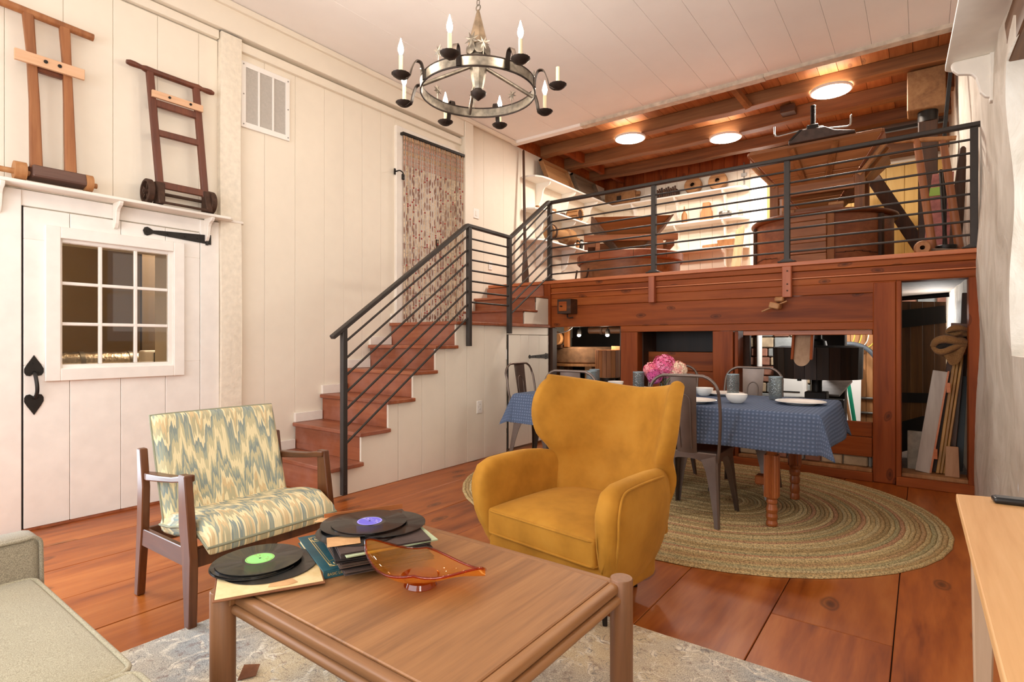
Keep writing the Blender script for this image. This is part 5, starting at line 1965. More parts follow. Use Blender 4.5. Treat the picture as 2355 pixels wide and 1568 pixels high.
# ---- sofa, corner of it in view
SOFA = fabric('taupe_linen', '8f866e', 'b9b096', 420, 0.95, 0.15, 0.35, 0.25)
SOFAD = fabric('taupe_linen_arm', '7d7462', 'a59a84', 420, 0.95, 0.15, 0.35)
sf = thing('sofa', 'taupe linen sofa corner with piped cushion at the lower left', 'sofa', (-1.5, 0.1, 0))
MB().rbox(-2.46, -2.325, -0.42, 0.53, 0.12, 0.562, 0.03, 3).build('arm', SOFAD, sf, smooth=50)
MB().rbox(-0.64, -0.505, -0.42, 0.50, 0.12, 0.562, 0.03, 3).build('arm', SOFAD, sf, smooth=50)
MB().rbox(-2.325, -0.64, -0.42, 0.47, 0.12, 0.30, 0.02, 2).build('base', SOFAD, sf, smooth=50)
MB().rbox(-2.46, -0.505, -0.55, -0.36, 0.12, 0.78, 0.05, 3).build('back', SOFAD, sf, smooth=50)
for (a, b) in ((-2.318, -1.485), (-1.478, -0.645)):
    MB().rbox(a, b, -0.34, 0.502, 0.30, 0.432, 0.03, 4, crown=0.022, n=9).build('seat_cushion', SOFA, sf, smooth=50)
    for z in (0.428, 0.312):
        P = []
        for (cx_, cy_, a0) in ((b - 0.035, -0.305, -90), (b - 0.035, 0.467, 0), (a + 0.035, 0.467, 90), (a + 0.035, -0.305, 180)):
            P += [V(q[0], q[1], z) for q in arc(cx_, cy_, 0.037, a0, a0 + 90, 5)]
        MB().sweep(P, 0.007, 8, closed=True).build('cushion_piping', SOFA, sf, smooth=70)
    MB().rbox(a, b, -0.40, -0.20, 0.44, 0.76, 0.06, 4).build('back_cushion', SOFA, sf, smooth=50)
MB().sweep([V(-2.327, y, z) for y, z in [(-0.40, 0.558), (0.0, 0.559), (0.48, 0.556)] + arc(0.497, 0.532, 0.028, 80, 0, 5) + [(0.527, 0.40), (0.527, 0.14)]], 0.006, 8).build('arm_piping', SOFAD, sf, smooth=70)
for x in (-2.40, -0.57):
    for y in (-0.48, 0.44):
        MB().cyl((x, y, 0.14), (x, y, 0.012), 0.025, 0.018, n=12).build('leg', WALNUT, sf, smooth=50)

# ---- pale oak desk against the plaster wall, with a black remote
dk = thing('oak_desk', 'pale oak desk along the plaster wall at the lower right', 'desk', (0.26, 1.3, 0))
DZ = 0.745
m = MB()
P = [(0.092, 0.45), (0.44, 0.45), (0.405, 2.185), (0.082, 2.105)]
m.prism(P, 'z', DZ - 0.024, DZ).build('top', DESKY, dk, bevel=0.003, seg=2)
MB().hexa([(0.125, 0.55, DZ - 0.085), (0.150, 0.55, DZ - 0.085), (0.142, 2.0, DZ - 0.085), (0.117, 2.0, DZ - 0.085), (0.125, 0.55, DZ - 0.024), (0.15, 0.55, DZ - 0.024), (0.142, 2.0, DZ - 0.024), (0.117, 2.0, DZ - 0.024)]).build('apron', DESKY, dk, bevel=0.002)
MB().hexa([(0.13, 2.0, DZ - 0.085), (0.39, 2.06, DZ - 0.085), (0.39, 2.085, DZ - 0.085), (0.13, 2.025, DZ - 0.085), (0.13, 2.0, DZ - 0.024), (0.39, 2.06, DZ - 0.024), (0.39, 2.085, DZ - 0.024), (0.13, 2.025, DZ - 0.024)]).build('apron', DESKY, dk, bevel=0.002)
for (x, y) in ((0.138, 2.03), (0.37, 2.08), (0.15, 0.52), (0.39, 0.52)):
    m = MB()
    rings = []
    for z, h in ((0.0, 0.016), (DZ - 0.024, 0.028)):
        rings.append([(x - h, y - h, z), (x + h, y - h, z), (x + h, y + h, z), (x - h, y + h, z)])
    m.loft(rings).build('leg', DESKZ, dk, bevel=0.004)
t = thing('remote_control', 'slim black remote control lying on the pale oak desk', 'remote', (0.24, 2.07, DZ))
m = MB()
m.rbox(-0.085, 0.085, -0.022, 0.022, 0, 0.016, 0.006, 3, M=(Matrix.Translation((0.245, 2.068, DZ + 0.001)) @ Matrix.Rotation(math.radians(6), 4, 'Z')))
m.build('body', BLKP, t, smooth=50)
m = MB()
m.rbox(-0.078, 0.078, -0.016, 0.016, 0.0155, 0.0175, 0.001, 1, M=(Matrix.Translation((0.245, 2.068, DZ + 0.001)) @ Matrix.Rotation(math.radians(6), 4, 'Z')))
m.build('face', plain('grey_remote_face', '4a4d50', 0.35), t)
# ================================================================== DINING AREA
TX0, TX1, TY0, TY1, TTOP = -2.705, -0.485, 3.665, 4.655, 0.762
dt = thing('dining_table', 'wooden dining table with turned fluted legs under the blue cloth', 'table', (-1.6, 4.16, 0))
MB().box(TX0 + 0.01, TX1 - 0.01, TY0 + 0.01, TY1 - 0.01, TTOP - 0.03, TTOP).build('tabletop', TLEG, dt, bevel=0.003)
for (a, b, c, d) in [(TX0 + 0.15, TX1 - 0.15, 3.80, 3.825), (TX0 + 0.15, TX1 - 0.15, 4.59, 4.615)] and [(TX0 + 0.15, TX1 - 0.15, 3.80, 3.825), (TX0 + 0.15, TX1 - 0.15, 4.59, 4.615)]:
    MB().box(a, b, c, d, TTOP - 0.13, TTOP - 0.03).build('apron', TLEG, dt, bevel=0.002)


def table_leg(x, y, low):
    m = MB()
    if low:   # fluted block low, rings above
        zf0, zf1 = 0.20, 0.47
        prof = [(0.024, 0.012), (0.034, 0.016), (0.036, 0.03), (0.030, 0.05), (0.033, 0.058), (0.036, 0.075), (0.031, 0.095), (0.034, 0.102), (0.036, 0.12), (0.030, 0.14), (0.027, 0.155), (0.033, 0.162), (0.033, 0.175), (0.030, 0.185), (0.040, 0.20), (0.0, 0.2001)]
        up = [(0.0, 0.469), (0.036, 0.47), (0.030, 0.48), (0.036, 0.495), (0.030, 0.505), (0.037, 0.515), (0.037, 0.53), (0.031, 0.54), (0.038, 0.555), (0.032, 0.57), (0.038, 0.59), (0.034, 0.62), (0.04, 0.65), (0.04, 0.735)]
    else:
        zf0, zf1 = 0.27, 0.62
        prof = [(0.024, 0.012), (0.033, 0.016), (0.035, 0.035), (0.029, 0.06), (0.033, 0.07), (0.035, 0.10), (0.028, 0.13), (0.034, 0.14), (0.036, 0.165), (0.030, 0.19), (0.036, 0.20), (0.038, 0.22), (0.030, 0.24), (0.038, 0.255), (0.038, 0.27), (0.0, 0.2701)]
        up = [(0.0, 0.619), (0.036, 0.62), (0.034, 0.64), (0.04, 0.66), (0.04, 0.735)]
    m.lathe(prof, (x, y, 0), 24)
    m.lathe(up, (x, y, 0), 24)
    n = 40
    rings = []
    for z in (zf0, zf1):
        ring = []
        for j in range(n):
            a = 2 * PI * j / n
            ca, sa = math.cos(a), math.sin(a)
            k = 0.042 / max(abs(ca), abs(sa)) if max(abs(ca), abs(sa)) > 0.78 else 0.042 / 0.78 * 1.0
            k -= 0.006 * (j % 2)
            ring.append((x + k * ca, y + k * sa, z))
        rings.append(ring)
    m.loft(rings)
    m.build('leg', TLEG, dt, smooth=22)


table_leg(-0.773, 3.834, True)
table_leg(-0.765, 4.585, False)
table_leg(-2.37, 3.834, True)
table_leg(-2.37, 4.585, False)
MB().box(-0.90, -0.83, 3.93, 4.02, 0.24, 0.30).build('leg_brace', TLEG, dt, bevel=0.008)
MB().box(-0.87, -0.85, 3.97, 4.5, 0.25, 0.29).build('stretcher', TLEG, dt, bevel=0.004)

# ---- waffle-weave tablecloth
def waffle():
    t = NT('blue_waffle_cloth')
    uv = t.n('ShaderNodeUVMap')
    sx = t.n('ShaderNodeSeparateXYZ')
    t.l(uv.outputs[0], sx.inputs[0])
    k = 2 * PI / 0.024
    a = t.math('SINE', t.math('MULTIPLY', sx.outputs[0], k))
    b = t.math('SINE', t.math('MULTIPLY', sx.outputs[1], k))
    pk = t.math('MULTIPLY', t.math('MULTIPLY_ADD', a, 0.5, 0.5), t.math('MULTIPLY_ADD', b, 0.5, 0.5))
    n = t.noise(uv.outputs[0], 60, 2)
    f = t.math('MULTIPLY_ADD', n, 0.3, t.math('MULTIPLY', pk, 0.85))
    t.color(t.ramp(f, [(0.08, '4e5a70'), (0.5, '5d6a83'), (0.8, '69758d'), (1.0, '7a869b')]))
    t.p(Roughness=0.9)
    t.b.inputs['Specular IOR Level'].default_value = 0.15
    t.bump(pk, 0.6, 0.006)
    return t.mat


def cloth():
    hx, hy = (TX1 - TX0) / 2, (TY1 - TY0) / 2
    cx, cy = (TX0 + TX1) / 2, (TY0 + TY1) / 2
    ov = 0.245
    nu, nv = 150, 90

    def f(u, v):
        a = (2 * u - 1) * (hx + ov)
        b = (2 * v - 1) * (hy + ov)
        dx = max(abs(a) - hx, 0.0)
        dy = max(abs(b) - hy, 0.0)
        sa, sb = (1 if a > 0 else -1), (1 if b > 0 else -1)
        px, py = max(-hx, min(hx, a)), max(-hy, min(hy, b))
        d = math.hypot(dx, dy)
        if d == 0:
            return (cx + a, cy + b, TTOP + 0.004 + 0.0012 * math.sin(5 * a) * math.sin(7 * b))
        fl = 0.10 + 0.06 * math.sin(6.0 * px + 1.3) + 0.05 * math.sin(9.0 * py)
        corner = min(dx, dy) / (max(dx, dy) + 1e-6)
        fl = fl + corner * 0.16
        # small roll at the edge, then hanging
        drop = d * math.cos(fl) - 0.006 * min(1, d / 0.02)
        out = d * math.sin(fl) + 0.010 * min(1, d / 0.02)
        ux, uy = dx / d, dy / d
        # corner cloth swings towards the long side like the photo's points
        sw = 0.0
        x = cx + px + sa * out * ux
        y = cy + py + sb * out * uy
        wav = 0.012 * math.sin(11 * px + 4 * py) * (d / ov)
        if dy > 0 and dx == 0:
            y += sb * wav
        if dx > 0 and dy == 0:
            x += sa * wav
        if dx > 0 and dy > 0:
            drop *= 1 - 0.20 * corner
        return (x, y, TTOP + 0.004 - max(0, drop))
    m = MB()
    m.grid(f, nu, nv, uvf=lambda u, v: ((2 * u - 1) * (hx + ov), (2 * v - 1) * (hy + ov)))
    o = m.build('tablecloth', waffle(), None, smooth=80)
    md = o.modifiers.new('thickness', 'SOLIDIFY')
    md.thickness = 0.002
    md.offset = 1
    return tag(o, 'blue-grey waffle-weave cloth draped over the dining table', 'tablecloth')


cloth()

# ---- industrial metal chairs
def metal_chair(label, x, y, rz):
    t = thing('metal_chair', label, 'chair', (x, y, 0), rz, 'gunmetal chairs around the dining table', local=True)
    sz = 0.475
    MB().rbox(-0.195, 0.195, -0.18, 0.19, sz - 0.022, sz, 0.02, 3).build('seat', GUN, t, smooth=50)
    # four pressed-sheet legs: wide folded tops tapering to the feet
    for sx in (-1, 1):
        for sy in (-1, 1):
            top, foot = V(sx * 0.19, sy * 0.18, sz - 0.01), V(sx * 0.222, sy * 0.238, 0.013)
            m = MB()
            rings = []
            for k, w, ch in ((0.0, 0.12, 0.015), (0.10, 0.098, 0.016), (0.25, 0.072, 0.016), (0.5, 0.052, 0.013), (0.75, 0.038, 0.012), (1.0, 0.028, 0.009)):
                p = top.lerp(foot, k)
                ring = [p + V(-sx * w, 0, 0), p + V(-sx * w, -sy * 0.006, 0), p + V(-sx * ch, -sy * 0.0, 0) + V(0, -sy * 0.002, 0), p + V(-sx * 0.002, -sy * ch, 0), p + V(-sx * 0.006, -sy * w, 0), p + V(0, -sy * w, 0), p + V(sx * 0.004, -sy * ch * 0.6, 0), p + V(-sx * ch * 0.6, sy * 0.004, 0)]
                rings.append(ring)
            m.loft(rings).build('leg', GUN, t, smooth=35)
    # arched aprons between the legs
    for (p0, p1, ax) in (((-0.19, -0.182), (0.19, -0.182), 'y'), ((-0.19, 0.186), (0.19, 0.186), 'y'), ((-0.182, -0.192), (0.188, -0.192), 'x'), ((-0.182, 0.192), (0.188, 0.192), 'x')):
        lo, hi = p0[0], p1[0]
        mid, half = (lo + hi) / 2, (hi - lo) / 2
        pts = [(lo, sz - 0.008), (hi, sz - 0.008), (hi, sz - 0.14)]
        for k in range(1, 16):
            s = 1 - 2 * k / 16
            pts.append((mid + half * s * 0.86, sz - 0.045 - 0.095 * abs(s) ** 3.2))
        pts.append((lo, sz - 0.14))
        MB().prism(pts, ax, p0[1] - 0.003, p0[1] + 0.003).build('apron', GUN, t)
    # hooped back tube
    hoop = [V(-0.195, -0.165, sz - 0.06), V(-0.212, -0.19, sz + 0.08), V(-0.226, -0.22, sz + 0.24), V(-0.224, -0.24, sz + 0.36)]
    top = [V(q[0], -0.252 - 0.012 * (q[1] - (sz + 0.36)) / 0.12, q[1]) for q in arc(-0.108, sz + 0.385, 0.116, 170, 90, 5)]
    hoop += top
    hoop += [V(-p.x, p.y, p.z) for p in reversed(hoop)]
    MB().sweep(spline(hoop, 3), 0.0105, 8).build('back_hoop', GUN, t, smooth=70)
    # curved splat with a pressed arch
    def sp(u, v, o=0.0):
        w = 0.065 + 0.020 * v
        xx = (2 * u - 1) * w
        z = sz - 0.01 + (0.503) * v
        yy = -0.178 - 0.080 * v ** 0.9 + 0.010 * (1 - (2 * u - 1) ** 2) * -1 + o
        return V(xx, yy, z)
    m = MB()
    m.grid(lambda u, v: sp(u, v), 8, 10)
    m.grid(lambda u, v: sp(u, v, -0.003), 8, 10)
    m.grid(lambda u, v: sp(0, v, -0.003 * u), 1, 10)
    m.grid(lambda u, v: sp(1, v, -0.003 * u), 1, 10)
    m.build('splat', GUN, t, smooth=60)
    for o in (0.002, -0.005):
        pts = [sp(0.5 - 0.27, 0.06 + 0.60 * k / 6, o) for k in range(7)]
        pts += [sp(0.5 - 0.27 * math.cos(PI * k / 10), 0.66 + 0.115 * math.sin(PI * k / 10), o) for k in range(1, 10)]
        pts += [sp(0.5 + 0.27, 0.66 - 0.60 * k / 6, o) for k in range(7)]
        MB().sweep(pts, 0.0035, 6).build('pressed_arch', GUN, t, smooth=70)
    MB().sweep([(-0.205, -0.23, 0.1), (0, 0, sz - 0.06), (0.205, 0.23, 0.1)], 0.006, 6).build('cross_brace', GUN, t) if False else None
    return t


metal_chair('gunmetal metal chair nearest the camera, right behind the yellow wing chair', -1.245, 3.79, 0.0)
metal_chair('gunmetal metal chair whose hoop shows above the left wing of the yellow chair', -2.10, 3.80, 0.0)
metal_chair('gunmetal metal chair on the far side in front of the gear drum', -1.135, 4.66, PI)
metal_chair('gunmetal metal chair on the far side behind the pink flowers', -1.83, 4.68, PI)
metal_chair('gunmetal metal chair at the left end of the table before the cupboard door', -2.97, 4.45, -PI / 2)

# ---- tableware
ZC = TTOP + 0.008


def plate_(label, x, y, r=0.158):
    t = thing('dinner_plate', label, 'plate', (x, y, ZC), 0, 'white plates on the blue tablecloth')
    MB().lathe([(0.0, 0.003), (r * 0.62, 0.003), (r * 0.66, 0.006), (r * 0.97, 0.017), (r, 0.0195), (r * 0.985, 0.0215), (r * 0.64, 0.0105), (r * 0.6, 0.0075), (0.0, 0.0075)], (x, y, ZC), 48).build('dish', PORC, t, smooth=50)
    MB().lathe([(r * 0.55, 0.0), (r * 0.58, 0.0), (r * 0.6, 0.005), (r * 0.54, 0.005), (r * 0.55, 0.0)], (x, y, ZC), 40, cap=False).build('foot_ring', PORC, t, smooth=50)


def bowl_(label, x, y, r=0.072, h=0.062):
    t = thing('bowl', label, 'bowl', (x, y, ZC), 0, 'small white bowls on the blue tablecloth')
    MB().lathe([(0.0, 0.002), (r * 0.5, 0.0), (r * 0.55, 0.003), (r * 0.82, h * 0.35), (r * 0.97, h * 0.75), (r, h), (r * 0.955, h), (r * 0.90, h * 0.7), (r * 0.7, h * 0.3), (r * 0.4, 0.010), (0.0, 0.009)], (x, y, ZC), 40).build('body', PORC, t, smooth=50)


def tumbler(label, x, y, r=0.047, h=0.165):
    t = thing('glass_tumbler', label, 'glass', (x, y, ZC), 0, 'smoky bubble-glass tumblers on the blue tablecloth')
    MB().lathe([(0.0, 0.001), (r * 0.86, 0.0), (r * 0.93, 0.006), (r, 0.05), (r * 1.02, h), (r * 0.96, h), (r * 0.94, 0.05), (r * 0.85, 0.018), (0.0, 0.016)], (x, y, ZC), 32).build('body', GLB, t, smooth=50)
    m = MB()
    m.lathe([(r * 0.99, -0.004), (r * 1.03, 0.0), (r * 0.99, 0.004), (r * 0.95, 0.0), (r * 0.99, -0.004)], (x, y, ZC + h), 32, cap=False)
    m.build('rim', plain('blue_grey_rim', '8c9aa0', 0.15) if 'blue_grey_rim' not in bpy.data.materials else bpy.data.materials['blue_grey_rim'], t, smooth=60)


plate_('white dinner plate at the right end of the blue tablecloth', -0.665, 4.19)
plate_('white dinner plate in front of the nearest metal chair', -1.29, 3.86)
plate_('white dinner plate behind the two right-hand bowls', -1.27, 4.52)
plate_('white dinner plate behind the top of the wing chair beside the flowers', -2.03, 4.52)
bowl_('white bowl between the front plate and the right-end plate', -1.033, 4.00)
bowl_('white bowl just right of the nearest chair back', -1.378, 4.38)
bowl_('white bowl peeking over the top of the wing chair', -2.245, 4.60)
tumbler('smoky bubble glass beside the right-end plate', -0.862, 4.40)
tumbler('smoky bubble glass in front of the far metal chair by the gear drum', -1.20, 4.54)
tumbler('smoky bubble glass showing at the right edge of the nearest chair splat', -1.475, 4.30)
tumbler('smoky bubble glass left of the pink flowers', -1.935, 4.40)
tumbler('shorter-looking smoky glass in front of the pair behind the wing chair', -2.33, 4.30)
tumbler('taller-looking smoky glass at the back of the pair behind the wing chair', -2.43, 4.54)

# ---- flowers
t = thing('flower_vase', 'pink and peach hydrangeas in a small clear glass vase on the dining table', 'flowers', (-1.775, 4.54, ZC))
vx, vy = -1.775, 4.54
MB().lathe([(0.0, 0.001), (0.03, 0.0), (0.034, 0.01), (0.028, 0.07), (0.033, 0.135), (0.03, 0.135), (0.025, 0.07), (0.03, 0.015), (0.0, 0.012)], (vx, vy, ZC), 24).build('vase', GLV, t, smooth=60)
heads = [('e0608f', 'f08cb0', (-1.765, 4.545, 0.985), 0.098), ('f0708f', 'f7a0a8', (-1.855, 4.50, 0.945), 0.07), ('c74a8a', 'dd78a8', (-1.815, 4.46, 0.90), 0.06), ('f0b0a0', 'f7dcc0', (-1.655, 4.57, 0.955), 0.072)]
for i, (c1, c2, c, r) in enumerate(heads):
    mats = [plain('petal_%d_a' % i, c1, 0.7), plain('petal_%d_b' % i, c2, 0.7)]
    m = MB()
    rnd = random.Random(i + 3)
    n = 150
    for k in range(n):
        zz_ = 1 - 2 * (k + 0.5) / n
        a = k * 2.39996
        d = V(math.sqrt(1 - zz_ * zz_) * math.cos(a), math.sqrt(1 - zz_ * zz_) * math.sin(a), zz_)
        p = V(*c) + d * r * rnd.uniform(0.86, 1.05)
        q = d.orthogonal().normalized()
        w = d.cross(q)
        m.cur = 0 if rnd.random() < 0.5 else 1
        s = rnd.uniform(0.012, 0.019)
        for j in range(4):
            aa = j * PI / 2 + rnd.uniform(0, 0.5)
            e = q * math.cos(aa) + w * math.sin(aa)
            g = q * math.cos(aa + PI / 2) + w * math.sin(aa + PI / 2)
            m.add([p, p + e * s * 0.7 + g * s * 0.55 + d * 0.004, p + e * s * 1.25 + d * rnd.uniform(-0.002, 0.006), p + e * s * 0.7 - g * s * 0.55 + d * 0.004], [(0, 1, 2, 3)])
    m.build('flower_head', mats, t)
    MB().sweep(spline([(vx, vy, ZC + 0.03), ((vx + c[0]) / 2, (vy + c[1]) / 2, ZC + 0.12), (c[0], c[1], c[2] - r * 0.5)], 4), 0.0035, 6).build('stem', plain('green_stem', '5c7a3a', 0.6) if i == 0 else bpy.data.materials['green_stem'], t)
# ================================================================== ON THE LOFT
ZL = 1.916
# ---- white corner shelving on the left and back walls
sh = thing('corner_shelves', 'white three-tier shelves on curved brackets wrapping the loft corner', 'shelf', (-4.4, 8.0, 3.0))
for z in (3.535, 3.08, 2.645):
    P = [(-4.55, 6.33), (-4.44, 6.335), (-4.35, 6.38), (-4.29, 6.48), (-4.27, 6.62), (-4.27, 8.62), (-2.28, 8.62), (-2.18, 8.635), (-2.115, 8.70), (-2.105, 8.88), (-4.55, 8.88)]
    MB().prism(P, 'z', z - 0.026, z).build('board', WHITE, sh, bevel=0.004)
    for y in (6.70, 7.42, 8.14):
        bracket('bracket', sh, y, z - 0.026, 0.25, 0.33, -4.55, 1, 0.025, WHITE)
    for x in (-3.93, -3.19, -2.44):
        pts = [(0, 0), (0.25, 0), (0.25, -0.02), (0.225, -0.053), (0.155, -0.079), (0.125, -0.119), (0.1125, -0.18), (0.09, -0.257), (0.055, -0.31), (0, -0.33)]
        MB().prism([(8.88 - a, z - 0.026 + b) for a, b in pts], 'x', x - 0.0125, x + 0.0125).build('bracket', WHITE, sh, bevel=0.003)
# ---- things on the shelves
ZS1, ZS2, ZS3 = 3.536, 3.081, 2.646


def tray(label, y0, y1, z0, z1, xb, mat):
    t = thing('wooden_tray', label, 'tray', (-4.4, (y0 + y1) / 2, z0))
    def q(y, z, d):   # d: depth proud of the leaning plane
        k = (z - z0) / (z1 - z0)
        return V(xb - 0.13 * k + d * 0.95, y, z + 0.3 * d)
    for (a, b, c, d_, p0, p1, nm) in [(y0, y1, z0, z1, 0, 0.012, 'panel'), (y0, y0 + 0.03, z0, z1, 0.012, 0.06, 'side'), (y1 - 0.03, y1, z0, z1, 0.012, 0.06, 'side'), (y0, y1, z1 - 0.03, z1, 0.012, 0.06, 'rim')]:
        MB().hexa([q(a, c, p0), q(a, c, p1), q(b, c, p1), q(b, c, p0), q(a, d_, p0), q(a, d_, p1), q(b, d_, p1), q(b, d_, p0)]).build(nm, mat, t)


TRAYM = wood('tray_wood', ['7a5230', '94683f', 'a87c50'], 'y', 0.6, grain=12)
TRAYD = wood('dark_tray_wood', ['4f3e2e', '665240', '7a6450'], 'y', 0.6, grain=12)
tray('shallow brown wooden tray leaning on the upper shelf, nearest the oar', 6.66, 7.40, ZS1, 3.84, -4.36, TRAYM)
tray('grey-brown wooden tray leaning on the upper shelf near the corner', 7.55, 8.30, ZS1, 3.85, -4.36, TRAYD)
t = thing('wooden_box', 'brown wooden box with a dark handhold in the corner of the upper shelf', 'box', (-4.15, 8.72, ZS1))
MB().box(-4.42, -3.86, 8.63, 8.85, ZS1 + 0.001, 3.74).build('body', TRAYM, t, bevel=0.004)
MB().box(-4.19, -4.11, 8.622, 8.634, 3.59, 3.68).build('handhold', BLACKW, t)
MB().box(-3.86, -3.79, 8.66, 8.72, 3.66, 3.72).build('peg', TRAYM, t, bevel=0.006)
t = thing('slatted_box', 'dark brown slatted wooden box on the upper shelf left of the pulley wheels', 'box', (-3.33, 8.73, ZS1))
m = MB().box(-3.48, -3.17, 8.66, 8.84, ZS1 + 0.001, 3.66)
m.build('body', DARKW, t, bevel=0.003)
for k in range(9):
    MB().box(-3.488 + 0.037 * k, -3.460 + 0.037 * k, 8.645, 8.66, ZS1 + 0.003, 3.675 + 0.012 * (k % 3)).build('slat', DARKW, t, bevel=0.002)
for (x, r, lb) in ((-2.915, 0.135, 'round wooden pulley wheel with a dark hub hole, left one on the upper shelf'), (-2.53, 0.14, 'round wooden pulley wheel with a dark hub hole, right one on the upper shelf')):
    t = thing('pulley_wheel', lb, 'wheel', (x, 8.75, ZS1), 0, 'pulley wheels on the upper shelf')
    M = Matrix.Rotation(math.radians(78), 3, 'X')
    c = (x, 8.74, ZS1 + r * 0.98)
    MB().lathe([(0.035, -0.05), (r * 0.96, -0.05), (r, -0.04), (r, 0.04), (r * 0.96, 0.05), (0.035, 0.05)], c, 32, M, cap=False).build('disc', wood('wheel_wood', ['7a5434', '9c7048', 'b58a5e'], 'x', 0.6, grain=10) if x < -2.8 else bpy.data.materials['wheel_wood'], t, smooth=40)
    MB().lathe([(0.036, 0.045), (0.05, 0.052), (0.05, -0.052), (0.0, -0.045)], c, 20, M, cap=False).build('hub_ring', DARKW, t, smooth=40)
t = thing('plumb_weight', 'small brown bottle-shaped wooden weight on the middle shelf', 'weight', (-3.045, 8.72, ZS2))
MB().lathe([(0.0, 0.0), (0.042, 0.0), (0.045, 0.02), (0.045, 0.12), (0.038, 0.15), (0.018, 0.18), (0.012, 0.20), (0.007, 0.27), (0.0, 0.271)], (-3.045, 8.70, ZS2 + 0.001), 16).build('body', TANW, t, smooth=50)
t = thing('notched_block', 'stepped orange-brown wooden block standing on the middle shelf', 'wood block', (-2.70, 8.72, ZS2))
MB().prism([(-2.79, ZS2 + 0.001), (-2.605, ZS2 + 0.001), (-2.615, 3.22), (-2.635, 3.26), (-2.64, 3.36), (-2.745, 3.36), (-2.75, 3.27), (-2.775, 3.21)], 'y', 8.66, 8.76).build('body', wood('orange_block', ['a5683c', 'c08352', 'cd9564'], 'z', 0.55, grain=12), t, bevel=0.006)
t = thing('round_tin', 'grey round tin on the right end of the middle shelf', 'tin', (-2.42, 8.73, ZS2))
MB().lathe([(0.0, 0.0), (0.088, 0.0), (0.09, 0.004), (0.09, 0.10), (0.086, 0.105), (0.0, 0.107)], (-2.42, 8.73, ZS2 + 0.001), 28).build('body', plain('grey_tin', '7a7068', 0.6, 0.3, var=0.3, scale=40), t, smooth=40)
MB().lathe([(0.092, 0.075), (0.092, 0.098), (0.09, 0.1)], (-2.42, 8.73, ZS2 + 0.001), 28, cap=False).build('lid_band', STEEL, t, smooth=40)
t = thing('glass_jar', 'small clear glass jar at the right tip of the middle shelf', 'jar', (-2.20, 8.76, ZS2))
MB().lathe([(0.0, 0.0), (0.04, 0.0), (0.042, 0.01), (0.042, 0.075), (0.034, 0.09), (0.034, 0.105), (0.0, 0.106)], (-2.20, 8.76, ZS2 + 0.001), 20).build('body', GLV, t, smooth=50)
t = thing('wooden_scoop', 'long-handled wooden scoop lying on the lowest back shelf', 'scoop', (-2.5, 8.72, ZS3))
MB().bar((-2.76, 8.70, ZS3 + 0.028), (-2.50, 8.70, ZS3 + 0.035), 0.04, 0.045, 0.045, 0.05).build('handle', TANW, t, bevel=0.008)
MB().hexa([(-2.51, 8.66, ZS3 + 0.001), (-2.30, 8.65, ZS3 + 0.001), (-2.30, 8.78, ZS3 + 0.001), (-2.51, 8.76, ZS3 + 0.001), (-2.52, 8.645, ZS3 + 0.10), (-2.26, 8.63, ZS3 + 0.10), (-2.26, 8.80, ZS3 + 0.10), (-2.52, 8.78, ZS3 + 0.10)]).build('pan', TANW, t, bevel=0.004)
t = thing('leaning_plank', 'pale worn plank leaning against the right end of the back shelves', 'plank', (-2.2, 8.55, ZL))
m = MB()
m.hexa([(-2.31, 8.44, ZL), (-2.155, 8.44, ZL), (-2.155, 8.475, ZL), (-2.31, 8.475, ZL), (-2.225, 8.585, 2.86), (-2.10, 8.585, 2.93), (-2.10, 8.615, 2.93), (-2.225, 8.615, 2.86)])
m.build('board', wood('pale_plank', ['b08a5e', 'c7a478', 'd6b78e'], 'z', 0.6, grain=10, knots=2), t, bevel=0.006)
# left shelf items
for (y, z, r, h, lb, mt) in [(6.86, ZS2, 0.05, 0.055, 'small brown round tub at the near end of the middle left shelf', TANW), (7.12, ZS2, 0.045, 0.05, 'small dark round tub second along the middle left shelf', DARKW), (6.45, ZS2, 0.03, 0.03, 'tiny brown puck on the rounded tip of the middle left shelf', TANW)]:
    t = thing('wooden_tub', lb, 'tub', (-4.36, y, z))
    MB().lathe([(0.0, 0.0), (r * 0.9, 0.0), (r, h * 0.3), (r, h), (r * 0.8, h), (r * 0.78, h * 0.6), (0.0, h * 0.55)], (-4.36, y, z + 0.001), 18).build('body', mt, t, smooth=40)
t = thing('wooden_hub', 'brown ribbed wooden hub lying on the middle left shelf behind the small hopper', 'hub', (-4.40, 7.62, ZS2))
m = MB()
for k in range(10):
    a = 2 * PI * k / 10
    m.bar(V(-4.36, 7.55 + 0.0, ZS2 + 0.105) + V(0.0, 0.085 * math.cos(a), 0.085 * math.sin(a)) + V(-0.12, 0, 0), V(-4.36, 7.55, ZS2 + 0.105) + V(0.07, 0.085 * math.cos(a), 0.085 * math.sin(a)), 0.048, 0.03, up=(0, math.cos(a), math.sin(a)))
m.build('staves', TRAYM, t)
MB().cyl((-4.47, 7.55, ZS2 + 0.105), (-4.30, 7.55, ZS2 + 0.105), 0.075, n=18).build('core', DARKW, t, smooth=40)
t = thing('wooden_roller', 'fat brown barrel-shaped wooden roller on the lowest left shelf', 'roller', (-4.38, 6.95, ZS3))
M = Matrix.Rotation(PI / 2, 3, 'X')
MB().lathe([(0.0, -0.36), (0.10, -0.36), (0.125, -0.34), (0.125, -0.17), (0.095, -0.15), (0.088, 0.0), (0.095, 0.16), (0.11, 0.2), (0.10, 0.26), (0.0, 0.265)], (-4.31, 6.93, ZS3 + 0.128), 22, M).build('drum', wood('roller_wood', ['6a4526', '8a6038', 'a07648'], 'y', 0.65, grain=12, knots=2), t, smooth=40)
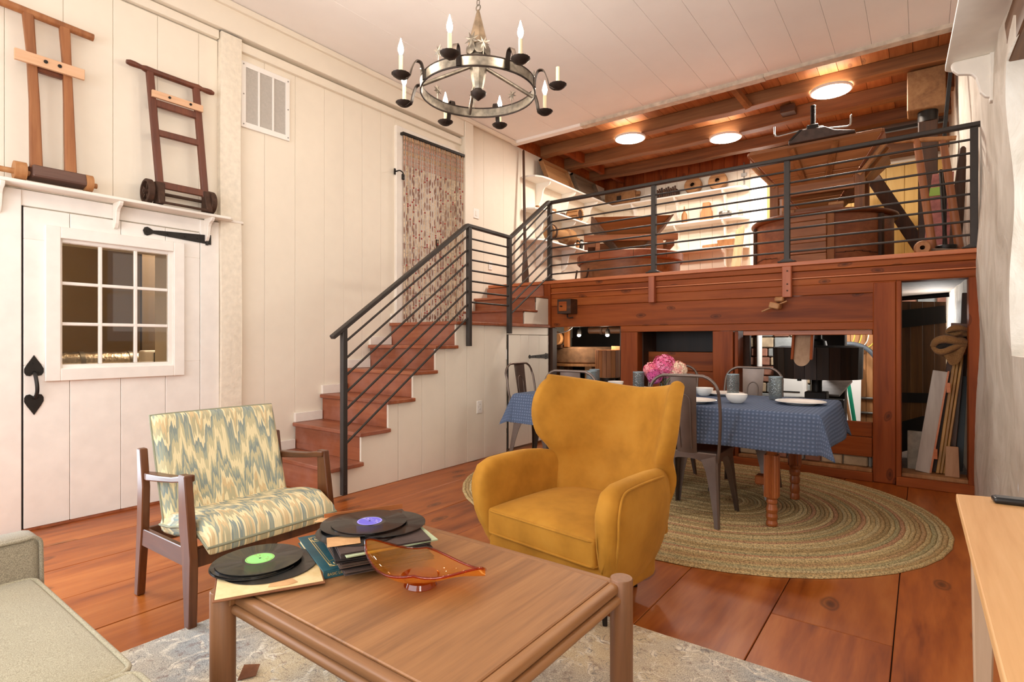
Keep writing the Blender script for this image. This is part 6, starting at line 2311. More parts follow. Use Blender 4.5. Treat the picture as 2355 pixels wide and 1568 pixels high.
MB().lathe([(0.103, 0.19), (0.118, 0.195), (0.118, 0.225), (0.103, 0.23)], (-4.31, 6.93, ZS3 + 0.128), 22, M, cap=False).build('iron_band', RUST, t, smooth=40)
for i, (y, h, w, mt, lb) in enumerate([(7.36, 0.13, 0.05, WHITE, 'pale iron block first after the roller on the lowest left shelf'), (7.47, 0.16, 0.05, TANW, 'tan wooden block second after the roller on the lowest left shelf'), (7.58, 0.15, 0.05, IRON, 'black iron block third after the roller on the lowest left shelf'), (7.70, 0.13, 0.05, WHITE, 'pale block fourth after the roller on the lowest left shelf'), (7.81, 0.12, 0.05, IRON, 'black block fifth after the roller on the lowest left shelf'), (7.93, 0.10, 0.05, TANW, 'tan block sixth after the roller on the lowest left shelf')]):
    t = thing('tool_block', lb, 'block', (-4.36, y, ZS3))
    M4 = Matrix.Translation((-4.36, y, ZS3 + 0.002)) @ Matrix.Rotation(math.radians(-14), 4, 'X')
    m = MB()
    m.rbox(-0.07, 0.08, -w / 2, w / 2, 0.004, h, 0.004, 1, M=M4)
    m.build('body', mt, t)
    m = MB()
    m.rbox(-0.03, 0.085, -w / 2 - 0.004, w / 2 + 0.004, h * 0.55, h * 0.75, 0.003, 1, M=M4)
    m.build('slot_band', IRON if mt is not IRON else WHITE, t)
t = thing('tool_box', 'brown wooden box at the inner end of the lowest left shelf', 'box', (-4.36, 8.2, ZS3))
MB().box(-4.46, -4.28, 8.03, 8.42, ZS3 + 0.001, ZS3 + 0.13).build('body', HOPPER, t, bevel=0.005)
# ---- long paddle leaning on the white wall
t = thing('long_paddle', 'tall dark wooden paddle leaning on the white wall by the shelves', 'paddle', (-4.38, 6.25, ZL))
m = MB()
rings = []
for z, w, th in ((ZL + 0.004, 0.065, 0.012), (2.02, 0.085, 0.014), (2.12, 0.085, 0.016), (2.28, 0.06, 0.02), (2.45, 0.028, 0.022), (2.7, 0.022, 0.022), (3.3, 0.018, 0.018), (3.86, 0.017, 0.016), (3.88, 0.009, 0.009)):
    k = (z - ZL) / (3.88 - ZL)
    x, y = -4.38 - 0.10 * k, 6.19 + 0.09 * k
    rings.append([(x + th * math.cos(a), y + w * math.sin(a), z) for a in [2 * PI * j / 12 for j in range(12)]])
m.loft(rings).build('blade_and_shaft', DARKWZ, t, smooth=50)

# ---- first mill: round tun with its small hopper, turned on the floor
t1 = thing('millstone_tun', 'low round wooden millstone tun on the left of the loft', 'tun', (-3.25, 7.08, ZL))
MB().lathe([(0.0, 0.0), (0.675, 0.0), (0.675, 0.36), (0.0, 0.36)], (-3.25, 7.08, ZL), 56).build('barrel', HOPPER, t1, smooth=30)
MB().lathe([(0.60, 0.335), (0.70, 0.335), (0.715, 0.35), (0.715, 0.44), (0.705, 0.45), (0.0, 0.452)], (-3.25, 7.08, ZL), 56, cap=False).build('lid', wood('lid_pine', ['753a18', '96512a', 'ac6a3c'], 'x', 0.5, grain=10, knots=1.6), t1, smooth=30)
for k in range(10):
    a = 2 * PI * (k + 0.3) / 10
    MB().bar((-3.25 + 0.714 * math.cos(a), 7.08 + 0.714 * math.sin(a), ZL + 0.352), (-3.25 + 0.714 * math.cos(a), 7.08 + 0.714 * math.sin(a), ZL + 0.44), 0.004, 0.004).build('rim_joint', DARKGAP, t1)
a0 = math.radians(233)
dv = V(math.cos(a0), math.sin(a0), 0)
sv = V(-dv.y, dv.x, 0)
c = V(-3.25, 7.08, 0) + dv * 0.695
MB().sweep(spline([c + sv * -0.20 + V(0, 0, ZL + 0.26), c + sv * -0.20 + dv * 0.02 + V(0, 0, ZL + 0.15), c + sv * -0.17 + dv * 0.03 + V(0, 0, ZL + 0.12), c + sv * 0.14 + dv * 0.03 + V(0, 0, ZL + 0.12), c + sv * 0.18 + dv * 0.02 + V(0, 0, ZL + 0.15), c + sv * 0.18 + V(0, 0, ZL + 0.24)], 5), 0.012, 8).build('iron_handle', RUST, t1, smooth=60)
t = thing('small_hopper', 'small brown wooden hopper in a trestle on the round tun, left on the loft', 'hopper', (-3.25, 7.08, ZL + 0.452), math.radians(29), local=True)


def frustum(par, x0, x1, y0, y1, z1, bx, by, z0, th, mats, grey):
    # four tapering boards; side boards stand proud of the front
    FT = [V(x0, y0, z1), V(x1, y0, z1)]
    FB = [V(-bx, -by, z0), V(bx, -by, z0)]
    for s in (-1, 1):
        y = y0 if s < 0 else y1
        b = -by if s < 0 else by
        MB().hexa([(-bx, b, z0), (bx, b, z0), (bx, b + th, z0), (-bx, b + th, z0), (x0, y, z1), (x1, y, z1), (x1, y + th, z1), (x0, y + th, z1)]).build('front_board' if s < 0 else 'rear_board', mats, par, bevel=0.002)
        x = x0 if s < 0 else x1
        c_ = -bx if s < 0 else bx
        o = 0.035
        xo = x + s * th
        co = c_ + s * th
        MB().hexa([(min(c_, co), -by - o, z0), (max(c_, co), -by - o, z0), (max(c_, co), by + o, z0), (min(c_, co), by + o, z0), (min(x, xo), y0 - o, z1), (max(x, xo), y0 - o, z1), (max(x, xo), y1 + o, z1), (min(x, xo), y1 + o, z1)]).build('side_board', grey, par, bevel=0.002)


frustum(t, -0.50, 0.50, -0.46, 0.46, 0.46, 0.13, 0.12, 0.06, 0.03, HOPPER, GREYW)
MB().box(-0.62, 0.60, -0.36, -0.30, 0.16, 0.245).build('trestle_rail', wood('trestle_pine', ['8a4f28', 'a5683c', 'b47a4c'], 'x', 0.5, grain=10, knots=1.5), t, bevel=0.004)
MB().box(-0.62, 0.60, 0.30, 0.36, 0.16, 0.245).build('trestle_rail', bpy.data.materials['trestle_pine'], t, bevel=0.004)
for x in (-0.44, 0.36):
    for y in (-0.33, 0.33):
        MB().box(x - 0.03 - (0.02 if x > 0 else 0), x + 0.03 + (0.02 if x > 0 else 0), y - 0.03, y + 0.03, 0.0, 0.165).build('trestle_leg', bpy.data.materials['trestle_pine'], t, bevel=0.003)
for x in (-0.52, 0.50):
    MB().box(x - 0.05, x + 0.05, -0.37, 0.37, 0.08, 0.155).build('cross_rail', HOPPER, t, bevel=0.004)
MB().box(-0.30, 0.06, -0.42, -0.20, 0.001, 0.035).build('shoe_board', bpy.data.materials['trestle_pine'], t, bevel=0.003)
MB().box(0.10, 0.42, -0.40, -0.25, 0.001, 0.012).build('white_slip', WHITE, t)
MB().box(-0.15, 0.38, -0.2, 0.1, 0.02, 0.06).build('feed_shoe', TANW, t, bevel=0.004)

# ---- second mill: tall panelled tun
t2 = thing('large_tun', 'tall round panelled wooden tun on the right of the loft', 'tun', (-0.94, 7.3, ZL))
CXT, CYT, RT = -0.94, 7.3, 0.70
MB().lathe([(RT - 0.03, 0.0), (RT, 0.0), (RT, 0.63), (RT - 0.03, 0.63)], (CXT, CYT, ZL), 64, cap=False).build('barrel', wood('tun_pine', ['5f3018', '7a4324', '8e5632'], 'x', 0.5, grain=8), t2, smooth=30)
MB().lathe([(0.0, 0.615), (RT + 0.02, 0.625), (RT + 0.045, 0.64), (RT + 0.05, 0.655), (RT + 0.045, 0.67), (RT + 0.02, 0.675), (0.0, 0.68)], (CXT, CYT, ZL), 64).build('rim', wood('tun_rim_pine', ['5a2d16', '74401f', '88522e'], 'x', 0.4, grain=8), t2, smooth=50)


def on_tun(deg, z0, z1, w, th, name, mat):
    a = math.radians(deg)
    c = V(CXT + (RT + th / 2) * math.cos(a), CYT + (RT + th / 2) * math.sin(a), ZL + (z0 + z1) / 2)
    m = MB()
    m.obox(c, (th, w, z1 - z0), (0, 0, a))
    m.build(name, mat, t2, bevel=0.004)


for deg in (250.5, 284):
    on_tun(deg, 0.0, 0.62, 0.07, 0.03, 'stile', HOPPERZ)
for deg in (203, 327):
    on_tun(deg, 0.0, 0.62, 0.05, 0.035, 'edge_stave', DARKWZ)
for z0, z1 in ((0.02, 0.10), (0.33, 0.40), (0.56, 0.62)):
    on_tun(267, z0, z1, 0.36, 0.045, 'rail', HOPPER)
on_tun(267, 0.10, 0.21, 0.36, 0.035, 'panel', HOPPER)
on_tun(267, 0.215, 0.33, 0.36, 0.038, 'panel', HOPPER)
on_tun(267, 0.40, 0.56, 0.36, 0.035, 'panel', HOPPER)
for dg in (222, 306):
    for k in range(5):
        on_tun(dg - 14 + 7 * k, 0.225 - 0.008 * abs(k - 2), 0.230 - 0.008 * abs(k - 2), 0.10, 0.006, 'hoop_line', DARKGAP)
t3 = thing('large_hopper', 'big pyramid-shaped wooden hopper framed above the tall tun', 'hopper', (-0.94, 7.25, ZL + 0.68))


def wpt(x, y, z):
    return V(x, y, z)


HT, HB = 3.30, 2.66
top = [(-1.575, 6.62), (-0.315, 6.62), (-0.315, 7.9), (-1.575, 7.9)]
bot = [(-1.08, 7.10), (-0.82, 7.10), (-0.82, 7.36), (-1.08, 7.36)]
nm = ['front_board', 'right_board', 'rear_board', 'left_board']
for i in range(4):
    j = (i + 1) % 4
    # each face is three boards
    nb = [0, 0.42, 0.78, 1.0]
    for k in range(3):
        f0, f1 = nb[k] + 0.004, nb[k + 1] - 0.004

        def P(t_, q, off):
            a = V(top[q][0], top[q][1], HT).lerp(V(bot[q][0], bot[q][1], HB), t_)
            n_ = V((0, 1, 0, -1)[i], (-1, 0, 1, 0)[i], 0)
            return a + n_ * off
        MB().hexa([P(f0, i, 0), P(f0, j, 0), P(f0, j, 0.025), P(f0, i, 0.025), P(f1, i, 0), P(f1, j, 0), P(f1, j, 0.025), P(f1, i, 0.025)]).build(nm[i], HOPPER if i in (0, 2) else bpy.data.materials['tun_pine'], t3, bevel=0.002)
for i in range(4):
    j = (i + 1) % 4
    MB().bar((top[i][0], top[i][1], HT + 0.012), (top[j][0], top[j][1], HT + 0.012), 0.035, 0.03).build('rim', HOPPER, t3, bevel=0.003)
for x in (-1.13, -0.72):
    k = 0.0
    a = V(x, 6.59, HT - 0.02)
    b = V(-0.94 + (x + 0.94) * 0.55, 6.59 + 0.235, HT - 0.33)
    MB().bar(a, b, 0.06, 0.035).build('batten', HOPPERZ, t3, bevel=0.004)
for s in (-1, 1):
    x0_, x1_ = -0.94 + s * 0.66, -0.94 + s * 0.43
    for yy in (6.78, 7.05):
        MB().bar((x0_, yy, HT - 0.05), (x1_ - s * 0.02, yy + 0.08, HT - 0.34), 0.035, 0.04).build('side_batten', TANW, t3, bevel=0.004)
MB().box(-1.36, -0.53, 6.86, 6.93, 2.83, 2.955).build('frame_rail', HOPPER, t3, bevel=0.004)
MB().box(-1.36, -0.53, 7.55, 7.62, 2.83, 2.955).build('frame_rail', HOPPER, t3, bevel=0.004)
for x in (-1.36, -0.53):
    for y in (6.895, 7.585):
        MB().box(x - 0.045, x + 0.045, y - 0.04, y + 0.04, ZL + 0.678, 3.03).build('frame_post', HOPPERZ, t3, bevel=0.005)
        MB().obox((x, y, 3.035), (0.10, 0.09, 0.014), (0, 0, 0)).build('post_cap', TANW, t3, bevel=0.004)
MB().box(-1.22, -0.66, 6.72, 6.79, ZL + 0.678, ZL + 0.735).build('shoe_rail', HOPPER, t3, bevel=0.004)
MB().box(-1.25, -1.12, 6.70, 6.78, ZL + 0.68, ZL + 0.73).build('shoe_block', TANW, t3, bevel=0.003)
MB().box(-0.80, -0.66, 6.74, 6.80, ZL + 0.735, ZL + 0.765).build('shoe_block', TANW, t3, bevel=0.003)

# ---- stone crane with its screw and bail arms
t = thing('stone_crane', 'black iron stone crane with a threaded screw and two bent arms over the big hopper', 'crane', (-0.95, 6.63, 3.33))
m = MB()
n = 40
m.sweep([(-0.93, 6.63, 3.46 + 0.255 * k / n) for k in range(n + 1)], [0.022 + 0.005 * (k % 2) for k in range(n + 1)], 12)
m.build('screw', IRON, t, smooth=20)
MB().box(-0.985, -0.875, 6.57, 6.69, 3.44, 3.50).build('nut', IRON, t, bevel=0.008)
MB().prism([(-1.16, 3.33), (-1.155, 3.365), (-1.05, 3.455), (-0.81, 3.445), (-0.72, 3.39), (-0.54, 3.348), (-0.54, 3.33)], 'y', 6.56, 6.70).build('beam', plain('iron_bound_beam', '463730', 0.5, 0.2, var=0.3, scale=18), t, bevel=0.005)
MB().prism([(-1.158, 3.362), (-1.05, 3.458), (-1.02, 3.458), (-1.128, 3.362)], 'y', 6.553, 6.707).build('iron_strap', IRON, t, bevel=0.002)
for pts in ([(-0.97, 6.63, 3.475), (-1.04, 6.63, 3.475), (-1.27, 6.63, 3.46), (-1.30, 6.63, 3.47), (-1.308, 6.63, 3.50), (-1.308, 6.63, 3.575)], [(-0.88, 6.63, 3.475), (-0.84, 6.63, 3.47), (-0.82, 6.63, 3.445), (-0.62, 6.63, 3.42), (-0.59, 6.63, 3.43), (-0.585, 6.63, 3.46), (-0.585, 6.63, 3.525), (-0.575, 6.63, 3.53)]):
    MB().sweep(pts, 0.009, 8).build('bail_arm', STEEL, t, smooth=60)
t = thing('crane_post', 'dark square crane post with a big wooden cap block near the right wall', 'post', (0.05, 7.0, ZL))
MB().box(-0.03, 0.13, 6.93, 7.09, ZL + 0.002, 3.42).build('post', DARKWZ, t, bevel=0.008)
MB().lathe([(0.085, 3.42), (0.085, 3.54), (0.0, 3.54)], (0.05, 7.01, 0), 20).build('iron_collar', IRON, t, smooth=40)
MB().box(-0.12, 0.19, 6.88, 7.13, 3.53, 3.93).build('cap_block', TRAYM, t, bevel=0.008)
t = thing('diagonal_brace', 'dark diagonal timber brace before the yellow pine panelling', 'timber', (-0.2, 7.5, ZL))
MB().bar((0.16, 8.15, 1.98), (-0.56, 8.2, 3.38), 0.09, 0.15).build('timber', DARKWZ, t, bevel=0.008)
# ---- tools by the right-hand rail post
t = thing('pole_trestle', 'brown two-pole frame with a round top bar at the right end of the loft', 'frame', (0.1, 6.0, ZL))
for (a, b) in (((-0.035, 6.02, 2.98), (0.085, 5.97, ZL + 0.002)), ((0.145, 6.02, 2.95), (0.262, 5.97, ZL + 0.002))):
    MB().cyl(a, b, 0.028, 0.032, n=12).build('pole', wood('pole_wood', ['7a4526', '965c36', 'a86e46'], 'z', 0.5, grain=10, knots=2) if a[0] < 0 else bpy.data.materials['pole_wood'], t, smooth=40)
MB().cyl((-0.20, 6.03, 3.00), (0.235, 6.0, 2.925), 0.022, 0.020, n=12).build('top_bar', TANW, t, smooth=40)
t = thing('wooden_shovel', 'dark narrow wooden paddle leaning against the plaster by the end rail post', 'paddle', (0.27, 6.1, ZL))
m = MB()
rings = []
for z, w in ((ZL + 0.002, 0.04), (2.25, 0.045), (2.5, 0.04), (2.75, 0.03), (2.86, 0.022), (2.875, 0.01)):
    k = (z - ZL) / 0.95
    rings.append([(0.225 + 0.06 * k + w * math.cos(a), 6.12 + 0.012 * math.sin(a), z) for a in [2 * PI * j / 10 for j in range(10)]])
m.loft(rings).build('blade', DARKWZ, t, smooth=50)
t = thing('pink_board', 'pinkish worn board with a green band leaning behind the pole frame', 'board', (0.12, 6.3, ZL))
m = MB().hexa([(0.0, 6.38, ZL + 0.002), (0.20, 6.38, ZL + 0.002), (0.20, 6.40, ZL + 0.002), (0.0, 6.40, ZL + 0.002), (0.08, 6.48, 2.76), (0.24, 6.48, 2.76), (0.24, 6.50, 2.76), (0.08, 6.50, 2.76)])
m.build('board', plain('pink_worn_paint', 'b0706a', 0.7, var=0.25), t, bevel=0.003)
MB().hexa([(0.055, 6.445, 2.55), (0.232, 6.445, 2.55), (0.232, 6.485, 2.55), (0.055, 6.485, 2.55), (0.063, 6.456, 2.63), (0.238, 6.456, 2.63), (0.238, 6.495, 2.63), (0.063, 6.495, 2.63)]).build('green_band', plain('lime_band', '9ec25a', 0.6), t)
t = thing('wooden_mallet', 'wooden roller mallet with a bored end lying on the loft edge by the pole frame', 'mallet', (0.02, 5.75, ZL))
MB().lathe([(0.018, -0.08), (0.052, -0.08), (0.06, -0.07), (0.06, 0.07), (0.052, 0.08), (0.018, 0.08)], (0.005, 5.79, ZL + 0.062), 20, Matrix.Rotation(PI / 2, 3, 'X'), cap=False).build('head', TANW, t, smooth=40)
MB().lathe([(0.019, -0.078), (0.0, -0.074)], (0.005, 5.79, ZL + 0.062), 12, Matrix.Rotation(PI / 2, 3, 'X')).build('bore', BLACKW, t)
MB().bar((0.05, 5.79, ZL + 0.045), (0.25, 5.80, ZL + 0.03), 0.03, 0.03, 0.02, 0.02).build('handle', TRAYD, t, bevel=0.005)
t = thing('iron_pot', 'small dark iron pot on the loft floor between the poles', 'pot', (0.17, 5.9, ZL))
MB().lathe([(0.0, 0.0), (0.05, 0.0), (0.07, 0.03), (0.075, 0.08), (0.07, 0.085), (0.065, 0.04), (0.0, 0.01)], (0.165, 5.88, ZL + 0.002), 20).build('bowl', IRON, t, smooth=50)
MB().cyl((0.165, 5.90, ZL + 0.02), (0.135, 6.2, 2.72), 0.014, n=8).build('rod', IRON, t, smooth=60)
t = thing('steel_strut', 'dark steel strut slanting down from the joists by the right wall', 'strut', (0.2, 6.2, 3.5))
MB().bar((0.235, 6.12, 3.95), (0.165, 6.25, 3.1), 0.03, 0.03).build('bar', IRON, t, bevel=0.003)
MB().bar((0.165, 6.25, 3.1), (0.165, 6.3, ZL), 0.03, 0.03).build('bar', IRON, t, bevel=0.003)
# ---- white shelf and scrolled bracket, upper right
t = thing('high_shelf', 'white shelf on a scrolled bracket high on the plaster wall, upper right', 'shelf', (0.3, 4.2, 3.0))
MB().prism([(rx(4.6) + 0.02, 4.72), (0.155, 4.72), (0.125, 4.68), (0.125, 4.62), (0.16, 3.6), (0.30, -0.5), (rx(-0.5) + 0.02, -0.5)], 'z', 3.0, 3.022).build('board', PAINT2, t, bevel=0.006, seg=2)
xw = rx(4.55) + 0.005
pts = [(xw, 3.0), (0.165, 3.0), (0.150, 2.985), (0.160, 2.945), (0.185, 2.915), (0.225, 2.905), (0.255, 2.895), (0.275, 2.865), (0.285, 2.82), (0.295, 2.77), (0.32, 2.735), (0.35, 2.725), (xw, 2.725)]
MB().prism(pts, 'y', 4.545, 4.585).build('bracket', PAINT2, t, bevel=0.008, seg=2)
MB().box(xw - 0.04, xw + 0.02, 4.53, 4.60, 2.70, 3.0).build('back_strip', PAINT2, t, bevel=0.004)
t = thing('wall_conduit', 'thin grey conduit running up the white back wall right of the pulley wheels', 'pipe', (-2.18, 8.86, 3.1))
MB().cyl((-2.18, 8.865, 3.60), (-2.18, 8.865, 3.93), 0.010, n=8).build('pipe', STEEL, t, smooth=60)
MB().box(-2.22, -2.14, 8.855, 8.872, 3.72, 3.77).build('clip', STEEL, t)
# ================================================================== UNDER THE LOFT
def point(name, loc, w, c, r=0.03):
    d = bpy.data.lights.new(name, 'POINT')
    d.energy = w
    d.color = c
    d.shadow_soft_size = r
    o = bpy.data.objects.new(name, d)
    o.location = loc
    COL.objects.link(o)


# ---- left opening
for (x, lb) in ((-3.60, 'bare spot bulb under the loft, left one in the left opening'), (-3.19, 'small spot bulb under the loft, right one in the left opening')):
    t = thing('spot_light', lb, 'lamp', (x, 6.3, 1.28), 0, 'spot bulbs under the loft')
    MB().lathe([(0.0, -0.022), (0.018, -0.014), (0.024, 0.0), (0.018, 0.014), (0.0, 0.022)], (x, 6.3, 1.275), 14).build('bulb', SPOT, t, smooth=60)
    MB().lathe([(0.03, -0.005), (0.034, 0.0), (0.022, 0.06), (0.0, 0.065)], (x, 6.31, 1.29), 14).build('shade', IRON, t, smooth=50)
    MB().cyl((x, 6.31, 1.35), (x + 0.03, 6.33, 1.77), 0.006, n=6).build('stem', IRON, t)
    point('spot_glow', (x, 6.22, 1.22), 5, (1, 0.85, 0.65))
t = thing('stave_drum', 'tan upright stave drum standing under the loft in the left opening', 'drum', (-3.19, 6.32, 0))
for k in range(18):
    a = 2 * PI * k / 18
    MB().bar((-3.19 + 0.155 * math.cos(a), 6.32 + 0.155 * math.sin(a), 0.75), (-3.19 + 0.155 * math.cos(a), 6.32 + 0.155 * math.sin(a), 1.085), 0.012, 0.052, up=(-math.sin(a), math.cos(a), 0)).build('stave', wood('stave_wood', ['7a4424', 'a06438', 'b67a4c'], 'z', 0.6, grain=12, rand=0.15) if k == 0 else bpy.data.materials['stave_wood'], t)
MB().cyl((-3.19, 6.32, 0.74), (-3.19, 6.32, 1.08), 0.15, n=20).build('core', TANW, t, smooth=40)
MB().cyl((-3.19, 6.32, 0.0), (-3.19, 6.32, 0.745), 0.09, n=12).build('pedestal', BLACKW, t, smooth=40)
t = thing('wooden_block', 'small orange wooden block on the stave drum', 'wood block', (-3.09, 6.38, 1.086))
MB().box(-3.15, -3.03, 6.33, 6.43, 1.087, 1.135).build('body', bpy.data.materials['orange_block'], t, bevel=0.003)
t = thing('millstone', 'thick rusty brown millstone behind the left opening', 'millstone', (-3.95, 6.95, 0.9))
MB().lathe([(0.0, 0.9), (0.60, 0.9), (0.62, 0.915), (0.62, 1.10), (0.60, 1.12), (0.10, 1.12), (0.0, 1.12)], (-3.88, 6.98, 0), 40).build('stone', plain('brown_millstone', '7a583c', 0.8, var=0.3, bump=0.4, scale=14), t, smooth=30)
MB().lathe([(0.0, 0.862), (0.66, 0.862), (0.66, 0.895), (0.0, 0.9)], (-3.88, 6.98, 0), 40).build('bed_board', TANW, t, smooth=30)
for (x, y) in ((-4.1, 6.5), (-3.55, 6.5), (-3.4, 7.2), (-4.3, 7.2)):
    MB().box(x - 0.05, x + 0.05, y - 0.05, y + 0.05, 0, 0.865).build('leg', TRAYM, t, bevel=0.004)
MB().box(-3.62, -3.35, 6.55, 6.58, 0.0, 0.86).build('dark_panel', BLACKW, t)
t = thing('iron_rod', 'slim upright iron rod beside the stave drum', 'rod', (-2.78, 5.85, 0))
MB().cyl((-2.765, 5.80, 0.0), (-2.765, 5.80, 1.77), 0.012, n=8).build('bar', IRON, t, smooth=60)
t = thing('log_end', 'rough sawn log end high in the left opening', 'log', (-3.98, 6.2, 1.2))
MB().lathe([(0.0, -0.2), (0.09, -0.2), (0.095, 0.0), (0.09, 0.2), (0.0, 0.2)], (-3.97, 6.35, 1.235), 16, Matrix.Rotation(PI / 2, 3, 'X') @ Matrix.Rotation(0.35, 3, 'Y')).build('log', TANW, t, smooth=40)
MB().box(-3.86, -3.80, 6.35, 6.41, 1.12, 1.77).build('hanger', HOPPERZ, t)
MB().box(-4.12, -3.88, 6.30, 6.42, 1.105, 1.15).build('ledge', DARKW, t)
t = thing('white_cable', 'loose white cable hanging across the top of the left opening', 'cable', (-3.9, 6.1, 1.35))
MB().sweep(spline([(-3.95, 6.0, 1.285), (-3.84, 6.0, 1.285), (-3.76, 6.02, 1.30), (-3.68, 6.05, 1.315), (-3.60, 6.05, 1.345), (-3.56, 6.08, 1.42), (-3.56, 6.1, 1.77)], 6), 0.008, 6).build('cord', PLAST, t, smooth=60)
t = thing('round_beam', 'horizontal round shaft under the loft above the stave drum', 'shaft', (-3.2, 6.5, 1.33))
MB().cyl((-3.62, 6.62, 1.345), (-2.7, 6.62, 1.345), 0.05, n=14).build('shaft', DARKW, t, smooth=40)
MB().cyl((-3.45, 6.62, 1.345), (-3.41, 6.62, 1.345), 0.06, n=14).build('collar', RUST, t, smooth=40)
MB().box(-3.60, -3.55, 6.59, 6.65, 1.34, 1.77).build('hanger', BLACKW, t)
MB().box(-2.78, -2.73, 6.59, 6.65, 1.34, 1.77).build('hanger', BLACKW, t)
# dark partition behind the left opening and the recess
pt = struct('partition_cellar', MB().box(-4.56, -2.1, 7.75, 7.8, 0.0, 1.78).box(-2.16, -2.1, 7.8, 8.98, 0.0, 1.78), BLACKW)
# ---- right-hand opening: gear drum on its shaft
t = thing('gear_drum', 'large blackened wooden gear drum on an upright shaft in the right opening', 'drum', (-0.885, 6.55, 0))
GX, GY = -0.885, 6.55
n = 24
for k in range(n):
    a = 2 * PI * k / n
    d = V(math.cos(a), math.sin(a), 0)
    MB().bar(V(GX, GY, 0.815) + d * 0.392, V(GX, GY, 1.135) + d * 0.40, 0.03, 0.1035, up=(-d.y, d.x, 0)).build('stave', wood('gear_wood', ['1c0f08', '2d190d', '402513'], 'z', 0.55, grain=10, rand=0.2) if k == 0 else bpy.data.materials['gear_wood'], t)
MB().lathe([(0.0, 0.82), (0.39, 0.82), (0.395, 1.13), (0.33, 1.15), (0.0, 1.155)], (GX, GY, 0), 32).build('core', BLACKW, t, smooth=30)
MB().cyl((GX, GY, 0.0), (GX, GY, 1.77), 0.05, n=14).build('shaft', IRON, t, smooth=40)
MB().lathe([(0.10, 1.15), (0.09, 1.20), (0.06, 1.22)], (GX, GY, 0), 16, cap=False).build('hub', IRON, t, smooth=40)
MB().box(GX - 0.10, GX + 0.10, GY - 0.10, GY + 0.10, 0.60, 0.67).build('bearing', BLACKW, t, bevel=0.006)
MB().box(GX - 0.5, GX + 0.25, GY - 0.07, GY + 0.07, 0.46, 0.60).build('bridge_beam', BLACKW, t, bevel=0.006)
for x in (GX - 0.45,):
    MB().box(x - 0.05, x + 0.05, GY - 0.07, GY + 0.07, 0.0, 0.5).build('bridge_leg', BLACKW, t)
MB().cyl((GX - 0.1, GY - 0.40, 0.80), (GX - 0.1, GY - 0.40, 0.82), 0.02, n=8).build('bolt', IRON, t)
t = thing('dark_upright', 'thick dark timber upright behind the gear drum', 'timber', (-0.62, 7.3, 0))
MB().box(-0.92, -0.70, 7.3, 7.5, 0.0, 1.77).build('timber', BLACKW, t, bevel=0.008)
MB().box(-1.16, -0.93, 7.34, 7.46, 1.15, 1.77).build('board', DARKWZ, t)
t = thing('sloping_board', 'pale scuffed board sloping behind the gear shaft', 'board', (-0.8, 6.9, 0.6))
MB().hexa([(-0.95, 6.75, 0.61), (-0.70, 6.75, 0.61), (-0.62, 7.2, 0.74), (-0.90, 7.2, 0.74), (-0.95, 6.75, 0.63), (-0.70, 6.75, 0.63), (-0.62, 7.2, 0.76), (-0.90, 7.2, 0.76)]).build('board', plain('scuffed_grey_board', '8a7a70', 0.6, var=0.3, scale=10), t)
MB().box(-0.88, -0.85, 6.78, 7.2, 0.0, 0.60).build('side', BLACKW, t)
# ---- chute through the beam
t = thing('grain_chute', 'worn wooden grain chute with a rounded lip hanging in front of the gear drum', 'chute', (-0.9, YF, 1.1))
CH = wood('chute_wood', ['8a6a50', 'a08064', 'b29378'], 'z', 0.6, grain=10)


def chp(x, s, off):   # s 0 top .. 1 bottom
    return V(x - 0.0 * s, YF + 0.20 - 0.16 * s + off, 1.36 - 0.395 * s)


prof = []
for k in range(13):
    a = PI * k / 12
    prof.append((0.068 * math.cos(a), -0.02 * 0 + 0.0 - 0.0, a))
outline = [(-0.068, 0.0), (0.068, 0.0), (0.068, 0.80)] + [(0.068 * math.cos(a), 0.80 + 0.19 * math.sin(a)) for a in [PI * k / 12 for k in range(1, 12)]] + [(-0.068, 0.80)]
m = MB()
m.loft([[chp(-0.885 + x, s, 0.0) for x, s in outline], [chp(-0.885 + x, s, 0.02) for x, s in outline]])
m.build('floor_board', CH, t)
for s in (-1, 1):
    x = -0.885 + s * 0.078
    q = [chp(x - 0.011, 0, -0.05), chp(x + 0.011, 0, -0.05), chp(x + 0.011, 0, 0.02), chp(x - 0.011, 0, 0.02), chp(x - 0.011, 0.84, -0.028), chp(x + 0.011, 0.84, -0.028), chp(x + 0.011, 0.84, 0.02), chp(x - 0.011, 0.84, 0.02)]
    MB().hexa(q).build('side_lip', FACEZ, t, bevel=0.004)
# ---- on the cellar back wall
t = thing('electric_box', 'white electric box low on the stone wall behind the gear drum', 'box', (-1.55, 8.9, 0.5))
MB().box(-1.74, -1.32, 8.80, 8.94, 0.32, 0.86).build('body', PLAST, t, bevel=0.006)
MB().box(-1.70, -1.36, 8.79, 8.80, 0.40, 0.82).build('door', PORC, t, bevel=0.004)
MB().box(-1.66, -1.40, 8.782, 8.79, 0.46, 0.475).build('seam', DARKGAP, t)
t = thing('white_pipe', 'white vertical pipe on the stone wall left of the gear drum', 'pipe', (-1.95, 8.85, 0))
MB().cyl((-1.96, 8.86, 0.0), (-1.96, 8.86, 1.77), 0.04, n=12).build('pipe', PLAST, t, smooth=50)
t = thing('leaning_board', 'white board leaning on the plank wall right of the gear drum', 'board', (-0.72, 8.8, 0))
MB().hexa([(-0.86, 8.70, 0.0), (-0.66, 8.70, 0.0), (-0.66, 8.72, 0.0), (-0.86, 8.72, 0.0), (-0.86, 8.88, 0.85), (-0.66, 8.88, 0.85), (-0.66, 8.90, 0.85), (-0.86, 8.90, 0.85)]).build('panel', PLAST, t)
t = thing('green_pole', 'bright green pole leaning behind the right opening', 'pole', (-0.7, 8.3, 0))
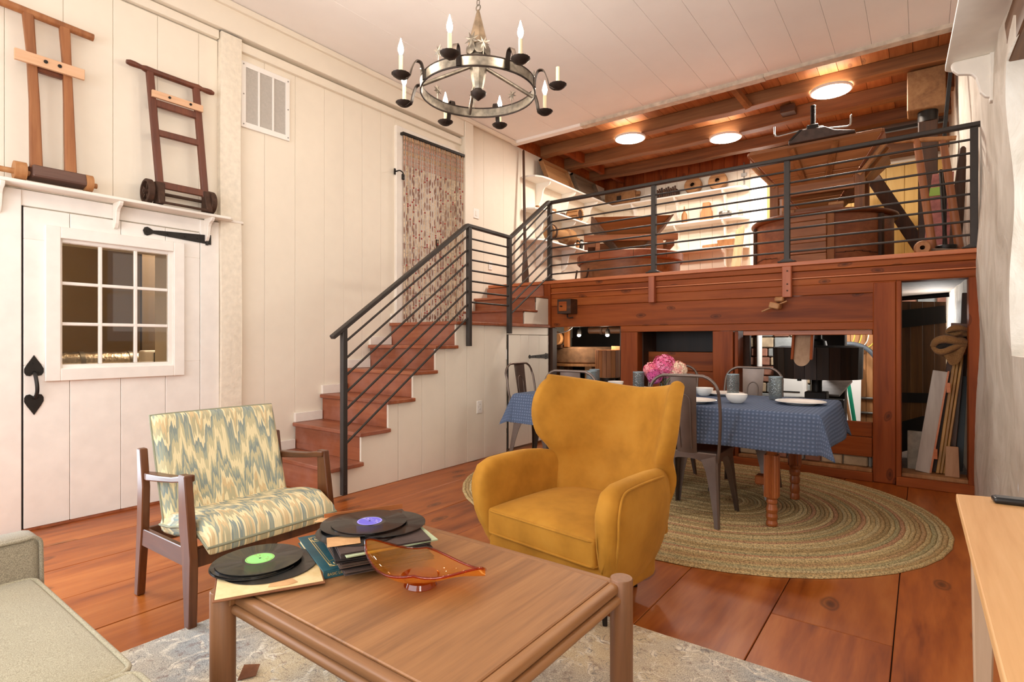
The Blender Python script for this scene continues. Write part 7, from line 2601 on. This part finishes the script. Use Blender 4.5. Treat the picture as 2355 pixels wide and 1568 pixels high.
MB().bar((-0.66, 8.2, 0.0), (-0.80, 8.3, 0.95), 0.04, 0.04).build('pole', plain('bright_green', '1fae86', 0.5), t)
MB().bar((-0.70, 8.15, 0.0), (-0.80, 8.22, 0.6), 0.03, 0.02).build('slat', TANW, t)
t = thing('grey_hose', 'dark grey hose curving across the plank wall at the right of the gear drum', 'hose', (-0.6, 8.8, 1.1))
MB().sweep(spline([(-0.92, 8.82, 1.15), (-0.75, 8.80, 1.16), (-0.6, 8.80, 1.10), (-0.50, 8.82, 0.98), (-0.45, 8.9, 0.8)], 5), 0.03, 8).build('hose', plain('hose_grey', '5a6068', 0.5), t, smooth=60)
for k in range(2):
    t = thing('steel_conduit', ['upper steel conduit across the plank wall right of the gear drum', 'lower steel conduit across the plank wall right of the gear drum'][k], 'pipe', (-0.6, 8.9, 0.4 - 0.14 * k), 0, 'conduits on the plank wall')
    MB().cyl((-0.95, 8.90, 0.42 - 0.20 * k), (-0.25, 8.90, 0.42 - 0.20 * k), 0.018, n=10).build('pipe', STEEL, t, smooth=60)
YEL = plain('yellow_cable', 'e3d35a', 0.5)
for k in range(4):
    t = thing('cable', ['yellow cable looping down the plank wall, leftmost loop', 'yellow cable looping down the plank wall, second loop', 'white cable looping down the plank wall beside the yellow ones', 'yellow cable looping down the plank wall, rightmost loop'][k], 'cable', (-0.75 + 0.08 * k, 8.9, 1.2), 0, 'cables on the plank wall')
    x = -0.93 + 0.08 * k
    MB().sweep(spline([(x - 0.1, 8.86, 1.74), (x - 0.03, 8.84, 1.66 - 0.03 * k), (x + 0.09, 8.84, 1.62 - 0.02 * k), (x + 0.19, 8.85, 1.40), (x + 0.17, 8.86, 1.18), (x + 0.02, 8.89, 1.05)], 5), 0.008, 6).build('cord', PLAST if k == 2 else YEL, t, smooth=60)
t = thing('cable', 'tangle of white and yellow cable along the top of the stone wall', 'cable', (-1.6, 8.8, 1.55))
m = MB()
m.sweep(spline([(-2.1, 8.84, 1.60), (-1.85, 8.82, 1.64), (-1.7, 8.82, 1.56), (-1.55, 8.82, 1.65), (-1.4, 8.83, 1.55), (-1.28, 8.83, 1.64), (-1.1, 8.85, 1.58), (-0.9, 8.9, 1.74)], 6), 0.016, 6)
m.build('white_cord', PLAST, t, smooth=60)
MB().sweep(spline([(-1.75, 8.80, 1.50), (-1.5, 8.80, 1.62), (-1.35, 8.80, 1.48), (-1.2, 8.81, 1.6), (-1.0, 8.84, 1.74)], 6), 0.014, 6).build('yellow_cord', YEL, t, smooth=60)
point('cellar_lamp', (-1.25, 8.1, 1.6), 62, (1.0, 0.97, 0.93), 0.12)
point('cellar_lamp', (0.12, 7.9, 1.5), 26, (1.0, 0.97, 0.93), 0.12)
# ---- doorway at the right: plank door, timber, sacks
d5 = sroot('door_5', 'dark plank door standing open under the right end of the loft')
for k in range(4):
    a, b = V(-0.20, 6.95, 0), V(0.20, 7.35, 0)
    p, q = a.lerp(b, k / 4), a.lerp(b, (k + 1) / 4 - 0.012)
    MB().bar((p.x, p.y, 0.86), (q.x, q.y, 0.86), 0.03, 1.50).build('plank', wood('door_brown', ['533418', '7a4e26', '92622f'], 'z', 0.6, grain=10, knots=2) if k == 0 else bpy.data.materials['door_brown'], d5, bevel=0.002)
for (za, zb, h) in ((0.62, 0.60, 0.10), (1.42, 1.48, 0.18)):
    MB().bar((-0.21, 6.915, za), (0.19, 7.315, zb), 0.03, h).build('ledge', BLACKW, d5)
MB().bar((-0.21, 6.915, 0.20), (0.19, 7.315, 0.32), 0.03, 0.3).build('ledge', BLACKW, d5)
MB().box(-0.20, 0.14, 6.3, 6.38, 1.45, 1.56).build('dark_beam', BLACKW, d5) if False else None
MB().cyl((-0.15, 6.35, 1.60), (0.20, 6.35, 1.62), 0.022, n=10).build('rod', IRON, d5)


def lean_board(label, cat, x0, y0, z0, x1, y1, z1, w, th, mat, name):
    t = thing(name, label, cat, (x0, y0, z0), 0, 'boards leaning in the right doorway')
    MB().bar((x0, y0, z0), (x1, y1, z1), w, th, up=(0, 1, 0)).build('board', mat, t, bevel=0.003)
    return t


ZF = 0.106
GREYB = wood('grey_panel', ['8a7c70', 'a09286', 'b0a398'], 'z', 0.6, grain=10)
GILT = wood('gilt_moulding', ['8a5c22', 'b07c34', 'c89448'], 'z', 0.4, grain=12)
t = lean_board('pale grey cupboard door leaning with its orange edge showing in the doorway', 'board', 0.005, 5.72, 0.11, 0.125, 5.80, 0.95, 0.10, 0.02, GREYB, 'cupboard_door')
MB().bar((0.058, 5.715, 0.11), (0.178, 5.795, 0.95), 0.012, 0.03, up=(0, 1, 0)).build('orange_edge', EDGEX, t)
for (z, x) in ((0.27, 0.092), (0.82, 0.175)):
    MB().box(x - 0.012, x + 0.012, 5.70, 5.73, z - 0.04, z + 0.04).build('hinge', EDGEX, t)
lean_board('dark brown board between the grey door and the gilt mouldings in the doorway', 'board', 0.085, 5.78, 0.11, 0.22, 5.86, 1.25, 0.05, 0.02, DARKWZ, 'brown_board')
lean_board('gilt brown picture moulding, left one leaning in the doorway', 'moulding', 0.105, 5.74, 0.11, 0.225, 5.86, 1.10, 0.022, 0.03, GILT, 'moulding_strip')
lean_board('gilt tan picture moulding, middle one leaning in the doorway', 'moulding', 0.128, 5.745, 0.11, 0.25, 5.865, 1.12, 0.020, 0.025, GILT, 'moulding_strip')
lean_board('gilt tan picture moulding, right one leaning in the doorway', 'moulding', 0.15, 5.75, 0.11, 0.272, 5.87, 1.10, 0.018, 0.025, GILT, 'moulding_strip')
lean_board('wide dark walnut board leaning behind the mouldings in the doorway', 'board', 0.16, 5.90, 0.11, 0.255, 6.00, 1.35, 0.11, 0.02, WALNUT, 'walnut_board')
lean_board('blue-grey slim board leaning at the back right of the doorway', 'board', 0.25, 5.94, 0.11, 0.285, 6.05, 0.9, 0.05, 0.02, plain('blue_grey_board', '4c5357', 0.7), 'blue_board')
lean_board('tall dark post leaning in the corner of the doorway above the sacks', 'post', 0.26, 6.10, 0.11, 0.31, 6.25, 1.62, 0.05, 0.05, DARKWZ, 'dark_post')
t = thing('wood_offcut', 'short square tan board standing at the front of the doorway', 'wood block', (0.2, 5.66, ZF))
MB().hexa([(0.150, 5.655, ZF), (0.245, 5.655, ZF), (0.245, 5.68, ZF), (0.150, 5.68, ZF), (0.158, 5.69, 0.345), (0.238, 5.69, 0.345), (0.238, 5.715, 0.345), (0.158, 5.715, 0.345)]).build('board', wood('offcut_wood', ['9a6a48', 'ad7f5a', 'bb906c'], 'z', 0.6, grain=12), t, bevel=0.003)
t = thing('pale_block', 'pale weathered block standing behind the grey door in the doorway', 'wood block', (-0.05, 5.9, 0.0))
MB().box(-0.10, 0.02, 5.88, 5.93, 0.0, 0.42).build('block', plain('pale_weathered', 'a89c8c', 0.8, var=0.2), t, bevel=0.005)
# burlap sacks draped over the boards
BUR = fabric('burlap', '6d4a28', '9a7148', 260, 0.95, 0.1, 0.4, 0.4)
t = thing('burlap_sack', 'brown burlap sack with an open mouth draped over the leaning boards', 'sack', (0.26, 5.86, 1.1))


def sack(c, w, d, h, ph):
    m = MB()
    def f(u, v):
        a = 2 * PI * u
        r = 1 + 0.14 * math.sin(3 * a + ph) + 0.08 * math.sin(7 * a + 2 * ph + 4 * v)
        e = math.sin(PI * min(0.999, max(0.001, v)) * 0.92 + 0.12) ** 0.55
        return V(c[0] + w * r * e * math.cos(a) * (1 - 0.15 * v), c[1] + d * r * e * math.sin(a), c[2] + h * (v - 0.5) + 0.025 * math.sin(2 * a + ph))
    m.grid(f, 36, 18)
    return m


def folds(name, secs, mat, par):
    # secs: list of (centre, half width, half thickness, tilt)
    rings = []
    N = 22
    for (c, w, th, tl) in secs:
        ring = []
        for j in range(N):
            a = 2 * PI * j / N
            p = V(w * math.cos(a), 0, (th + 0.3 * th * math.sin(3 * a)) * math.sin(a))
            p = Matrix.Rotation(tl, 3, 'Y') @ p
            ring.append(V(*c) + p)
        rings.append(ring)
    m = MB()
    m.loft(rings).build(name, mat, par, smooth=70)




def lump(name, c, r, mat, par, seed):
    rnd = random.Random(seed)
    ph = [rnd.uniform(0, 6) for _ in range(6)]
    m = MB()
    def f(u, v):
        a, b = 2 * PI * u, PI * (v - 0.5)
        k = 1 + 0.10 * math.sin(3 * a + ph[0] + 2 * b) + 0.07 * math.sin(5 * a - 3 * b + ph[1]) + 0.05 * math.sin(9 * b + 2 * a + ph[2])
        return V(c[0] + r[0] * k * math.cos(b) * math.cos(a), c[1] + r[1] * k * math.cos(b) * math.sin(a), c[2] + r[2] * k * math.sin(b))
    m.grid(f, 40, 24)
    return m.build(name, mat, par, smooth=80)


lump('body', (0.195, 5.80, 1.15), (0.118, 0.10, 0.085), BUR, t, 4)
MB().sweep(spline([(0.075, 5.715, 1.155), (0.10, 5.69, 1.20), (0.155, 5.675, 1.215), (0.22, 5.675, 1.20), (0.285, 5.70, 1.185)], 6), [0.022 + 0.012 * math.sin(PI * k / 24) for k in range(25)], 10).build('upper_lip', BUR, t, smooth=70)
MB().sweep(spline([(0.075, 5.715, 1.15), (0.105, 5.685, 1.115), (0.15, 5.67, 1.115), (0.215, 5.67, 1.15), (0.285, 5.70, 1.17)], 6), [0.016 + 0.010 * math.sin(PI * k / 24) for k in range(25)], 10).build('lower_lip', BUR, t, smooth=70)
lump('mouth', (0.17, 5.70, 1.16), (0.085, 0.022, 0.032), plain('sack_dark_inside', '1e140c', 0.9), t, 2)
fl = MB()
fl.grid(lambda u, v: V(0.125 + 0.165 * u * (1 - 0.55 * v) + 0.055 * v, 5.672 - 0.012 * math.sin(3 * PI * u) * (1 - v) + 0.015 * v, 1.125 + 0.035 * u - (0.115 + 0.02 * math.sin(PI * u)) * v), 14, 8)
fl.grid(lambda u, v: V(0.125 + 0.165 * u * (1 - 0.55 * v) + 0.055 * v, 5.69 + 0.015 * v, 1.125 + 0.035 * u - (0.115 + 0.02 * math.sin(PI * u)) * v), 14, 8)
fl.build('flap', BUR, t, smooth=70)
t = thing('burlap_sack', 'second brown burlap sack folded on top at the right edge of the doorway', 'sack', (0.28, 5.9, 1.27))
lump('body', (0.235, 5.83, 1.265), (0.075, 0.09, 0.045), BUR, t, 9)
MB().sweep(spline([(0.165, 5.75, 1.275), (0.20, 5.73, 1.30), (0.25, 5.73, 1.305), (0.295, 5.75, 1.29)], 6), [0.014 + 0.012 * math.sin(PI * k / 18) for k in range(19)], 10).build('roll', BUR, t, smooth=70)
